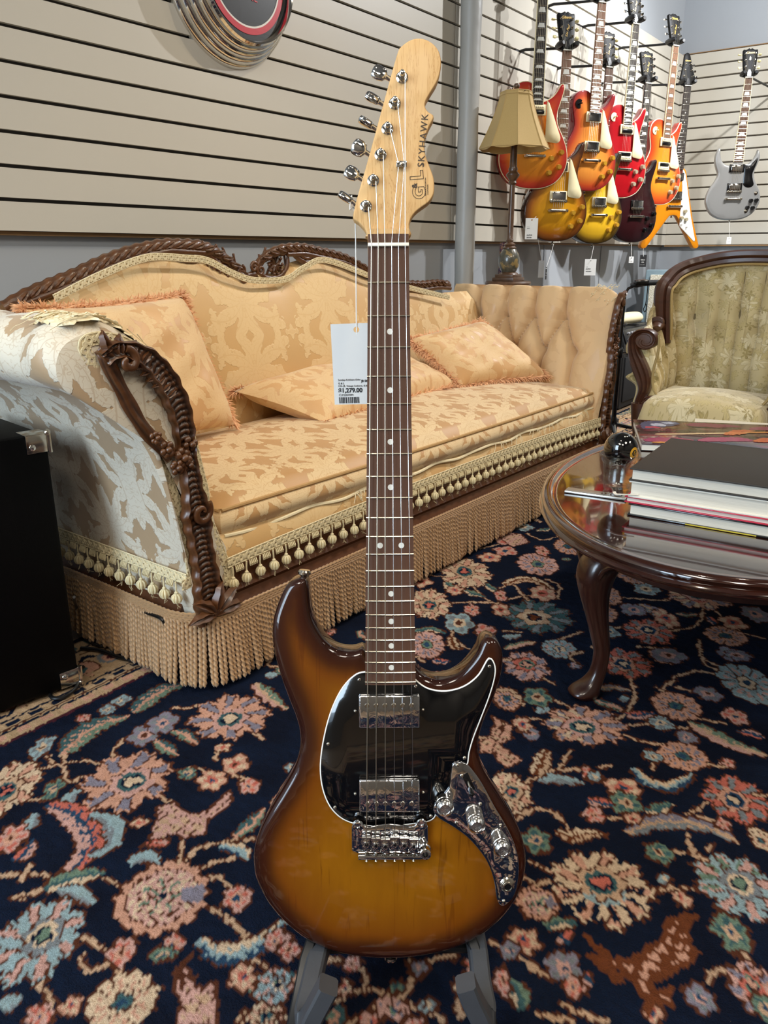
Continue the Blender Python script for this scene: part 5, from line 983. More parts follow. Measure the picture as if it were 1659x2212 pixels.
# seat: upholstered front band, moulded rail, cushion with piping
b = MB(); P = []; UVs = []
for i in range(60):
    x = .02+(SL-.04)*i/59; row = []; uv = []
    for j in range(9):
        v = j/8; row.append(Vector((x, .012-.012*math.sin(v*PI)+.02*max(0, v-.8), .225+.10*v))); uv.append((x, v*.1))
    row.append(Vector((x, .3, .325))); uv.append((x, .4)); P.append(row); UVs.append(uv)
b.grid(P, UVs); b.build('seat_band', M_DAM, sofa)
pr = [(.03, .155), (-.006, .155), (-.012, .165), (-.006, .176), (-.002, .186), (-.010, .197), (-.004, .205), (.002, .215), (.0, .24), (.01, .262), (.03, .262)]
b = MB(); b.rings([[Vector((x, y, z)) for y, z in pr] for x in (.03, SL-.03)]); b.build('front_rail', M_RAIL, sofa, angle=25)
b = MB(); b.rings([[Vector((y-.002, x, z)) for y, z in pr] for x in (.05, .62)]); b.build('side_rail', M_RAIL, sofa, angle=25)
b = MB(); b.box((SL/2, .34, .16), (SL-.1, .56, .27), .01); b.build('carcass', M_RAIL, sofa)
def cushion(x0, x1, y0, y1, z0, z1, bow):
    out = []; uv = []; nx, ny = 70, 30
    def edge(f): return 1-(1-min(1, f))**2.2
    for i in range(nx+1):
        u = i/nx; row = []; uvr = []
        for j in range(ny+1):
            v = j/ny; x = x0+(x1-x0)*u; y = y0+(y1-y0)*v-bow*math.sin(u*PI)*(1-v)
            e = min(1, min(u, 1-u)*22, min(v, 1-v)*9); k = math.sqrt(max(0, 1-(1-e)**2)); z = z1-.028*(1-k)+.03*math.sin(u*PI)**.5*math.sin(v*PI)**.7+.004*math.sin(x*9)*math.sin(v*7)
            row.append(Vector((x, y, z))); uvr.append((x, y))
        out.append(row); uv.append(uvr)
    return out, uv
top, tuv = cushion(.092, SL-.070, .02, .58, .318, .405, .012)
b = MB(); b.grid(top, tuv)
def skirt(edge, d):
    P = []; U_ = []
    for k, f in enumerate(np.linspace(0, 1, 8)): P.append([Vector((p.x+d[0]*.016*math.sin(f*PI), p.y+d[1]*.016*math.sin(f*PI), p.z+(.318-p.z)*f)) for p in edge]); U_.append([(p.x+p.y, -.1*f) for p in edge])
    b.grid(P, U_)
fe = [r[0] for r in top]; loop = top[0][::-1]+fe[1:-1]+top[-1]; cen_ = Vector((SL/2, .3, 0)); PP_ = []; UU_ = []
for k, f in enumerate(np.linspace(0, 1, 9)):
    row = []
    for i, p in enumerate(loop):
        o_ = Vector((0, -1, 0)) if 31 <= i < len(loop)-31 else (Vector((-1, 0, 0)) if i < 31 else Vector((1, 0, 0)))
        if i in (30, len(loop)-31): o_ = Vector((-1 if i == 30 else 1, -1, 0)).normalized()
        row.append(p+o_*.016*math.sin(f*PI)+Vector((0, 0, (.318-p.z)*f)))
    PP_.append(row); UU_.append([(p.x+p.y, -.1*f) for p in loop])
b.grid(PP_, UU_)
cush = b.build('seat_cushion', M_DAMC, sofa)
b = MB(); b.tube([p+Vector((0, -.003, .0)) for p in resample(fe, .012)], .0048, 7); b.tube([p+Vector((-.003, 0, 0)) for p in resample(top[0][:20], .012)], .0048, 7); b.build('piping', M_WELT, cush)
b = MB(); b.tube([Vector((p.x, p.y-.006+.003*math.sin(p.x*37), .316+.004*math.sin(p.x*23))) for p in resample(fe, .012)], .0045, 7); pz = b.build('piping', M_FRAY, cush); pz['label'] = 'worn pale piping with stuffing showing'
rr = random.Random(9); b = MB()
for k in range(70):
    x = rr.choice((rr.uniform(.5, .75), rr.uniform(1.2, 2.0))); y0 = .004-.012*math.sin(x/SL*PI); p = Vector((x, y0, .322)); d = Vector((rr.uniform(-1, 1), -.5, rr.uniform(-1, .4))); b.tube([p, p+d*.010, p+d*.018+Vector((rr.uniform(-.01, .01), 0, -.01))], .0009, 4)
stuff(b.build('loose_threads', M_FRAY, cush))
# tassel trim along the front and the left side
def trim_path(z, out, ylen=.60, r=.07):
    P = [Vector((-out, ylen, z)), Vector((-out, r, z))]
    for k in range(1, 8): a = PI/2*k/8; P.append(Vector((-out+r-r*math.cos(a), r-out-(r)*math.sin(a)+0, z)))
    P += [Vector((r-out+.0, -out, z)), Vector((SL-.02, -out, z))]; return P
b = MB()
def z_trim(x): return .262+.022*math.sin(min(1, max(0, x/SL))*PI)**.6
tf = [(x, -.010, z_trim(x)) for x in np.linspace(.075, SL-.03, 40)]; ts = [(-.026, y, .262) for y in np.linspace(-.004, .6, 16)]
tt = thing('tassel_trim', '', ''); tt.parent = sofa; del tt['label']; del tt['category']
ribbon_braid(tf, .022, 'braid_band', tt); ribbon_braid(ts, .022, 'braid_band', tt, Vector((-1, 0, 0)))
def tassel_mesh(v):
    r_ = random.Random(v); b = MB(); b.tube([(0, 0, .0), (.001, 0, -.014), (0, 0, -.026)], .0022, 6)
    b.lathe([(.0015, -.022), (.0048, -.025), (.0050, -.029), (.0036, -.031)], 10)
    for k in range(8):
        a = 6.28*k/8; c, s = math.cos(a), math.sin(a); b.tube([(.003*c, .003*s, -.029), (.0085*c, .0085*s, -.0345), (.0098*c, .0098*s, -.041), (.0070*c, .0070*s, -.0475), (.002*c, .002*s, -.0495)], [.002, .0034, .0037, .0032, .002], 6)
    b.ball((0, 0, -.040), .0075, 8, 5)
    for k in range(3): b.tube([(0, 0, -.048), (r_.uniform(-.006, .006), r_.uniform(-.004, .004), -.056), (r_.uniform(-.01, .01), r_.uniform(-.005, .005), -.064)], .0005, 4)
    return b.mesh('tassel', M_TASS)
TM = [tassel_mesh(k) for k in range(3)]
def loops(b, P, n):
    for k in range(5):
        o = (k-2)*.0048; q = P+Vector((o, 0, 0)) if abs(n.y) > .5 else P+Vector((0, o, 0)); b.tube([q, q+n*.004+Vector((0, 0, -.009)), q+n*.003+Vector((0, 0, -.014)), q+Vector((0, 0, -.004))], .0016, 5)
b = MB(); sp = .0405
for k in range(int((SL-.10)/sp)):
    x = .085+sp*k; z = z_trim(x)-.012; link('tassel', TM[k % 3], tt, xf((x, -.016, z), rz=k*1.3, rx=.06*math.sin(k*2.3), s=(.92, .92, .95))); loops(b, Vector((x+sp/2, -.014, z)), Vector((0, -1, 0)))
for k in range(13):
    y = .03+sp*k; link('tassel', TM[k % 3], tt, xf((-.032, y, .250), rz=k*1.1, s=(.92, .92, .95))); loops(b, Vector((-.030, y+sp/2, .250)), Vector((-1, 0, 0)))
stuff(b.build('loop_fringe', M_TASS, tt))
# bullion fringe: every twisted cord a piece of its own
fringe = thing('bullion_fringe', '', ''); fringe.parent = sofa; del fringe['label']; del fringe['category']
def cord_mesh(seed):
    r_ = random.Random(seed); b = MB(); L = .150; R_ = .0051; n = 8; m = 34; bend = r_.uniform(-.006, .006); rs = []
    for i in range(m+1):
        f = i/m; tw = f*L/.0125*PI; sc = 1 if f < .93 else math.sqrt(max(.03, 1-((f-.93)/.07)**2)); row = []
        for k in range(n):
            a = 2*PI*k/n; rr_ = R_*(1+.24*math.cos(2*a))*sc*.92; row.append(Vector((rr_*math.cos(a+tw)+bend*f*f, rr_*math.sin(a+tw), -L*f)))
        rs.append(row)
    b.rings(rs); return b.mesh('fringe_cord', M_CORD, True, 70)
CM = [cord_mesh(k) for k in range(5)]
path = resample([Vector((-.032, .52, 0)), Vector((-.032, .10, 0))]+[Vector((.078-.11*math.cos(a), .078-.11*math.sin(a)-.006*math.sin(2*a), 0)) for a in np.linspace(.08, PI/2-.08, 9)]+[Vector((.10, -.032, 0)), Vector((SL, -.030, 0))], .00930)
rr = random.Random(12)
for i, p in enumerate(path[:296]):
    tq = (path[min(i+1, len(path)-1)]-path[max(i-1, 0)]).normalized(); out = Vector((tq.y, -tq.x, 0)); corner = math.exp(-((i-58)/14)**2)
    ang = math.atan2(tq.y, tq.x); splay = -(.05+.10*corner+rr.uniform(-.025, .025)); side = rr.uniform(-.018, .018)+.045*math.sin(i*.23)
    M = Matrix.Translation((p.x, p.y, .158)) @ Matrix.Rotation(ang, 4, 'Z') @ Matrix.Rotation(splay, 4, 'X') @ Matrix.Rotation(side, 4, 'Y') @ Matrix.Rotation(rr.uniform(0, 6.28), 4, 'Z')
    link('fringe_cord', CM[i % 5], fringe, M)
b = MB(); hd = []
for i, p in enumerate(resample(path, .0045)): hd.append(p)
for r in range(4): b.tube([Vector((p.x, p.y, .157+.0055*r+.0012*math.sin(i*2.1+r*PI))) for i, p in enumerate(hd)], .0036, 6)
b.build('fringe_heading', M_CORD, fringe)
b = MB(); b.grid([[Vector((p.x*.985+.016, p.y*.97+.016, .15)) for p in path], [Vector((p.x*.985+.022, p.y*.97+.022, .02)) for p in path]]); b.build('fringe_shade_sheet', plain('fringe_shadow_lining', '#3A2A1C', .9), fringe)  # dark sheet added behind the cords to stand for the shade there
# ------------------------------------------------------------------ throw pillows
M_PFR = plain('brush_fringe', '#E2AE82', .85, 0, .2, 90)
def pillow(name, label, C4, th, sides, seed, sag=.0, grp=None):
    """C4: corners TL, TR, BR, BL in the sofa frame, th: half thickness"""
    TL, TR, BR, BL = [Vector(c) for c in C4]; nrm = (TR-TL).cross(BL-TL).normalized(); 
    if nrm.y > 0: nrm = -nrm
    cen = (TL+TR+BR+BL)/4; t_ = thing(name, label, 'pillow', SOFA @ Matrix.Translation(cen)); N = 30
    def S(u, v, k):
        p = TL*(1-u)*(1-v)+TR*u*(1-v)+BR*u*v+BL*(1-u)*v; a = 2*u-1; c = 2*v-1
        p = p+(cen-p)*(.10*(1-a*a)*abs(c)**2+.10*(1-c*c)*abs(a)**2)*.55; e = max(0, (1-a**4)*(1-c**4)); h = th*e**.5
        wr = .006*math.sin(9*a+5*c+seed)*math.sin(7*c-2*a)*e; sagv = -sag*math.exp(-(a/.35)**2)*max(0, -c)
        return p-cen+nrm*(k*h+(wr if k > 0 else 0))+(BL-TL)*(-sagv)
    b = MB(); w = (TR-TL).length; hgt = (BL-TL).length
    for k in (1, -1): b.grid([[S(i/N, j/N, k) for j in range(N+1)] for i in range(N+1)], [[(i/N*w+seed, j/N*hgt) for j in range(N+1)] for i in range(N+1)], k < 0)
    b.build('cushion_cover', M_PILLOW, t_)
    r_ = random.Random(seed); b = MB()
    for sd in sides:
        L_ = w if sd in 'tb' else hgt
        for q in range(int(L_*4200)):
            f = r_.random(); u, v = {'t': (f, 0), 'b': (f, 1), 'l': (0, f), 'r': (1, f)}[sd]; p = S(u, v, 1); c = S(.5+(u-.5)*.9, .5+(v-.5)*.9, 1); out = (p-c).normalized()
            d = (out*r_.uniform(.5, 1)+nrm*r_.uniform(-.5, .9)+Vector((r_.uniform(-.5, .5), r_.uniform(-.5, .5), r_.uniform(-.5, .3)))).normalized(); l = r_.uniform(.018, .032); s = d.cross(nrm).normalized()*.0015
            m = p+d*l*.6; e = p+d*l+Vector((0, 0, -.004)); b.add([p-s, p+s, m+s, m-s, e], [(0, 1, 2, 3), (3, 2, 4)])
    stuff(b.build('brush_fringe', M_PFR, t_, False, fix=False)); return t_
pillow('throw_pillow', 'large peach damask pillow with thick top fringe leaning by the left arm', [(-.03, .50, .785), (.435, .53, .795), (.500, .425, .445), (.07, .42, .435)], .075, 'tlr', 1)
pillow('throw_pillow', 'long low peach damask pillow lying mid-seat behind the guitar neck', [(.60, .535, .515), (1.44, .55, .53), (1.545, .36, .432), (.735, .30, .428)], .065, 'tb', 2)
pillow('throw_pillow', 'peach damask pillow with a raised corner resting against the right arm', [(1.445, .51, .600), (1.85, .45, .640), (1.955, .20, .432), (1.53, .34, .432)], .06, 'tblr', 3, .0)
# ------------------------------------------------------------------ guitars hanging on the slat walls
LPO = [(0, -180), (60, -174), (115, -150), (152, -105), (164, -55), (157, -5), (135, 45), (112, 85), (103, 115), (104, 145), (113, 178), (123, 210), (130, 238), (129, 256), (121, 262), (110, 250), (98, 228), (80, 208), (62, 196), (45, 188), (30, 190), (26, 225), (8, 245), (-12, 250), (-28, 262), (-50, 266), (-80, 260), (-105, 242), (-117, 213), (-116, 180), (-107, 145), (-102, 115), (-110, 85), (-133, 45), (-157, -5), (-164, -55), (-152, -105), (-115, -150), (-60, -174)]
SGO = [(0, -165), (70, -158), (125, -130), (158, -80), (165, -35), (150, 15), (122, 60), (108, 100), (116, 140), (128, 175), (131, 205), (122, 232), (112, 240), (106, 215), (92, 185), (66, 160), (40, 150), (0, 150), (-40, 150), (-70, 158), (-93, 180), (-104, 215), (-108, 246), (-116, 252), (-126, 238), (-134, 205), (-133, 168), (-120, 130), (-108, 98), (-122, 60), (-150, 15), (-165, -35), (-158, -80), (-125, -130), (-70, -158)]
FVO = [(0, 186), (30, 184), (52, 172), (66, 145), (140, -105), (206, -266), (204, -284), (190, -294), (172, -288), (160, -276), (36, -112), (18, -97), (0, -94), (-18, -97), (-36, -112), (-160, -276), (-172, -288), (-190, -294), (-204, -284), (-206, -266), (-140, -105), (-66, 145), (-52, 172), (-30, 184)]
LPG = [(36, 190), (54, 184), (63, 166), (119, 38), (117, 22), (106, 12), (55, 18), (46, 22), (46, 186)]
HEAD_LP = [(21, 626), (23, 648), (31, 664), (36, 690), (40, 735), (42, 775), (40, 788), (28, 786), (14, 791), (7, 796), (0, 788), (-7, 796), (-14, 791), (-28, 786), (-40, 788), (-42, 775), (-40, 735), (-36, 690), (-31, 664), (-23, 648), (-21, 626)]
HEAD_FV = [(21, 626), (26, 648), (46, 660), (49, 676), (40, 705), (26, 760), (19, 800), (10, 815), (0, 818), (-10, 815), (-19, 800), (-26, 760), (-40, 705), (-49, 676), (-46, 660), (-26, 648), (-21, 626)]
def finish(name, mid, rim, edge, width=.11, depth=.6, grain=None, metal=0., rough=.22):
    """lacquer that goes from its centre colour to the rim colour, as sprayed"""
    t = NT(name); at = t.n('ShaderNodeAttribute', attribute_name='edge'); o_ = t.obj(); n1 = t.noise(t.mapped(o_, (30, 4, 10)), 2., 4, .6, .8)
    m_ = t.mix(t.math('MULTIPLY', n1, .5), lin(mid), lin(grain or mid)); f = t.math('DIVIDE', at.outputs['Fac'], width)
    r = t.ramp(f, [(0, (0, 0, 0, 1)), (depth*.4, (.1, .1, .1, 1)), (depth, (.75, .75, .75, 1)), (1, (1, 1, 1, 1))])
    e = t.ramp(f, [(0, lin(edge)), (.3, lin(rim)), (1, lin(rim))]); t.l(t.mix(r, e, m_), t.b.inputs['Base Color']); t.set(rough=max(rough, .4), coat=.9, coatr=.04, metal=metal, spec=.15); return t.m
M_MAHOG = plain('mahogany_lacquer', '#5A1A10', .25, 0, .1, 30, coat=.6); M_HEADBLK = plain('headstock_black', '#0C0C0D', .5, 0, .1, 30, spec=.15)
M_AMBERK = plain('amber_knob', '#B98A28', .2, 0, .1, 30, coat=.6); M_CLEARK = plain('silver_cap_knob', '#B9AE90', .2, .35, .1, 30, coat=.6)
M_FBD = wood('dark_fingerboard', '#17110E', '#2C211B', (160, 9, 60), .75, 0, .1); M_FBB = wood('brown_fingerboard', '#5B3A26', '#7E5538', (160, 9, 60), .75, 0, .1)
M_CREAMPG = plain('cream_pickguard', '#EBDDB0', .35, 0, .03); M_YELBTN = plain('pearl_yellow_button', '#E2D49A', .35); M_GOLDINK = plain('gold_logo_ink', '#C9A24A', .4)
M_BIND = plain('cream_binding', '#E6D8AE', .4)
FRM = FRETM
def trap(w0, w1, h):
    b = MB(); b.rings([[Vector((-w0/2, -h/2, z)), Vector((w0/2, -h/2, z)), Vector((w1/2, h/2, z)), Vector((-w1/2, h/2, z))] for z in (-.001, .0006)]); return b.mesh('inlay', PEARL, False)
TRAPM = trap(1, .72, 1); DOTM = DOT
def bigscrew(): 
    b = MB(); b.lathe([(.0026, 0), (.0026, .0009), (.0004, .0012)], 8); return b.mesh('pole_screw', NICKEL)
POLE = bigscrew()
def knob_mesh(kind):
    b = MB()
    b.cur = 0; b.lathe([(.0135, 0), (.0130, .002), (.0112, .012), (.0098, .0165), (.0088, .0165)], 16)
    b.cur = 1; b.lathe([(.0088, .0166), (.0086, .0150), (.0002, .0152)], 16, cap=False)
    return b
KNA = knob_mesh(0).mesh('knob', [M_AMBERK, M_AMBERK]); KNS = knob_mesh(0).mesh('knob', [M_CLEARK, CHROME]); 
_kb = knob_mesh(0); KNB = _kb.mesh('knob', [BLACKPL, NICKEL])
def tuner_meshes(btn_mat):
    b = MB(); b.lathe([(.0062, 0), (.0055, .002), (.0034, .003), (.003, .011), (.0018, .0125)], 12); a = b.mesh('tuner', NICKEL)
    b = MB(); b.tube([(0, 0, 0), (.012, 0, 0)], .0022, 6); b.rings([[Vector((x, .0085*k*math.cos(q), .0045*math.sin(q))) for q in np.linspace(0, 2*PI, 11)[:-1]] for x, k in ((.011, .55), (.014, .95), (.021, 1.05), (.025, .9), (.026, .5))]); return a, b.mesh('tuner_button', btn_mat)
TUN_Y = tuner_meshes(M_YELBTN); TUN_C = tuner_meshes(CHROME)
BODY_CACHE = {}
def slab_cached(key, name, outline, zf, zb, mat, parent, **kw):
    if key not in BODY_CACHE: BODY_CACHE[key] = flat_solid(outline, zf, zb, **kw)
    V, Fc, D = BODY_CACHE[key]; mb = MB(); mb.add(V, Fc); me = mb.mesh(name, mat, True, 50); at = me.attributes.new('edge', 'FLOAT', 'POINT'); at.data.foreach_set('value', D.astype('f')); return link(name, me, parent)
def wall_guitar(name, label, P, yaw, kind, fin, fb='dark', btn='Y', pick='chrome', knob='A', pg=True, bind=True, ring='cream', toggle=True, inlay='trap', pgm=None, bodyside=None, truss='Gibson', script='Les Paul', pitch=0.):
    """P: world point under the strings at the bridge; yaw: how far the face turns to the right of the camera"""
    y = math.radians(yaw); X = Vector((math.cos(y), math.sin(y), 0)); M = Matrix.Translation(P) @ Matrix.Rotation(y, 4, 'Z') @ Matrix.Rotation(PI/2+math.radians(pitch), 4, 'X')
    g = thing(name, label, 'guitar', M, 'electric guitars hanging on the slat walls')
    O = {'LP': LPO, 'SG': SGO, 'FV': FVO}[kind]; bt = {'LP': -.016, 'SG': -.016, 'FV': -.016}[kind]; th = {'LP': .050, 'SG': .034, 'FV': .038}[kind]
    body = slab_cached(kind, 'body', smooth2(O, 3) if kind != 'FV' else smooth2(O, 2), bt, bt-th, [fin], g, r=.004 if kind == 'LP' else (.010 if kind == 'SG' else .004), arch=.010 if kind == 'LP' else 0, step=.011, grid=.020, rings=(0, .5, 1.0), archw=.055)
    at_ = .010 if kind == 'LP' else 0.0
    if bind and kind == 'LP':
        b = MB(); b.tube([Vector((p.x, p.y, bt-.004)) for p in resample([Vector((a, c, 0)) for a, c in smooth2(O, 3)], .012, True)], .0026, 6, True); o = b.build('edge_binding', M_BIND, body)
    # neck and fingerboard
    SCL = .6286; ye = SCL*2**(-22.6/12); fw = lambda q: .043+(.0565-.043)*(SCL-q)/(SCL-ye)
    neckm = M_MAHOG if kind != 'SG' else bodyside
    yb_ = .20 if kind == 'LP' else .12
    rs = []
    for q in np.linspace(yb_, .645, 14):
        w = fw(min(q, SCL))/2; rs.append([Vector((w*math.cos(a), q, -.006+.018*math.sin(a))) for a in np.linspace(PI, 2*PI, 9)])
    b = MB(); b.rings(rs); b.build('neck', neckm if neckm else M_MAHOG, g)
    fbm = {'dark': M_FBD, 'brown': M_FBB, 'mid': M_ROSE}[fb]
    b = MB(); b.rings([[Vector((s*fw(q)/2, q, z)) for s, z in ((-1, -.0065), (1, -.0065), (1, 0), (-1, 0))] for q in np.linspace(ye, SCL, 4)]); f_ = b.build('fingerboard', fbm, g, False)
    if bind:
        b = MB()
        for s in (-1, 1): b.rings([[Vector((s*fw(q)/2+a, q, z)) for a, z in ((-.0012, -.0066), (.0012, -.0066), (.0012, .0003), (-.0012, .0003))] for q in (ye, SCL)])
        b.build('fingerboard_binding', M_BIND, f_, False)
    for i in range(1, 23): q = SCL*2**(-i/12); link('fret', FRM, f_, xf((0, q, .0002), s=(fw(q), 1.15, 1)))
    for i in (3, 5, 7, 9, 12, 15, 17, 19, 21):
        a, c = SCL*2**(-i/12), SCL*2**(-(i-1)/12); q = (a+c)/2
        if inlay == 'trap': link('inlay', TRAPM, f_, xf((0, q, 0), s=(fw(q)*.70, (c-a)*.62, 1)))
        else:
            for x in ((-.012, .012) if i == 12 else (0,)): link('inlay_dot', DOTM, f_, xf((x, q, .0001), s=(1.1, 1.1, 1)))
    b = MB(); b.box((0, SCL+.0025, 0), (.043, .005, .008), .0006); b.build('nut', BONE, g)
    # headstock, a little tilted back
    HT = Matrix.Translation((0, .631, 0)) @ Matrix.Rotation(math.radians(-12), 4, 'X') @ Matrix.Translation((0, -.631, 0))
    h = slab_cached('H'+kind, 'headstock', smooth2(HEAD_FV if kind == 'FV' else HEAD_LP, 2), -.001, -.016, [M_HEADBLK], g, r=.001, step=.006, grid=.03, rings=(0, 1.0)); h.matrix_local = HT
    tm_, bm_ = TUN_Y if btn == 'Y' else TUN_C
    for s in (-1, 1):
        for k in range(3):
            if kind == 'FV': x, q = (.030-.0075*k, .684+.034*k)
            else: x, q = (.0245+.0020*k, .690+.0365*k)
            o = link('tuner', tm_, h, xf((s*x, q, -.001)))
            link('tuner_button', bm_, o, xf((s*(.012 if kind != 'FV' else .013), 0, -.013), rz=0 if s > 0 else PI, rx=.5+.4*k))
    text('maker_lettering', truss, .0165 if kind != 'FV' else .0125, M_GOLDINK, h, xf((0, .769 if kind != 'FV' else .772, .0002), rz=.06), bold=.0004, shear=.15)
    if script: text('model_script', script, .0155, M_GOLDINK, h, xf((.002, .712, .0002), rz=1.25), shear=.35, bold=.0001)
    if kind == 'SG':
        b = MB(); b.tube([(0, .725, 0), (0, .738, 0), (0, .75, 0)], [.002, .007, .001], 6); b.ball((0, .731, 0), .006, 8, 4, (1.4, .4, .3)); b.build('crown_inlay', PEARL, h)
    b = MB(); b.rings([[Vector((x*k, .640+(q-.640)*k+(1-k)*.014, z)) for x, q in ((-.0095, .640), (.0095, .640), (.0095, .658), (.004, .672), (-.004, .672), (-.0095, .658))] for k, z in ((1.15, -.001), (1.15, .0008))]); b.build('truss_cover', BLACKPL, h, False)
    # pickups
    top = bt+at_
    py_ = (.150, .022) if kind != 'FV' else (.130, .022)
    if kind == 'SG': py_ = (.135, .028)
    for q, first in zip(py_, (True, False)):
        rm = {'cream': CREAMPL, 'black': BLACKPL}[ring]; b = MB(); b.box((0, q, top+.002), (.090, .046, .007), .003); rg_ = b.build('pickup_ring', rm, g)
        if pick == 'chrome':
            b = MB(); b.box((0, q, top+.008), (.070, .038, .011), .003); c_ = b.build('pickup_cover', M_COVER, rg_)
        else:
            b = MB()
            for s in (1, -1):
                b.cur = 0 if (s > 0) == first else 1
                b.box((0, q+s*.0096, top+.007), (.068, .0178, .010), .006)
            c_ = b.build('coils', [CREAMPL, BLACKPL], rg_)
        for k in range(6): link('pole_screw', POLE, c_ if pick == 'x' else rg_, xf((-.025+.010*k, q+(.010 if first else -.010), top+.0125)))
    # bridge and tailpiece
    b = MB(); b.box((0, .0, top+.010), (.080, .012, .009), .002)
    for s in (-1, 1): b.lathe([(.0085, .004), (.0085, .008), (.004, .009), (.004, .016)], 12, xf((s*.037, 0, top)))
    for k in range(6): b.box((-.026+.0104*k, 0, top+.0155), (.0075, .010, .004), .001)
    b.build('bridge', NICKEL, g)
    b = MB(); tq = -.042; b.rings([[Vector((x, tq+.0075*k*math.cos(a), top+.011+.006*k*math.sin(a))) for a in np.linspace(0, 2*PI, 11)[:-1]] for x, k in ((-.052, .5), (-.048, 1.15), (-.038, .95), (0, .85), (.038, .95), (.048, 1.15), (.052, .5))])
    for s in (-1, 1): b.lathe([(.0085, 0), (.0085, .014), (.006, .019), (.002, .0195)], 12, xf((s*.043, tq, top)))
    b.build('tailpiece', NICKEL, g)
    # strings
    for i in range(6):
        b = MB(); b.tube([HT @ Vector(((-1 if i < 3 else 1)*(.0245+.002*(2-(i if i < 3 else 5-i))), .690+.0365*(i if i < 3 else 5-i), .007)), (-.0175+.007*i, SCL+.001, .0035), (-.026+.0104*i, 0, .004), (-.026+.0104*i, tq, .0)], .0005 if i < 3 else .0004, 4); b.build('string', STRW, g)
    # pickguard
    if pg and kind == 'LP':
        p_ = slab('pickguard', [(a*.001, c*.001) for a, c in LPG], .001, -.0015, [pgm or M_CREAMPG], g, r=.0005, step=.012, grid=.06, rings=(0, 1))
    if kind == 'SG':
        p_ = slab('pickguard', smooth2([(28, 152), (50, 156), (78, 158), (100, 178), (116, 196), (114, 165), (104, 132), (96, 100), (104, 66), (112, 40), (96, 26), (70, 26), (48, 46), (46, 108), (40, 150)], 3), bt+.002, bt, [pgm or BLACKPL], g, r=.0005, step=.008, grid=.06, rings=(0, 1))
    if kind == 'FV':
        p_ = slab('pickguard', [(a*.001, c*.001) for a, c in [(26, 176), (44, 166), (58, 140), (124, -96), (176, -246), (170, -252), (52, -158), (46, -60), (44, 60)]], bt+.002, bt, [pgm], g, r=.0005, step=.012, grid=.06, rings=(0, 1))
    km = {'A': KNA, 'S': KNS, 'B': KNB}[knob]; zk = bt+at_*.75 if kind == 'LP' else bt+.001
    KP = {'LP': [(130, -25), (82, -51), (122, -87), (75, -112)], 'SG': [(108, -52), (140, -50), (92, -92), (124, -94)], 'FV': [(78, -70), (58, -110), (90, -118)]}[kind]
    for a, c in KP: link('knob', km, g, xf((a*.001, c*.001, zk)))
    if kind == 'LP' and toggle:
        b = MB(); b.lathe([(.021, 0), (.021, .0016), (.004, .002)], 22, xf((-.083, .205, bt+.002))); b.lathe([(.0045, 0), (.004, .006), (.0022, .008), (.003, .016), (.0035, .022), (.001, .024)], 10, xf((-.083, .205, bt+.002))); b.build('selector_switch', M_BIND if bind else BLACKPL, g)
    if kind == 'SG':
        for a, c in ((86, -112), (132, -8)): b = MB(); b.lathe([(.011, 0), (.011, .002), (.004, .004), (.003, .012), (.002, .0125)], 14, xf((a*.001, c*.001, bt))); b.build('selector_switch', NICKEL, g)
    if kind == 'FV':
        for a, c in ((62, -150), (100, -165)): b = MB(); b.lathe([(.006, 0), (.005, .003), (.0025, .006), (.0025, .012), (.001, .0125)], 10, xf((a*.001, c*.001, bt))); b.build('selector_switch', NICKEL, g)
    b = MB(); sbp = {'LP': (-116, 226), 'SG': (0, 152), 'FV': (-20, 186)}[kind]; b.lathe([(.006, 0), (.004, .004), (.007, .012), (.002, .015)], 12, frame((sbp[0]*.001, sbp[1]*.001, bt-.02), (0, 0, 1), (.6, -.8, 0)) if False else Matrix.Translation((sbp[0]*.001, sbp[1]*.001, bt-.02)) @ Vector((-.5, .8, 0)).to_track_quat('Z', 'Y').to_matrix().to_4x4()); b.build('strap_button', NICKEL, g)
    b = MB(); b.lathe([(.006, 0), (.004, .004), (.007, .012), (.002, .015)], 12, Matrix.Translation((0, {'LP': -.179, 'SG': -.164, 'FV': -.094}[kind], bt-.02)) @ Vector((0, -1, 0)).to_track_quat('Z', 'Y').to_matrix().to_4x4()); b.build('strap_button', NICKEL, g)
    return g, M
M_HANG = plain('hanger_black', '#101012', .45, 0, .15, 60)
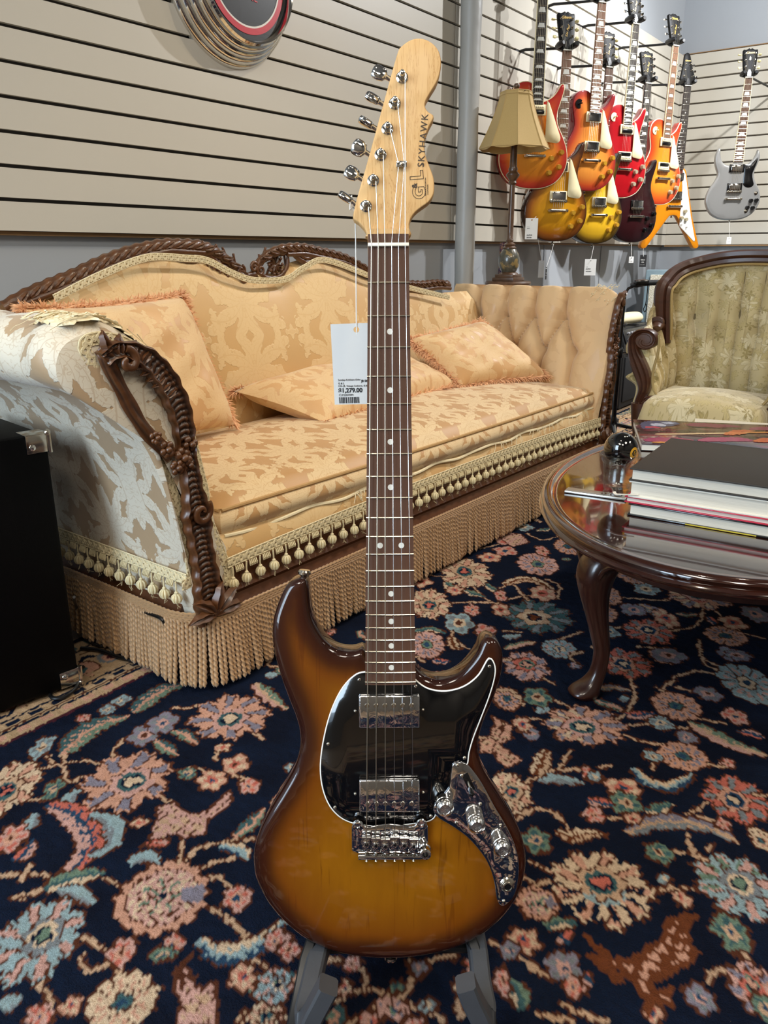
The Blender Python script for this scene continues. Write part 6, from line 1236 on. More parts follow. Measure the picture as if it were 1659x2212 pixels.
def hanger(label, M, wall='A', k=0):
    """padded yoke under the headstock, on an arm from a slat-wall plate"""
    yk = M @ Vector((0, .655, -.012)); R_ = ROOM.inverted() @ yk
    if wall == 'A': base = Vector((R_.x-.012, -.001, R_.z-.0)); n = Vector((0, -1, 0))
    else: base = Vector((S1-.001, R_.y-.05, R_.z-.03)); n = Vector((-1, 0, 0))
    t_ = thing('guitar_hanger', label, 'hanger', ROOM @ Matrix.Translation(base), 'guitar hangers on the slat walls'); L = lambda v: (ROOM.inverted() @ (M @ Vector(v)))-base
    b = MB(); d = (.085, .010, .13) if wall == 'A' else (.010, .062, .135); b.box(n*.006+Vector((0, 0, -.01)), d, .003); pl = b.build('wall_plate', M_HANG, t_)
    b = MB()
    for s in (-1, 1):
        b.lathe([(.005, 0), (.005, .002), (.001, .003)], 8, Matrix.Translation(n*.011+(Vector((s*.012, 0, -.052)) if wall == 'A' else Vector((0, s*.018, -.062)))) @ n.to_track_quat('Z', 'Y').to_matrix().to_4x4())
    b.build('plate_screw', NICKEL, pl)
    b = MB(); tip = L((0, .648, -.040)); b.tube([n*.01, n*.04+Vector((0, 0, .004)), tip*.6+n*.02, tip], [.007, .0065, .006, .006], 8); b.build('arm', M_HANG, t_)
    b = MB(); b.tube([L((-.036, .650, -.038)), L((0, .646, -.042)), L((.036, .650, -.038))], [.010, .012, .010], 10)
    for s in (-1, 1): b.tube([L((s*.036, .650, -.036)), L((s*.038, .653, -.012)), L((s*.036, .655, .012)), L((s*.033, .656, .022))], [.010, .0125, .0125, .008], 10)
    b.build('yoke', M_HANG, t_); return t_
def at(px, py, d): return cam_pt(px, py, d)
dz = Vector((0, 0, .042))
F_CH1 = finish('cherry_burst', '#E0921E', '#BC3018', '#A51A1C', .11, .55, '#C46E12'); F_TOB = finish('iced_tea_burst', '#D99A12', '#8A4410', '#2A120A', .11, .6, '#C48408')
F_CH2 = finish('faded_cherry_burst', '#E89A40', '#B83418', '#7C1220', .10, .62, '#D6761E'); F_YEL = finish('yellow_black_burst', '#E8B82A', '#3A2008', '#0A0706', .085, .55, '#D8A41A')
F_RED = finish('cherry_red', '#A80C16', '#A60C18', '#8E0A16', .1, .6, '#8E0812'); F_WINE = finish('dark_wine', '#2C080C', '#1E0508', '#120406', .1, .6, '#200508')
F_ORG = finish('honey_burst', '#DC8A24', '#BC4016', '#9E2414', .1, .7, '#CC7618'); F_NAT = finish('amber_lacquer', '#D08414', '#CC7E12', '#C0740E', .08, .5, '#C07408')
F_SIL = finish('silver_metallic', '#908F8C', '#888784', '#9C9B98', .06, .5, '#8A8986', .4, .35)
WG = [
 ('cherry sunburst single-cutaway guitar in the upper row, partly behind the lampshade', at(1155, 337, 3.64)+dz, 10, 'LP', F_CH1, dict(fb='dark', pick='zebra', knob='A', btn='Y'), 'A'),
 ('tobacco brown sunburst single-cutaway guitar in the lower row beside the lamp', at(1205, 455, 3.76)+dz, 16, 'LP', F_TOB, dict(fb='brown', pick='chrome', knob='A', btn='Y', bind=False), 'A'),
 ('matte cherry to orange sunburst guitar in the upper row, beside the lampshade guitar', at(1277, 347, 3.87)+dz, 24, 'LP', F_CH2, dict(fb='brown', pick='chrome', knob='A', btn='Y', bind=False), 'A'),
 ('bright yellow guitar with a black sunburst rim in the lower row', at(1293, 465, 4.05)+dz, 24, 'LP', F_YEL, dict(fb='mid', pick='chrome', knob='A', btn='Y', bind=False), 'A'),
 ('solid bright cherry red guitar with cream binding in the upper row', at(1348, 366, 4.18)+dz, 26, 'LP', F_RED, dict(fb='dark', pick='zebra', knob='S', btn='C'), 'A'),
 ('very dark wine red guitar without pickguard, lowest between the red and honey guitars', at(1375, 468, 4.47)+dz, 26, 'LP', F_WINE, dict(fb='dark', pick='chrome', knob='B', btn='C', bind=False, pg=False, ring='black'), 'A'),
 ('honey orange sunburst guitar in the upper row, nearest the room corner', at(1432, 386, 4.54)+dz, 30, 'LP', F_ORG, dict(fb='brown', pick='zebra', knob='S', btn='C'), 'A'),
 ('amber arrow-shaped guitar with a white pickguard hanging in the room corner', at(1461, 430, 4.93), 14, 'FV', F_NAT, dict(fb='dark', pick='chrome', knob='S', btn='C', inlay='dot', pgm=WHITEPL, ring='black', bind=False, script=None), 'A'),
 ('silver double-cutaway guitar with pointed horns alone on the second wall', at(1587, 414, 4.90), -6, 'SG', F_SIL, dict(fb='mid', pick='chrome', knob='B', btn='Y', ring='black', bodyside=None, bind=True, script=None), 'B')]
GM = []
HL = ['black wall hanger holding the cherry sunburst guitar behind the lampshade', 'black wall hanger holding the tobacco brown sunburst guitar', 'black wall hanger holding the matte cherry to orange guitar', 'black wall hanger holding the yellow guitar with black rim', 'black wall hanger holding the bright cherry red guitar', 'black wall hanger holding the dark wine red guitar', 'black wall hanger holding the honey orange guitar', 'black wall hanger holding the amber arrow-shaped guitar', 'black wall hanger holding the silver guitar on the second wall']
for (lab, P, yaw, kind, fin, kw, wl), hl_ in zip(WG, HL):
    if kind == 'SG': kw['bodyside'] = F_SIL
    g, M = wall_guitar('hanging_guitar', lab, P, yaw, kind, fin, **kw); GM.append(M); hanger(hl_, M, wl)
# ------------------------------------------------------------------ tags dangling from them
def dangling(label, gi, px, py, d, w, h, rows, mat=PAPER, ink=INK, start=(0, -.19, -.02), yaw=0):
    M = frame(at(px, py, d), (math.cos(math.radians(yaw)), math.sin(math.radians(yaw)), 0), (0, 0, 1)); s0 = GM[gi] @ Vector(start); e = M @ Vector((0, 0, 0))
    price_tag('price_tag', label, M, w, h, rows, mat, [s0, s0.lerp(e, .5)+Vector((0, 0, -.002)), e+Vector((0, 0, .004)), e+Vector((0, -.0015, 0))], ink=ink, group='price tags hanging from the wall guitars')
M_BLKCARD = plain('black_card', '#141416', .6); M_SILINK = plain('silver_ink', '#C9C9C4', .5)
R1 = [('Gibson', -.020, -.030, .004, 0), ('Standard', -.020, -.036, .0035, .0002), ('$2,699.00', -.020, -.064, .006, .0003), ('|', -.020, -.074, .022, .005)]
dangling('white price tag hanging in front of the tobacco brown sunburst guitar', 1, 1149, 475, 3.52, .056, .088, R1, start=(-.116, -.07, .01), yaw=4)
dangling('white price tag hanging below the yellow and black guitar', 3, 1276, 563, 3.98, .060, .078, [('Studio', -.022, -.030, .004, 0), ('$1,599.00', -.022, -.040, .006, .0003), ('|', -.022, -.052, .028, .004)], yaw=6)
dangling('small narrow black and silver tag below the tobacco brown guitar', 1, 1180, 580, 3.62, .018, .055, [('MADE', -.006, -.020, .005, 0), ('IN USA', -.007, -.030, .004, 0)], M_BLKCARD, M_SILINK, yaw=60)
dangling('small white tag below the dark wine red guitar', 5, 1364, 557, 4.40, .026, .034, [('$1,499', -.010, -.018, .006, 0)], yaw=0)
dangling('black printed tag below the amber arrow-shaped guitar', 7, 1390, 553, 4.75, .040, .070, [('Gibson', -.015, -.022, .009, .0002), ('USA', -.010, -.036, .009, .0002), ('custom made', -.016, -.050, .005, 0)], M_BLKCARD, M_SILINK, start=(-.185, -.29, -.02))
dangling('small white tag below the silver guitar on the second wall', 8, 1575, 515, 4.9, .028, .040, [('$1,999', -.011, -.020, .006, 0)], start=(0, -.175, -.02))
dangling('pale grey tag seen edge-on against the lower wall by the lamp base', 0, 1170, 566, 3.86, .030, .080, [('-', -.004, -.030, .004, 0)], M_TAG, start=(0, -.19, -.03), yaw=-35)
# ------------------------------------------------------------------ round wall clock with stepped chrome rings
CM_ = ROOM @ Matrix.Translation((1.885, -.001, 1.667)) @ Matrix.Rotation(PI/2, 4, 'X')
clock = thing('wall_clock', 'big round wall sign clock with stepped chrome rings and black dial', 'clock', CM_)
pr = []
for r0, r1, z0, z1 in ((.239, .226, .0, .030), (.227, .212, .030, .052), (.213, .198, .052, .070), (.199, .186, .070, .086)):
    for k in range(9): a = PI*k/16; pr.append((r1+(r0-r1)*math.cos(a), z0+(z1-z0)*math.sin(a)))
b = MB(); b.lathe(pr+[(.186, .100), (.181, .106), (.176, .104), (.172, .090)], 96, cap=False); b.build('chrome_rings', CHROME, clock)
M_DIAL = plain('dial_black', '#171512', .35, coat=.3); M_DRED = plain('dial_red', '#C81E30', .35); M_DWHT = plain('dial_white', '#E9E4DC', .4)
b = MB(); b.lathe([(.174, .0), (.174, .086), (.001, .0865)], 64); d_ = b.build('dial', M_DIAL, clock)
def annulus(r0, r1, z, mat, nm): b = MB(); b.rings([[Vector((r*math.cos(2*PI*k/96), r*math.sin(2*PI*k/96), zz)) for k in range(96)] for r, zz in ((r0, z), (r0, z+.0008), (r1, z+.0008), (r1, z))], cap=False); return b.build(nm, mat, d_)
annulus(.139, .156, .0866, M_DRED, 'red_ring'); annulus(.134, .139, .0866, M_DWHT, 'white_ring')
text('lettering', 'MEINL', .030, M_DRED, d_, xf((0, -.058, .0872)), .0004, spacing=1.05)
b = MB(); b.lathe([(.034, .0866), (.034, .0876), (.001, .0877)], 40, xf((0, -.008, 0))); b.build('emblem', M_DRED, d_)
t_ = MB(); t_.lathe([(.176, .098), (.12, .1045), (.06, .108), (.001, .109)], 64, cap=False); t_.build('glass_cover', glassy('clock_glass', amount=.3), clock)
# ------------------------------------------------------------------ lamp on its small pedestal table behind the sofa arm
LS, LW, ZT = 3.27, .24, .784
M_BRONZE = NT('bronze_wood'); q = M_BRONZE; nn = q.noise(q.obj(), 60, 3); q.l(q.mix(nn, lin('#2E1E14'), lin('#6A4A30')), q.b.inputs['Base Color']); q.set(rough=.4, coat=.3); q.bump(nn, .2, .001); M_BRONZE = q.m
q = NT('painted_urn'); nn = q.noise(q.obj(), 26, 3, .6, 1.); f1 = q.ramp(nn, [(0, (0, 0, 0, 1)), (.56, (0, 0, 0, 1)), (.60, (1, 1, 1, 1)), (1, (1, 1, 1, 1))]); q.l(q.mix(f1, q.mix(q.noise(q.obj(), 90, 2), lin('#3C3A30'), lin('#5A584A')), lin('#8A7448')), q.b.inputs['Base Color']); q.set(rough=.3, coat=.6); M_URN = q.m
TM_ = ROOM @ Matrix.Translation((LS, -LW, 0))
tb = thing('pedestal_table', 'small round dark pedestal table holding the lamp behind the sofa arm', 'table', TM_)
b = MB(); b.lathe([(.085, ZT-.022), (.10, ZT-.016), (.102, ZT-.008), (.098, ZT), (.001, ZT)], 36); b.build('table_top', M_BRONZE, tb)
b = MB(); b.lathe([(.03, .06), (.026, .12), (.018, .2), (.02, .4), (.03, .5), (.018, .6), (.03, ZT-.03), (.05, ZT-.02)], 20); b.build('column', M_BRONZE, tb)
for k in range(3): a = 2*PI*k/3+.4; b = MB(); b.tube([(0, 0, .09), (.05*math.cos(a), .05*math.sin(a), .07), (.09*math.cos(a), .09*math.sin(a), .025), (.115*math.cos(a), .115*math.sin(a), .008)], [.016, .013, .011, .008], 8); b.build('leg', M_BRONZE, tb)
lamp = thing('buffet_lamp', 'tall turned bronze table lamp with a tan bell shade', 'lamp', ROOM @ Matrix.Translation((LS, -LW, ZT)))
zz = lambda y: .9+(at(1105, y, 3.45).z-.9)-ZT
b = MB(); b.box((0, 0, .008), (.105, .105, .016), .003); b.box((0, 0, .022), (.088, .088, .014), .003); b.lathe([(.044, .028), (.040, .034), (.026, .040), (.022, .050), (.026, zz(592))], 24); b.build('foot', M_BRONZE, lamp)
b = MB(); b.lathe([(.020, zz(594)), (.034, zz(586)), (.044, zz(575)), (.047, zz(562)), (.043, zz(550)), (.031, zz(540)), (.024, zz(534))], 28); b.build('urn', M_URN, lamp)
b = MB(); b.lathe([(.030, zz(537)), (.030, zz(535)), (.022, zz(531)), (.026, zz(528)), (.014, zz(523)), (.016, zz(519)), (.0125, zz(515)), (.013, zz(480)), (.0115, zz(402)), (.018, zz(398)), (.015, zz(394)), (.019, zz(390)), (.029, zz(383)), (.029, zz(380)), (.018, zz(374)), (.020, zz(369)), (.0155, zz(364)), (.014, zz(330)), (.012, zz(300))], 24); b.build('turned_stem', M_BRONZE, lamp)
q = NT('shade_fabric'); wv = q.noise(q.mapped(q.obj(), (400, 400, 400)), 1, 1); q.l(q.mix(wv, lin('#C2A468'), lin('#B4955A')), q.b.inputs['Base Color']); q.set(rough=.8, sheen=.2); q.bump(wv, .15, .0006); M_SHADE = q.m
zb, zt = zz(328), zz(216); prof = []
for f in np.linspace(0, 1, 12): prof.append((.147*(1-f)**1.35+.064*(1-(1-f)**1.35), zb+(zt-zb)*f))
seg = 8; sh = thing('shade', '', ''); sh.parent = lamp; del sh['label']; del sh['category']
for k in range(seg):
    a0, a1 = 2*PI*(k-.5)/seg+.2, 2*PI*(k+.5)/seg+.2; P = []
    for r, z in prof:
        A = Vector((r*math.cos(a0), r*math.sin(a0), z)); B = Vector((r*math.cos(a1), r*math.sin(a1), z)); sag = -.010*math.sin((z-zb)/(zt-zb)*PI)*0
        P.append([A.lerp(B, t)*1.0+Vector((0, 0, -.008*math.sin(t*PI)*(1-(z-zb)/(zt-zb))**3)) for t in np.linspace(0, 1, 7)])
    b = MB(); b.grid(P); b.grid([[p-Vector((p.x, p.y, 0)).normalized()*.0015 for p in r] for r in P], None, True); b.grid([P[0], [p-Vector((p.x, p.y, 0)).normalized()*.0015 for p in P[0]]]); b.build('shade_panel', M_SHADE, sh)
b = MB()
for k in range(seg): a0 = 2*PI*(k-.5)/seg+.2; b.tube([(r*math.cos(a0)*1.003, r*math.sin(a0)*1.003, z) for r, z in prof], .0018, 5)
for r, z in (prof[0], prof[-1], (prof[-1][0]*1.06, prof[-1][1]-.012)): b.tube([(r*math.cos(2*PI*(k-.5)/seg+.2), r*math.sin(2*PI*(k-.5)/seg+.2), z) for k in range(seg)], .0022, 5, True)
b.build('shade_piping', M_SHADE, sh)
b = MB(); b.tube([(0, 0, zt-.03), (0, 0, zt+.012)], .003, 6); b.lathe([(.003, zt+.004), (.008, zt+.008), (.006, zt+.011), (.011, zt+.016), (.013, zt+.024), (.010, zt+.031), (.003, zt+.034)], 14)
for k in range(3): a = 2.1*k; b.tube([(0, 0, zt-.004), (prof[-1][0]*math.cos(a), prof[-1][0]*math.sin(a), zt-.004)], .0018, 5)
b.tube([(0, 0, zb-.03), (.03, 0, zb+.02), (.03, 0, zt-.04), (0, 0, zt-.01)], .0018, 5); b.tube([(0, 0, zb-.03), (-.03, 0, zb+.02), (-.03, 0, zt-.04), (0, 0, zt-.01)], .0018, 5); b.build('finial', M_BRONZE, lamp)
# patterned strap hanging on the lower wall beside the lamp
q = NT('paisley_strap'); n1 = q.noise(q.obj(), 55, 2, .5, 1.5); c_ = q.ramp(n1, [(0, lin('#161226')), (.45, lin('#2A1A3A')), (.5, lin('#5A2440')), (.58, lin('#8A6A3C')), (.63, lin('#20182C')), (1, lin('#141022'))]); q.l(c_, q.b.inputs['Base Color']); q.set(rough=.7); M_STRAP = q.m
P = []; s0 = ROOM.inverted() @ at(1084, 524, 3.62)
for j in range(24):
    f = j/23; w = .018+.034*f; row = []
    for i in range(7): u = i/6-.5; row.append(Vector((s0.x-.012*f+u*w*1.25, s0.y+.012*math.cos(u*9+f*3)*.8-.004, s0.z-.46*f)))
    P.append(row)
b = MB(); b.grid(P); b.grid([[p+Vector((0, .004, 0)) for p in r] for r in P], None, True); b.grid([[r[0], r[0]+Vector((0, .004, 0))] for r in P]); b.grid([[r[-1], r[-1]+Vector((0, .004, 0))] for r in P]); o = b.build('guitar_strap', M_STRAP); o.matrix_world = ROOM
tag(o, 'dark purple floral strap hanging narrow beside the lamp base', 'strap')
# ------------------------------------------------------------------ black amplifier against the wall beyond the sofa, with things on it
M_TOLEX = plain('black_tolex', '#0C0D10', .55, 0, .2, 90, bump=.4, bscale=500); M_GRILLE = plain('amp_grille_cloth', '#101114', .8, 0, .3, 500, bump=.5, bscale=700)
def amp_box(t_, d, mat, bev=.008): b = MB(); b.box((d[0]/2, d[1]/2, d[2]/2), d, bev); return b.build('cabinet', mat, t_)
A2 = thing('combo_amplifier', 'black combo amplifier with two rows of knobs beyond the sofa end', 'amplifier', ROOM @ Matrix.Translation((4.70, -.275, 0)))
b = MB(); b.rings([[Vector((x, y, z)) for y, z in ((0, 0), (.235, 0), (.235, .475), (.035, .475), (.0, .375))] for x in (0, .56)]); b.build('cabinet', M_TOLEX, A2, False)
b = MB(); b.box((.28, -.003, .17), (.50, .010, .27), .003); b.build('grille', M_GRILLE, A2)
b = MB(); b.box((.28, .012, .425), (.52, .006, .085), .002, Matrix.Rotation(-.34, 4, 'X')); pn = b.build('control_panel', BLACKPL, A2)
b = MB(); b.lathe([(.009, 0), (.008, .010), (.006, .012), (.001, .012)], 12); KB2 = b.mesh('knob', plain('grey_knob', '#8C8C90', .3))
for r in range(2):
    for k in range(9): link('knob', KB2, pn, xf((.07+.052*k+.012*r, .001+.013*r, .405+.036*r), rx=PI/2-.34))
b = MB(); b.box((.12, -.006, .335), (.13, .004, .035), .001); b.build('badge', plain('dull_badge', '#5C5C60', .3, .6), A2)
for x in (.04, .52): b = MB(); b.box((x, .02, -.004), (.04, .03, .012), .003); b.build('foot', BLACKMAT, A2)
AZ = .476
cd_ = thing('cream_console', 'cream rounded plastic device with black end caps on the black amplifier', 'device', ROOM @ Matrix.Translation((4.98, -.16, AZ)) @ Matrix.Rotation(-.12, 4, 'Z'))
b = MB(); b.rings([[Vector((x, .05*k*math.cos(a), .037+.036*k*math.sin(a))) for a in np.linspace(0, 2*PI, 19)[:-1]] for x, k in ((-.165, .7), (-.155, .95), (-.1, 1), (.1, 1), (.155, .95), (.165, .7))]); b.build('shell', CREAMPL, cd_)
for s in (-1, 1): b = MB(); b.rings([[Vector((s*x, .05*k*math.cos(a), .037+.036*k*math.sin(a))) for a in np.linspace(0, 2*PI, 19)[:-1]] for x, k in ((.163, .85), (.172, .8), (.182, .45))]); b.build('end_cap', BLACKPL, cd_)
o = MB(); o.tube(catmull([(4.73, -.22, AZ+.006), (4.80, -.24, AZ+.020), (4.88, -.20, AZ+.010), (4.95, -.25, AZ+.006), (5.05, -.262, AZ+.006)], 6), .006, 6); o.ball((4.745, -.20, AZ+.024), .026, 12, 8, (1.2, 1, .9)); o = o.build('coiled_cable', BLACKPL); o.matrix_world = ROOM; tag(o, 'black cable with a bulky plug lying on the black amplifier top', 'cable')
# pale speaker cabinet standing in the corner
G_ = thing('speaker_cabinet', 'pale blue-grey speaker cabinet with sparkling silver grille cloth in the corner', 'speaker', ROOM @ Matrix.Translation((5.34, -.135, 0)) @ Matrix.Rotation(-PI/2+.10, 4, 'Z') @ Matrix.Rotation(-.03, 4, 'X'))
M_BLUEG = plain('blue_grey_vinyl', '#7E939C', .5, 0, .08, 60, bump=.2, bscale=400)
q = NT('sparkle_cloth'); ck = q.n('ShaderNodeTexVoronoi', i_Scale=160.); q.l(q.mapped(q.obj(), (1, 1, .8)), ck.inputs['Vector']); q.l(q.mix(q.math('GREATER_THAN', q.math('SINE', q.math('MULTIPLY', ck.outputs['Distance'], 14.)), .1), lin('#A8A088'), lin('#E8E4D4')), q.b.inputs['Base Color']); q.set(rough=.6); q.bump(ck.outputs['Distance'], .6, .002); M_SPARK = q.m
b = MB(); b.box((.29, .17, .40), (.58, .34, .80), .012); b.build('cabinet', M_BLUEG, G_)
b = MB(); b.box((.30, -.004, .40), (.53, .012, .735), .004); b.build('grille', M_SPARK, G_)
b = MB(); b.lathe([(.012, 0), (.010, .006), (.002, .008)], 12, xf((.09, -.010, .66), rx=PI/2)); b.build('grille_stud', BLACKPL, G_)
# microphone stand between sofa and armchair, with a pedal at its foot
MP = at(1323, 935, 4.12); MP.z = 0
ms = thing('microphone_stand', 'black microphone stand with tripod feet beside the sofa end', 'stand', Matrix.Translation(MP))
b = MB(); b.tube([(0, 0, .03), (0, 0, .42)], .012, 12); b.tube([(0, 0, .40), (0, 0, .72)], .008, 10); b.build('pole', BLACKPL, ms)
b = MB(); b.lathe([(.016, .40), (.018, .41), (.018, .44), (.012, .45)], 14); b.build('clutch', BLACKPL, ms); b = MB(); b.lathe([(.02, .02), (.022, .03), (.018, .08), (.013, .10)], 14); b.build('base_hub', BLACKPL, ms); b = MB(); b.tube([(.016, 0, .425), (.034, 0, .425)], .006, 8); b.build('clutch_lever', BLACKPL, ms)
for k in range(3): a = 2.1*k+.35; b = MB(); b.tube([(0, 0, .06), (.10*math.cos(a), .10*math.sin(a), .035), (.26*math.cos(a), .26*math.sin(a), .010)], [.012, .010, .010], 8); b.build('leg', BLACKPL, ms)
b = MB(); b.tube([(0, 0, .70), (.012, -.006, .735), (.05, -.02, .755)], .007, 8); b.build('gooseneck', BLACKPL, ms)
mic = thing('microphone', 'black stick microphone pointing right on the stand, loop of cord hanging', 'microphone', Matrix.Translation(MP+Vector((.05, -.02, .755))))
b = MB(); b.tube([(-.03, .004, -.004), (.0, 0, 0), (.03, -.004, .006), (.13, -.02, .012), (.185, -.03, .016), (.19, -.031, .0163)], [.010, .015, .014, .012, .011, .004], 12); b.build('body', BLACKMAT, mic)
b = MB(); b.box((.02, -.004, .008), (.07, .034, .03), .008); b.build('clip', BLACKPL, mic)
b = MB(); b.tube(catmull([(.05, -.008, -.004), (.05, -.010, -.05), (.047, -.010, -.095), (.040, -.010, -.115), (.047, -.010, -.13), (.054, -.010, -.115), (.050, -.010, -.09)], 6), .0022, 6); b.build('cord_loop', BLACKPL, mic)
PP = at(1292, 905, 4.35); PP.z = 0
pd = thing('effects_pedal', 'grey metal effects pedal on the rug near the sofa end', 'pedal', Matrix.Translation(PP) @ Matrix.Rotation(.6, 4, 'Z'))
b = MB(); b.rings([[Vector((x, y, z)) for x, y, z in ((-.10, -.06, 0), (.10, -.06, 0), (.10, -.06, .035), (-.10, -.06, .035))], [Vector((x, y, z)) for x, y, z in ((-.10, .06, 0), (.10, .06, 0), (.10, .06, .06), (-.10, .06, .06))]]); b.build('case', plain('pedal_grey', '#3C4044', .45, .4), pd, False)
for k in range(4): b = MB(); b.lathe([(.010, .04), (.009, .066), (.001, .068)], 12, xf((-.07+.045*k, .03, .0))); b.build('knob', NICKEL, pd)
b = MB(); b.lathe([(.008, .03), (.008, .052), (.001, .053)], 12, xf((.0, -.03, .0))); b.build('footswitch', CHROME, pd)
# ------------------------------------------------------------------ oval coffee table
TC = Vector((.845, 1.77, 0)); TA = math.radians(58); TM2 = Matrix.Translation(TC) @ Matrix.Rotation(TA, 4, 'Z'); RA, RB, TZ = .64, .44, .392
q = NT('polished_mahogany'); v = q.mapped(q.obj(), (3, 40, 40)); n1 = q.noise(v, 1., 4, .6, .8); q.l(q.mix(n1, lin('#1E0C08'), lin('#3A1A10')), q.b.inputs['Base Color']); q.set(rough=.10, coat=1., coatr=.03); q.bump(q.noise(q.obj(), 6, 2), .02, .002); M_MAH = q.m
M_LEGW = wood('dark_mahogany', '#1E0D09', '#3A1B12', (30, 30, 5), .28, .5, .05)
tbl = thing('coffee_table', 'oval dark polished coffee table on curved legs, books on top', 'table', TM2)
def oval(k, z, n=96, off=0): return [Vector(((RA*k+off)*math.cos(2*PI*i/n), (RB*k+off)*math.sin(2*PI*i/n), z)) for i in range(n)]
pr = [(0, -.022, -.030), (0, .0, -.030), (0, .0, -.026), (0, .004, -.022), (0, .0, -.018), (0, -.004, -.016), (0, -.003, -.012), (0, .0, -.008), (0, -.002, -.003), (0, -.008, .0008), (0, -.016, .001), (0, -.022, -.001), (0, -.030, -.0045), (0, -.038, -.0045)]
b = MB(); b.rings([oval(1, TZ+dz_, 112, o_) for _, o_, dz_ in pr]+[oval(.5, TZ-.0045, 112)], cap=True); b.build('table_top', M_MAH, tbl, angle=50)
b = MB(); rs = [oval(1, z, 96, o_) for o_, z in ((-.085, TZ-.030), (-.085, TZ-.075), (-.10, TZ-.075), (-.10, TZ-.030))]
for i, p in enumerate(rs[1]): a = 2*PI*i/96; d_ = .022*max(0, math.cos(4*a))**2*0+.016*(abs(math.sin(2*a)))**6; p.z += -d_; rs[2][i].z += -d_
b.rings(rs, cap=False); b.build('apron', M_LEGW, tbl)
def cabriole(a):
    c = Vector((math.cos(a), math.sin(a), 0)); P0 = Vector(((RA-.115)*math.cos(a), (RB-.095)*math.sin(a), 0)); o_ = Vector((math.cos(a)*RB, math.sin(a)*RA, 0)).normalized()
    prof = [(.0, TZ-.030, .034, .034), (.002, TZ-.06, .036, .036), (.014, TZ-.085, .040, .040), (.024, TZ-.115, .036, .038), (.024, TZ-.15, .029, .032), (.014, TZ-.20, .0225, .025), (.0, TZ-.26, .0180, .0195), (-.006, .10, .0160, .0165), (-.002, .06, .0165, .0165), (.010, .036, .021, .021), (.024, .022, .030, .027), (.028, .013, .033, .029), (.026, .006, .029, .026), (.024, .0, .022, .022)]
    s_ = Vector((-o_.y, o_.x, 0)); P = catmull([Vector((x, 0, z)) for x, z, _, _ in prof], 4); Rr = catmull([Vector((r1, r2, 0)) for _, _, r1, r2 in prof], 4)
    b = MB(); b.rings([[P0+o_*(p.x+r.x*math.copysign(abs(math.cos(t))**.8, math.cos(t)))+s_*(r.y*math.copysign(abs(math.sin(t))**.8, math.sin(t)))+Vector((0, 0, p.z)) for t in np.linspace(0, 2*PI, 21)[:-1]] for p, r in zip(P, Rr)]); lg = b.build('leg', M_LEGW, tbl, angle=60)
    # scrolled brackets at the knee
    for sg in (-1, 1):
        b = MB(); base = P0+o_*.012; Q = [(0, TZ-.032, .03), (.05, TZ-.034, .024), (.085, TZ-.042, .016), (.105, TZ-.052, .008)]
        rs = []
        for x, z, h in [(.018, TZ-.10, .055), (.034, TZ-.095, .050), (.052, TZ-.078, .036), (.075, TZ-.064, .024), (.10, TZ-.054, .012)]:
            p = base+s_*sg*x; rs.append([p+o_*.022+Vector((0, 0, z)), p+o_*.022+Vector((0, 0, TZ-.032)), p-o_*.01+Vector((0, 0, TZ-.032)), p-o_*.01+Vector((0, 0, z))])
        b.rings(rs); b.build('knee_bracket', M_LEGW, lg)
        b = MB(); b.tube([base+s_*sg*x+o_*.024+Vector((0, 0, z)) for x, z in ((.100, TZ-.056), (.070, TZ-.068), (.048, TZ-.084), (.034, TZ-.104), (.030, TZ-.125), (.024, TZ-.14))], [.003, .0045, .005, .005, .005, .003], 8); b.build('scroll', M_LEGW, lg)
for deg in (133+14, -133-14, 180-133-14, -(180-133-14)): cabriole(math.radians(deg))
# ------------------------------------------------------------------ on the table
M_PAGES = NT('page_block'); q = M_PAGES; ln = q.noise(q.mapped(q.obj(), (4, 4, 900)), 1., 2); q.l(q.mix(ln, lin('#C4BEAE'), lin('#F6F1E4')), q.b.inputs['Base Color']); q.set(rough=.8); M_PAGES = q.m
M_BKBLACK = plain('black_book_cloth', '#2E2924', .55, 0, .06, 20, bump=.2, bscale=900); M_BKWHITE = plain('white_book_cover', '#E8E4D8', .4, 0, .03); M_BKRED = plain('red_book_cover', '#C4183C', .35, coat=.3); M_BKBLK2 = plain('glossy_black_cover', '#0E0E10', .2, coat=.5)
BA = math.radians(-33); BX = Vector((math.cos(BA), math.sin(BA), 0)); BY = Vector((-BX.y, BX.x, 0)); SB = Vector((.500, 1.548, TZ-.0038))
def book(name, label, off, w, d, z, th, cover, pages=M_PAGES, cv=.003, rot=0., over=.004, group='books and magazines on the coffee table', soft=False):
    """origin: near left corner of the block; the fore edge faces the camera"""
    M = Matrix.Translation(SB+BX*off[0]+BY*off[1]+Vector((0, 0, z))) @ Matrix.Rotation(BA+rot, 4, 'Z'); t_ = thing(name, label, 'book', M, group)
    b = MB(); b.box((w/2, d/2, cv/2), (w, d, cv), .0008 if not soft else 0); bk = b.build('back_cover', cover, t_)
    b = MB(); P0 = [(over, over), (w-over, over), (w-over, d-.002), (over, d-.002)]; b.box((w/2, d/2+over/2, th/2), (w-2*over, d-over-.003, th-2*cv), 0); b.build('page_block', pages, t_)
    b = MB(); b.box((w/2, d/2, th-cv/2), (w, d, cv), .0008 if not soft else 0); fc = b.build('front_cover', cover, t_)
    b = MB(); b.box((w/2, d-.0015, th/2), (w, .004, th), .001); b.build('spine', cover, t_); return t_, fc
book('picture_book', 'bottom book of the stack, white pages between glossy black covers', (.0, .0), .34, .30, 0, .0255, M_BKBLK2)
t_, fc = book('picture_book', 'thin red-covered book second from the bottom of the stack', (-.010, .004), .36, .31, .0257, .0125, M_BKRED, cv=.0022, rot=-.015)
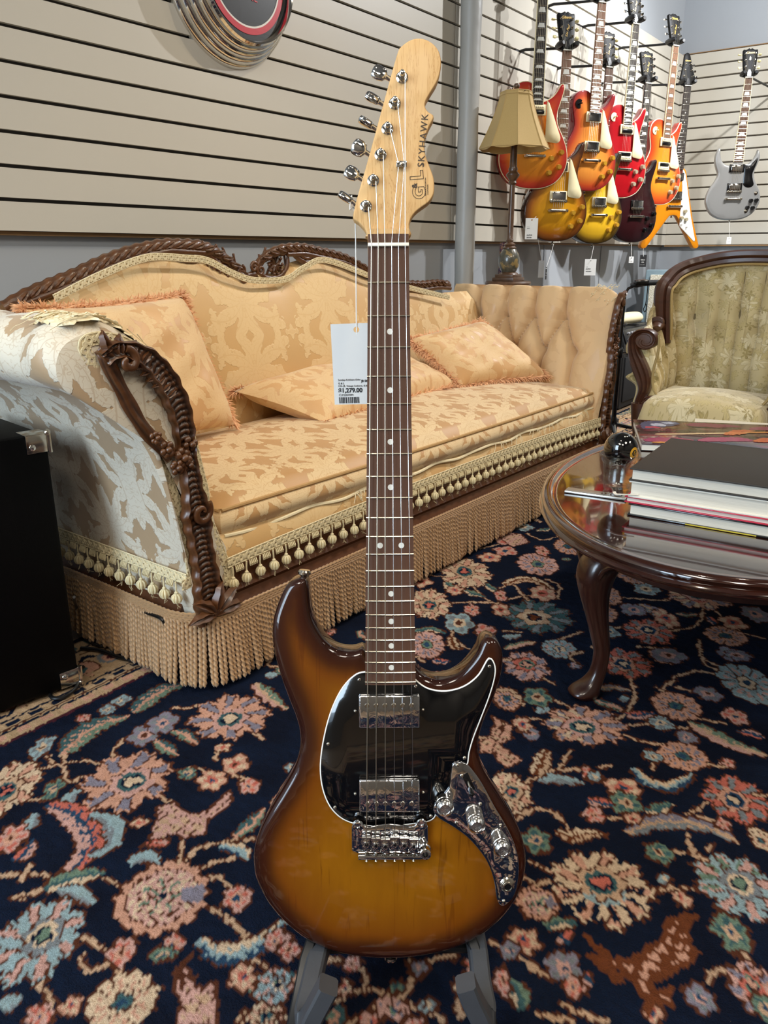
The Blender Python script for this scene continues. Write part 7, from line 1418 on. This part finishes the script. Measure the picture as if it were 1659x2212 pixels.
book('picture_book', 'thick cream-white hardcover book under the black one', (-.003, .002), .34, .30, .0384, .0345, M_BKWHITE, cv=.0035, rot=.0)
book('picture_book', 'big matte black hardcover book on top of the stack', (-.004, .000), .36, .325, .0731, .0265, M_BKBLACK, cv=.0032, over=.005)
b = MB(); b.box((.18, .002, .0105), (.13, .0008, .0022)); o = b.build('yellow_band', plain('yellow_cover_band', '#C8B428', .3)); o.parent = [x for x in bpy.data.objects if x.name == 'picture_book'][0]; o.matrix_local = Matrix.Translation((0, -.0022, -.0088)); 
M_RIB = plain('ribbon_white', '#E4DED2', .6)
o = MB(); o.tube(catmull([(.02, .004, .036), (-.012, -.006, .034), (-.024, -.004, .0325), (-.030, .006, .0335)], 5), .0035, 6, flat=.3); o = o.build('ribbon_marker', M_RIB, [x for x in bpy.data.objects if x.name == 'picture_book.002'][0]); o.matrix_local = Matrix.Translation((0, 0, -.0334+.004))
# concert picture book further back
MG = Matrix.Translation(Vector((.700, 2.105, TZ-.0035))) @ Matrix.Rotation(math.radians(-13), 4, 'Z')
q = NT('concert_photo'); o_ = q.obj(); n1 = q.noise(q.mapped(o_, (6, 11, 1), (0, 0, .5)), 1.2, 3, .55, .8); n2 = q.noise(q.mapped(o_, (9, 5, 1), (0, 0, -.4), (3, 1, 0)), 1.4, 4, .6, 1.)
c_ = q.ramp(n1, [(0, lin('#120E0E')), (.42, lin('#1C1414')), (.52, lin('#4A1C2C')), (.56, lin('#7A2C48')), (.60, lin('#6A3420')), (.64, lin('#241616')), (1, lin('#140F10'))]); c2 = q.ramp(n2, [(0, (0, 0, 0, 1)), (.66, (0, 0, 0, 1)), (.69, (1, 1, 1, 1)), (1, (1, 1, 1, 1))]); q.l(q.mix(c2, c_, lin('#A86A50')), q.b.inputs['Base Color']); q.set(rough=.25, coat=.6); M_PHOTO = q.m
mg = thing('concert_book', 'picture book with a colourful pink and orange concert photo cover', 'book', MG, 'books and magazines on the coffee table')
b = MB(); b.box((.24, .17, .0095), (.476, .335, .016)); b.build('page_block', M_PAGES, mg)
b = MB(); b.box((.24, .17, .0187), (.48, .34, .0024), .0006); fc = b.build('front_cover', M_PHOTO, mg); b = MB(); b.box((.24, .17, .0010), (.48, .34, .002), .0006); b.build('back_cover', M_BKBLK2, mg)
def blob(nm, pts, col, z, parent=fc, seed=1):
    r_ = random.Random(seed*31+len(pts)); m_ = plain(nm, col, .3, 0, .35, 70, coat=.4); b = MB(); P = resample(catmull([Vector((x, y, z)) for x, y in pts], 5, True), .0045, True); n = len(P); c_ = sum(P, Vector())/n
    P = [p+(p-c_).normalized()*r_.uniform(-.0045, .0045) for p in P]; b.add(P, [tuple(range(n))]); return b.build(nm, m_, parent, False)
k_ = 0
for nm, pts, col in [('printed_sleeve', [(.02, .20), (.07, .23), (.13, .29), (.12, .325), (.06, .33), (.02, .29)], '#39426A'), ('printed_sleeve', [(.05, .25), (.09, .26), (.08, .29), (.05, .28)], '#B9BFD4'), ('printed_sleeve', [(.09, .29), (.12, .30), (.11, .318), (.08, .31)], '#AEB6D0'), ('printed_sleeve', [(.03, .215), (.07, .225), (.06, .24), (.03, .235)], '#C24058'),
  ('printed_coat', [(.15, .275), (.22, .265), (.30, .285), (.27, .315), (.18, .32)], '#7E2446'), ('printed_coat', [(.32, .255), (.40, .26), (.43, .29), (.36, .30)], '#8C2C4E'), ('printed_shirt', [(.01, .03), (.08, .035), (.14, .05), (.13, .085), (.06, .09), (.02, .07)], '#9C2E62'), ('printed_shirt', [(.16, .06), (.24, .075), (.30, .10), (.27, .135), (.20, .12), (.16, .09)], '#A83A70'),
  ('printed_neck', [(.055, .122), (.12, .138), (.22, .168), (.30, .195), (.30, .206), (.20, .18), (.10, .15), (.05, .135)], '#E8C49A'), ('printed_neck', [(.30, .20), (.40, .222), (.47, .236), (.47, .248), (.39, .236), (.30, .214)], '#D88A3A'), ('printed_hand', [(.235, .165), (.27, .168), (.30, .19), (.29, .215), (.255, .205)], '#DB7A44'), ('printed_hand', [(.26, .21), (.31, .215), (.33, .238), (.285, .24)], '#C8602E'),
  ('printed_arm', [(.30, .085), (.36, .09), (.44, .11), (.46, .14), (.39, .15), (.33, .135)], '#D2683A'), ('printed_arm', [(.34, .10), (.40, .112), (.42, .13), (.37, .128)], '#EDAA78'), ('printed_arm', [(.03, .012), (.09, .018), (.08, .03), (.04, .028)], '#E09A4A')]:
    k_ += 1; blob(nm, pts, col, .0200+.0001*k_, fc, k_)
pp = thing('printed_leaflet', 'cream printed sheet lying behind the concert book', 'paper', Matrix.Translation(Vector((.945, 2.325, TZ-.0035))) @ Matrix.Rotation(math.radians(-22), 4, 'Z'))
b = MB(); b.box((.13, .10, .003), (.30, .21, .005), .0006); sh_ = b.build('sheet', plain('cream_paper', '#E9E2CE', .6, 0, .02), pp)
for k, (x, y, l) in enumerate(((.03, .10, .06), (.10, .06, .05), (.10, .15, .035), (.17, .12, .05))): b = MB(); b.box((x+l/2, y, .0057), (l, .003, .0004)); b.build('text_line', plain('grey_print', '#8A8A8C', .7), sh_, False)
# glass jar with a black ball, remote control
JM = Matrix.Translation(Vector((.531, 1.733, TZ-.0042))); M_GLASS = glassy('jar_glass', (.93, .95, .94, 1), .5)
jar = thing('glass_jar', 'clear glass jar with a wider rim carrying the black ball', 'jar', JM)
pj = [(.001, .006), (.024, .006), (.0275, .010), (.0295, .020), (.0305, .04), (.033, .062), (.0385, .074), (.042, .079), (.0435, .0815), (.042, .083), (.0385, .080)]
b = MB(); b.lathe([(.001, .0), (.026, .0), (.031, .004), (.0335, .014), (.0340, .03), (.0345, .045), (.0365, .062), (.041, .073), (.0455, .080), (.0455, .084), (.043, .0855), (.0415, .084), (.038, .0775), (.0335, .064), (.0315, .045), (.031, .03), (.030, .014), (.026, .007), (.001, .006)], 40, cap=False); b.build('glass_wall', M_GLASS, jar)
BR_ = .0372; bc = Vector((.531, 1.733, TZ-.0042+.0965))
bl = thing('black_ball', 'glossy black eight ball resting on the glass jar', 'ball', Matrix.Translation(bc))
b = MB(); b.ball((0, 0, 0), BR_, 40, 24); b.build('sphere', plain('ball_black', '#070708', .08, coat=1.), bl)
dn = (_R*.60-_F*.76-_U*.34).normalized(); x_ = _R-dn*_R.dot(dn); DM = frame((0, 0, 0), x_, dn.cross(x_))
def cap_disc(r0, r1, mat, nm, h):
    b = MB(); P = []
    for r in np.linspace(r0, r1, 6): P.append([DM @ Vector((r*math.cos(a), r*math.sin(a), math.sqrt((BR_+h)**2-r*r))) for a in np.linspace(0, 2*PI, 33)[:-1]])
    b.rings(P, cap=(r0 < .001)); return b.build(nm, mat, bl)
cap_disc(.0070, .0125, plain('ball_gold', '#D09A2C', .2, coat=.6), 'gold_ring', .0002)
text('eight', '8', .012, plain('ball_gold_print', '#C8952C', .3), bl, DM @ Matrix.Translation((0, 0, BR_+.0004)), .0001)
ra_, rb_ = Vector((.412, 1.722, 0)), Vector((.640, 1.602, 0)); dx_ = (ra_-rb_).normalized()*-1
RM = frame((ra_.x, ra_.y, TZ-.0042), dx_, (-dx_.y, dx_.x, 0)); rem = thing('remote_control', 'slim silver remote control with black buttons half under the books', 'remote', RM)
b = MB(); b.box((.068, 0, .0032), (.136, .032, .0062), .0022); b.build('body', plain('brushed_aluminium', '#C9C7C0', .35, .9, .04, 300), rem); b = MB(); b.box((.068, 0, .0012), (.134, .031, .0024), .001); b.build('underside', BLACKPL, rem)
for x, r in ((.085, .0062),): b = MB(); b.lathe([(r, .0062), (r, .0070), (.001, .0071)], 20, xf((x, .0, 0))); b.build('button', BLACKPL, rem)
b = MB(); b.rings([[Vector((.112+r*math.cos(a), r*math.sin(a), z)) for a in np.linspace(0, 2*PI, 33)[:-1]] for r, z in ((.006, .0062), (.006, .007), (.0135, .007), (.0135, .0062))], cap=False); b.build('ring_button', BLACKPL, rem)
text('plus_mark', '+', .006, WHITEPL, rem, xf((.085, 0, .0073)))
# ------------------------------------------------------------------ the armchair (frame: x to its right as seen, y to its back, z up)
CA = math.radians(-36); CHM = Matrix.Translation((1.345, 3.156, 0)) @ Matrix.Rotation(CA, 4, 'Z') @ Matrix.Diagonal((1.22, 1, 1, 1))
M_TAP = None
def tapestry():
    t = NT('floral_tapestry'); u = t.uv(); n1 = t.noise(u, 34, 3, .6); wv = t.n('ShaderNodeTexNoise'); wv.inputs['Scale'].default_value = 16.; wv.inputs['Detail'].default_value = 2.; t.l(u, wv.inputs['Vector']); va = t.n('ShaderNodeVectorMath', operation='SCALE'); va.inputs['Scale'].default_value = .035; t.l(wv.outputs['Color'], va.inputs[0]); vb = t.n('ShaderNodeVectorMath', operation='ADD'); t.l(u, vb.inputs[0]); t.l(va.outputs[0], vb.inputs[1]); u0 = u; u = vb.outputs[0]; c = t.mix(t.noise(u, 7, 3), lin('#D2C194'), lin('#B9A674'))
    for sc_, k, col, ol_, rnd in ((26., 4., '#C6B47E', '#86743F', 1.), (13., 3., '#DFD2AC', '#9A885A', .9), (19., 2.5, '#A39058', '#7A6A3C', 1.)):
        vo = t.n('ShaderNodeTexVoronoi', i_Scale=sc_); vo.inputs['Randomness'].default_value = rnd; t.l(t.mapped(u, (1, 1, 1), (0, 0, k), (k, .3*k, 0)), vo.inputs['Vector'])
        sb = t.n('ShaderNodeVectorMath', operation='SUBTRACT'); sm = t.n('ShaderNodeVectorMath', operation='SCALE'); sm.inputs['Scale'].default_value = 1.; t.l(t.mapped(u, (1, 1, 1), (0, 0, k), (k, .3*k, 0)), sb.inputs[0]); t.l(vo.outputs['Position'], sb.inputs[1])
        s = t.n('ShaderNodeSeparateXYZ'); t.l(sb.outputs[0], s.inputs[0]); th = t.math('ARCTAN2', s.outputs[1], s.outputs[0]); r = vo.outputs['Distance']
        pet = t.math('ADD', t.math('MULTIPLY', t.math('ABSOLUTE', t.math('SINE', t.math('ADD', t.math('MULTIPLY', th, k), t.math('MULTIPLY', n1, 4.)))), .30), .20 if k != 2.5 else .02)
        m = t.math('LESS_THAN', r, pet); ol = t.math('LESS_THAN', t.math('ABSOLUTE', t.math('SUBTRACT', r, pet)), .035); ve = t.math('LESS_THAN', t.math('ABSOLUTE', t.math('SINE', t.math('MULTIPLY', th, 2*k))), .2)
        c = t.mix(t.math('MULTIPLY', m, .8), c, lin(col)); c = t.mix(t.math('MULTIPLY', t.math('MAXIMUM', ol, t.math('MULTIPLY', ve, m)), .42), c, lin(ol_))
    wr = t.noise(u, 5, 2); c = t.mix(t.ramp(wr, [(0, (0, 0, 0, 1)), (.56, (0, 0, 0, 1)), (.7, (.6, .6, .6, 1)), (1, (.7, .7, .7, 1))]), c, lin('#C4B79A')); t.l(c, t.b.inputs['Base Color']); t.set(rough=.8, sheen=.3); t.bump(t.math('ADD', n1, t.noise(u, 700, 1)), .3, .0012); return t.m
M_TAP = tapestry(); M_CHW = wood('armchair_walnut', '#2E170D', '#55301C', (8, 8, 40), .4, .15, .08)
ch = thing('armchair', 'green-gold floral tapestry armchair with a curved walnut frame and scrolled arms', 'armchair', CHM)
# plan of the inner upholstery: front of one arm, round the back, front of the other arm
PL = catmull([Vector(p) for p in [(-.186, -.16, 0), (-.205, -.04, 0), (-.218, .10, 0), (-.190, .215, 0), (-.110, .262, 0), (0, .275, 0), (.110, .262, 0), (.190, .215, 0), (.218, .10, 0), (.205, -.04, 0), (.186, -.16, 0)]], 14)
PL = resample(PL, .0036); n = len(PL); tot = sum((b_-a_).length for a_, b_ in zip(PL, PL[1:]))
def htop(t):
    a = abs(t-.5)*2
    if a < .52: return .60+.275*math.sqrt(max(0, 1-(a/.545)**2.4))
    f = min(1, (a-.52)/.12); f = f*f*(3-2*f); z0 = .60+.275*math.sqrt(max(0, 1-(.52/.545)**2.4)); return z0+(.605-z0)*f-.035*max(0, (a-.8)/.2)**2
nseam = 19
def chair_depth(t, v):
    k = t*nseam; fr = abs(k-round(k))/nseam*tot; row = int(round(k)); tz = .50 if row % 2 == 0 else .62
    d = fr; puff = min(1, d/(tot/nseam*.5)); q = math.hypot(fr, (v-tz)*.42); zz_ = math.exp(-((v-tz)/.12)**2)
    return (.034*(1-math.sqrt(max(0, 1-(1-puff)**2)))+.030*math.exp(-(q/.026)**2)+.008*zz_)*min(1, (1-v)*7)
P = []; UVs = []
for i, p in enumerate(PL):
    t = i/(n-1); tq = (PL[min(i+1, n-1)]-PL[max(i-1, 0)]).normalized(); out = Vector((-tq.y, tq.x, 0)) if True else None
    zt = htop(t); a = abs(t-.5)*2; row = []; uv = []; arm = min(1, max(0, (a-.55)/.12)); nv = 34
    for j in range(nv+1):
        v = j/nv; z = .28+(zt-.28)*v; rec = (.055*(v**1.3))*(1-arm)+.02*v*arm; bul = .03*math.sin(min(1, v*1.1)*PI)
        pos = p+out*(rec-bul+chair_depth(t, v)); pos.z = z+.0
        if arm > 0:       # rolled top of the arms
            f = max(0, (v-.72)/.28); pos += out*(.022*f*f)*arm; pos.z = z+(.018*math.sin(f*PI*.7))*arm
        row.append(pos); uv.append((t*tot, v*(zt-.36)))
    last = row[-1]
    for q_ in range(1, 6): ang = q_/5*PI*.75; row.append(last+out*(.030*math.sin(ang)*(.5+.1*arm))+Vector((0, 0, -.030*(1-math.cos(ang))*(.3+.8*arm)))); uv.append((t*tot, (zt-.36)+.012*q_))
    P.append(row); UVs.append(uv)
b = MB(); b.grid(P, UVs)
for col, uvc in ((P[0], UVs[0]), (P[-1], UVs[-1])):
    o0 = Vector((-1 if col is P[0] else 1, 0, 0)); b.grid([[p, p+o0*.02+Vector((0, -.012, 0)), p+o0*.034+Vector((0, -.004, -.01*(k > len(col)-7)))] for k, p in enumerate(col)], [[(u[0], u[1]), (u[0]+.03, u[1]), (u[0]+.06, u[1])] for u in uvc])
b.build('tufted_back', M_TAP, ch)
b = MB(); b.grid([[Vector((p.x*1.10, p.y*1.10+.02, .20)), Vector((p.x*1.11, p.y*1.12+.025, .45)), r[-1]+Vector((0, 0, -.002))] for p, r in zip(PL, P)]); b.build('outer_shell', plain('backing_cloth', '#6E5F42', .85), ch)
# seat
P = []; UVs = []; N = 34
for i in range(N+1):
    u = i/N*2-1; row = []; uv = []
    for j in range(N+1):
        v = j/N; x = u*(.185+.03*v); y = -.30+.52*v-.045*math.cos(u*PI/2); e = min(1, (1-abs(u))*7, v*9, (1-v)*9); k_ = math.sqrt(max(0, 1-(1-e)**2)); z = .280+.080*k_+.05*math.cos(u*PI/2)*math.sin(min(1, v+.1)*PI)*.8
        row.append(Vector((x, y, z))); uv.append((x, y))
    P.append(row); UVs.append(uv)
fe = [r[0] for r in P]; b = MB(); b.grid(P, UVs); b.grid([[p, p+Vector((0, -.012, -.02)), p+Vector((0, -.008, -.075)), p+Vector((0, .0, -.085))] for p in fe], [[(p.x, -.0), (p.x, -.02), (p.x, -.08), (p.x, -.09)] for p in fe]); b.build('seat', M_TAP, ch)
b = MB(); b.tube([p+Vector((0, -.006, -.072)) for p in fe], .0045, 6); b.build('gimp_cord', plain('gold_gimp', '#8E7746', .7, bump=.5, bscale=600), ch)
b = MB(); b.grid([[p+Vector((0, -.012, -.085)), p+Vector((0, -.022, -.105)), p+Vector((0, -.018, -.14)), p+Vector((0, .02, -.145))] for p in fe]); b.build('seat_rail', M_CHW, ch)
# show-wood frame round the back
fp = []
for i in range(len(PL)):
    t = i/(n-1); a = abs(t-.5)*2
    if a <= .545:
        p = PL[i]; tq = (PL[min(i+1, n-1)]-PL[max(i-1, 0)]).normalized(); out = Vector((-tq.y, tq.x, 0)); z = htop(t); fp.append(p+out*.045+Vector((0, 0, z+.012)))
fl = fp[0]; fr_ = fp[-1]
fp = [fl+Vector((.020, .03, -.16)), fl+Vector((.004, .012, -.08))]+fp[1:-1]+[fr_+Vector((-.004, .012, -.08)), fr_+Vector((-.020, .03, -.16))]
FPp = resample(catmull(fp[::9]+[fp[-1]], 5), .010); b = MB(); rs = []; m = len(FPp)
sec = [(-.030, .012), (-.026, -.008), (-.014, -.014), (-.010, -.008), (-.004, -.020), (.010, -.026), (.022, -.018), (.028, 0), (.024, .022), (-.020, .026)]
for i, p in enumerate(FPp):
    tq = (FPp[min(i+1, m-1)]-FPp[max(i-1, 0)]).normalized(); f = Vector((0, 1, 0)); cen = (Vector((0, .2, .66))-p); cen = (cen-tq*cen.dot(tq)).normalized(); g = tq.cross(cen).normalized(); 
    if g.y < 0: g = -g
    rs.append([p-cen*x+g*y for x, y in sec])
b.rings(rs); b.build('back_frame', M_CHW, ch, angle=30)
b = MB(); gp = [r-Vector((0, 0, 0)) for r in FPp]; b.tube([p+((Vector((0, .2, .66))-p).normalized())*.034+Vector((0, -.006, 0)) for p in FPp], .0045, 6); b.build('gimp_cord', plain('gold_gimp_back', '#A88C54', .7, bump=.5, bscale=600), ch)
for s in (-1, 1):
    # scrolled arm fronts: one S-shaped moulding with a volute at either end
    cx = -.300*s*-1 if False else .300*s; y0 = -.19; sp1 = [(cx-s*(.0)+s*.042*(1-.82*f)*math.cos(PI*.95-s*0-6.6*f*1)*1, y0, .575+.042*(1-.82*f)*math.sin(PI*.95-6.6*f)) for f in np.linspace(1, 0, 26)]
    # moulding: out from the upper volute, down the outside, in to the lower volute
    mid = [(.300+.042*math.cos(PI*.95+.0)*-1, .0), ]
    S = [(s*.252, y0, .575), (s*.246, y0, .53), (s*.228, y0+.004, .48), (s*.210, y0+.008, .43), (s*.203, y0+.008, .385), (s*.209, y0+.006, .345)]
    up = [(s*(.210+.042*(1-.80*f)*math.cos(6.6*f)), y0, .575+.042*(1-.80*f)*math.sin(6.6*f)) for f in np.linspace(1, 0, 24)]
    lo = [(s*(.184+.030*(1-.80*f)*math.cos(-5.8*f)), y0+.004, .338+.030*(1-.80*f)*math.sin(-5.8*f)) for f in np.linspace(0, 1, 22)]
    pts = up+S[1:5]+lo; Q = resample(catmull(pts, 3), .006); mm_ = len(Q); b = MB(); rs = []
    for i, p in enumerate(Q):
        tq = (Q[min(i+1, mm_-1)]-Q[max(i-1, 0)]).normalized(); N_ = Vector((0, -1, 0)); B = tq.cross(N_).normalized(); f = i/(mm_-1); w = .012+.013*math.exp(-((f-.55)/.17)**2)
        rs.append([p+B*w*x+N_*y for x, y in ((-1, -.02), (-1, .010), (-.7, .018), (-.35, .012), (0, .020), (.35, .012), (.7, .018), (1, .010), (1, -.02))])
    b.rings(rs); b.build('arm_scroll', M_CHW, ch, angle=40)
    b = MB(); b.lathe([(.034, -.010), (.034, .012), (.030, .016), (.001, .018)], 26, Matrix.Translation((s*.210, y0, .575)) @ Matrix.Rotation(PI/2, 4, 'X')); b.build('volute_disc', M_CHW, ch); b = MB(); b.lathe([(.022, -.012), (.022, .012), (.001, .016)], 22, Matrix.Translation((s*.184, y0+.004, .338)) @ Matrix.Rotation(PI/2, 4, 'X')); b.build('volute_disc', M_CHW, ch)
    b = MB(); b.tube(catmull([(s*.207, y0, .33), (s*.203, y0+.0, .24), (s*.197, y0+.01, .15), (s*.193, y0-.002, .06), (s*.197, y0-.014, .02), (s*.199, y0-.018, .0)], 4), [.033, .032, .031, .030, .028, .026, .024, .022, .020, .019, .018, .017, .017, .017, .018, .019, .021, .022, .022, .021, .020], 12); b.build('leg', M_CHW, ch)
    b = MB(); b.tube([(s*.25, .26, .40), (s*.245, .28, .2), (s*.25, .33, 0)], [.024, .02, .016], 10); b.build('leg', M_CHW, ch)
    b = MB(); b.tube([(s*.250, .14, .60), (s*.255, .10, .615), (s*.245, .06, .60)], [.018, .024, .014], 12); b.lathe([(.022, -.012), (.024, 0), (.022, .012)], 18, Matrix.Translation((s*.255, .10, .625)) @ Matrix.Rotation(PI/2, 4, 'X')); b.build('frame_volute', M_CHW, ch)
    b = MB(); b.tube(catmull([(s*.172, y0-.0, .60), (s*.168, y0-.0, .54), (s*.178, y0-.0, .46), (s*.174, y0-.0, .40), (s*.16, y0-.0, .37)], 5), .0045, 6); b.build('gimp_cord', plain('gold_gimp_arm', '#A08A58', .7, bump=.5, bscale=600), ch)
# ------------------------------------------------------------------ the black cabinet at the left edge, and cables
L0 = Vector((-.664, 1.535, 0)); ex = (Vector((-.804, 1.451, 0))-Vector((-.687, 1.569, 0))).normalized(); ey = Vector((ex.y, -ex.x, 0))
if ey.dot(Vector((0, 1, 0))) < 0: ey = -ey
AM = Matrix(((ex.x, ey.x, 0, L0.x), (ex.y, ey.y, 0, L0.y), (0, 0, 1, 0), (0, 0, 0, 1)))
a3 = thing('amplifier_cabinet', 'large plain black amplifier cabinet with chrome corners at the left edge', 'amplifier', AM); AHt = .565
b = MB(); b.box((.33, .15, AHt/2+.004), (.66, .30, AHt-.008), .010); b.build('cabinet', plain('black_vinyl', '#020203', .55, 0, .15, 60, bump=.25, bscale=700, spec=.12), a3)
def corner(z, sg):
    b = MB(); t1 = .0022
    b.box((.021, -.0012, z), (.046, t1, .036), .008); b.box((-.0012, .021, z), (t1, .046, .036), .008); b.box((.021, .021, z+sg*.0185), (.046, .046, t1), .008); b.tube([(-.001, -.001, z-.02), (-.001, -.001, z+.02)], .005, 8); b.ball((-.0, -.0, z+sg*.0195), .007, 10, 6)
    o = b.build('metal_corner', NICKEL, a3)
    for P, d in (((.033, -.002, z-.006*sg), (0, -1, 0)), ((-.002, .033, z-.006*sg), (-1, 0, 0))):
        b = MB(); b.lathe([(.0065, 0), (.006, .002), (.003, .0038), (.0005, .004)], 14, Matrix.Translation(P) @ Vector(d).to_track_quat('Z', 'Y').to_matrix().to_4x4()); b.build('corner_screw', CHROME, o)
corner(AHt-.018, 1); corner(.030, -1)
M_CBL = plain('cable_black', '#0A0A0B', .4); M_CBLG = plain('cable_grey', '#4A4A4C', .4)
def cable(name, label, pts, r, mat): b = MB(); b.tube(catmull([Vector(p) for p in pts], 8), r, 8); o = b.build(name, mat); tag(o, label, 'cable'); return o
def fl_(x, y, z=.006):
    d_ = _F+_R*((x-829.5)/1712.74)-_U*((y-1106)/1712.74); k = (z-CAMH)/d_.z; return Vector((0, 0, CAMH))+d_*k
cable('power_cable', 'black cable looping on the rug by the corner of the black cabinet', [fl_(172, 1462, .02), fl_(165, 1485), fl_(140, 1505), fl_(115, 1508), fl_(110, 1497), fl_(135, 1480), fl_(180, 1440)], .0042, M_CBL)
cable('power_cable', 'thin grey cable hanging down behind the black cabinet', [fl_(160, 1290, .16), fl_(168, 1320, .06), fl_(180, 1345, .02), fl_(205, 1365), fl_(250, 1378), fl_(300, 1392), fl_(330, 1402)], .0034, M_CBLG)
cable('power_cable', 'black cable running along the floor under the bullion fringe', [fl_(175, 1400), fl_(215, 1405), fl_(260, 1420), fl_(310, 1432), fl_(362, 1450)], .0048, M_CBL)
cable('power_cable', 'black cable rising over the fringe at the sofa corner', [fl_(185, 1380), fl_(215, 1395), fl_(245, 1385), fl_(275, 1365, .03), fl_(288, 1340, .09), fl_(290, 1318, .135), fl_(320, 1325, .148), fl_(352, 1340, .150), fl_(356, 1370, .10), fl_(352, 1395, .06)], .0040, M_CBL)
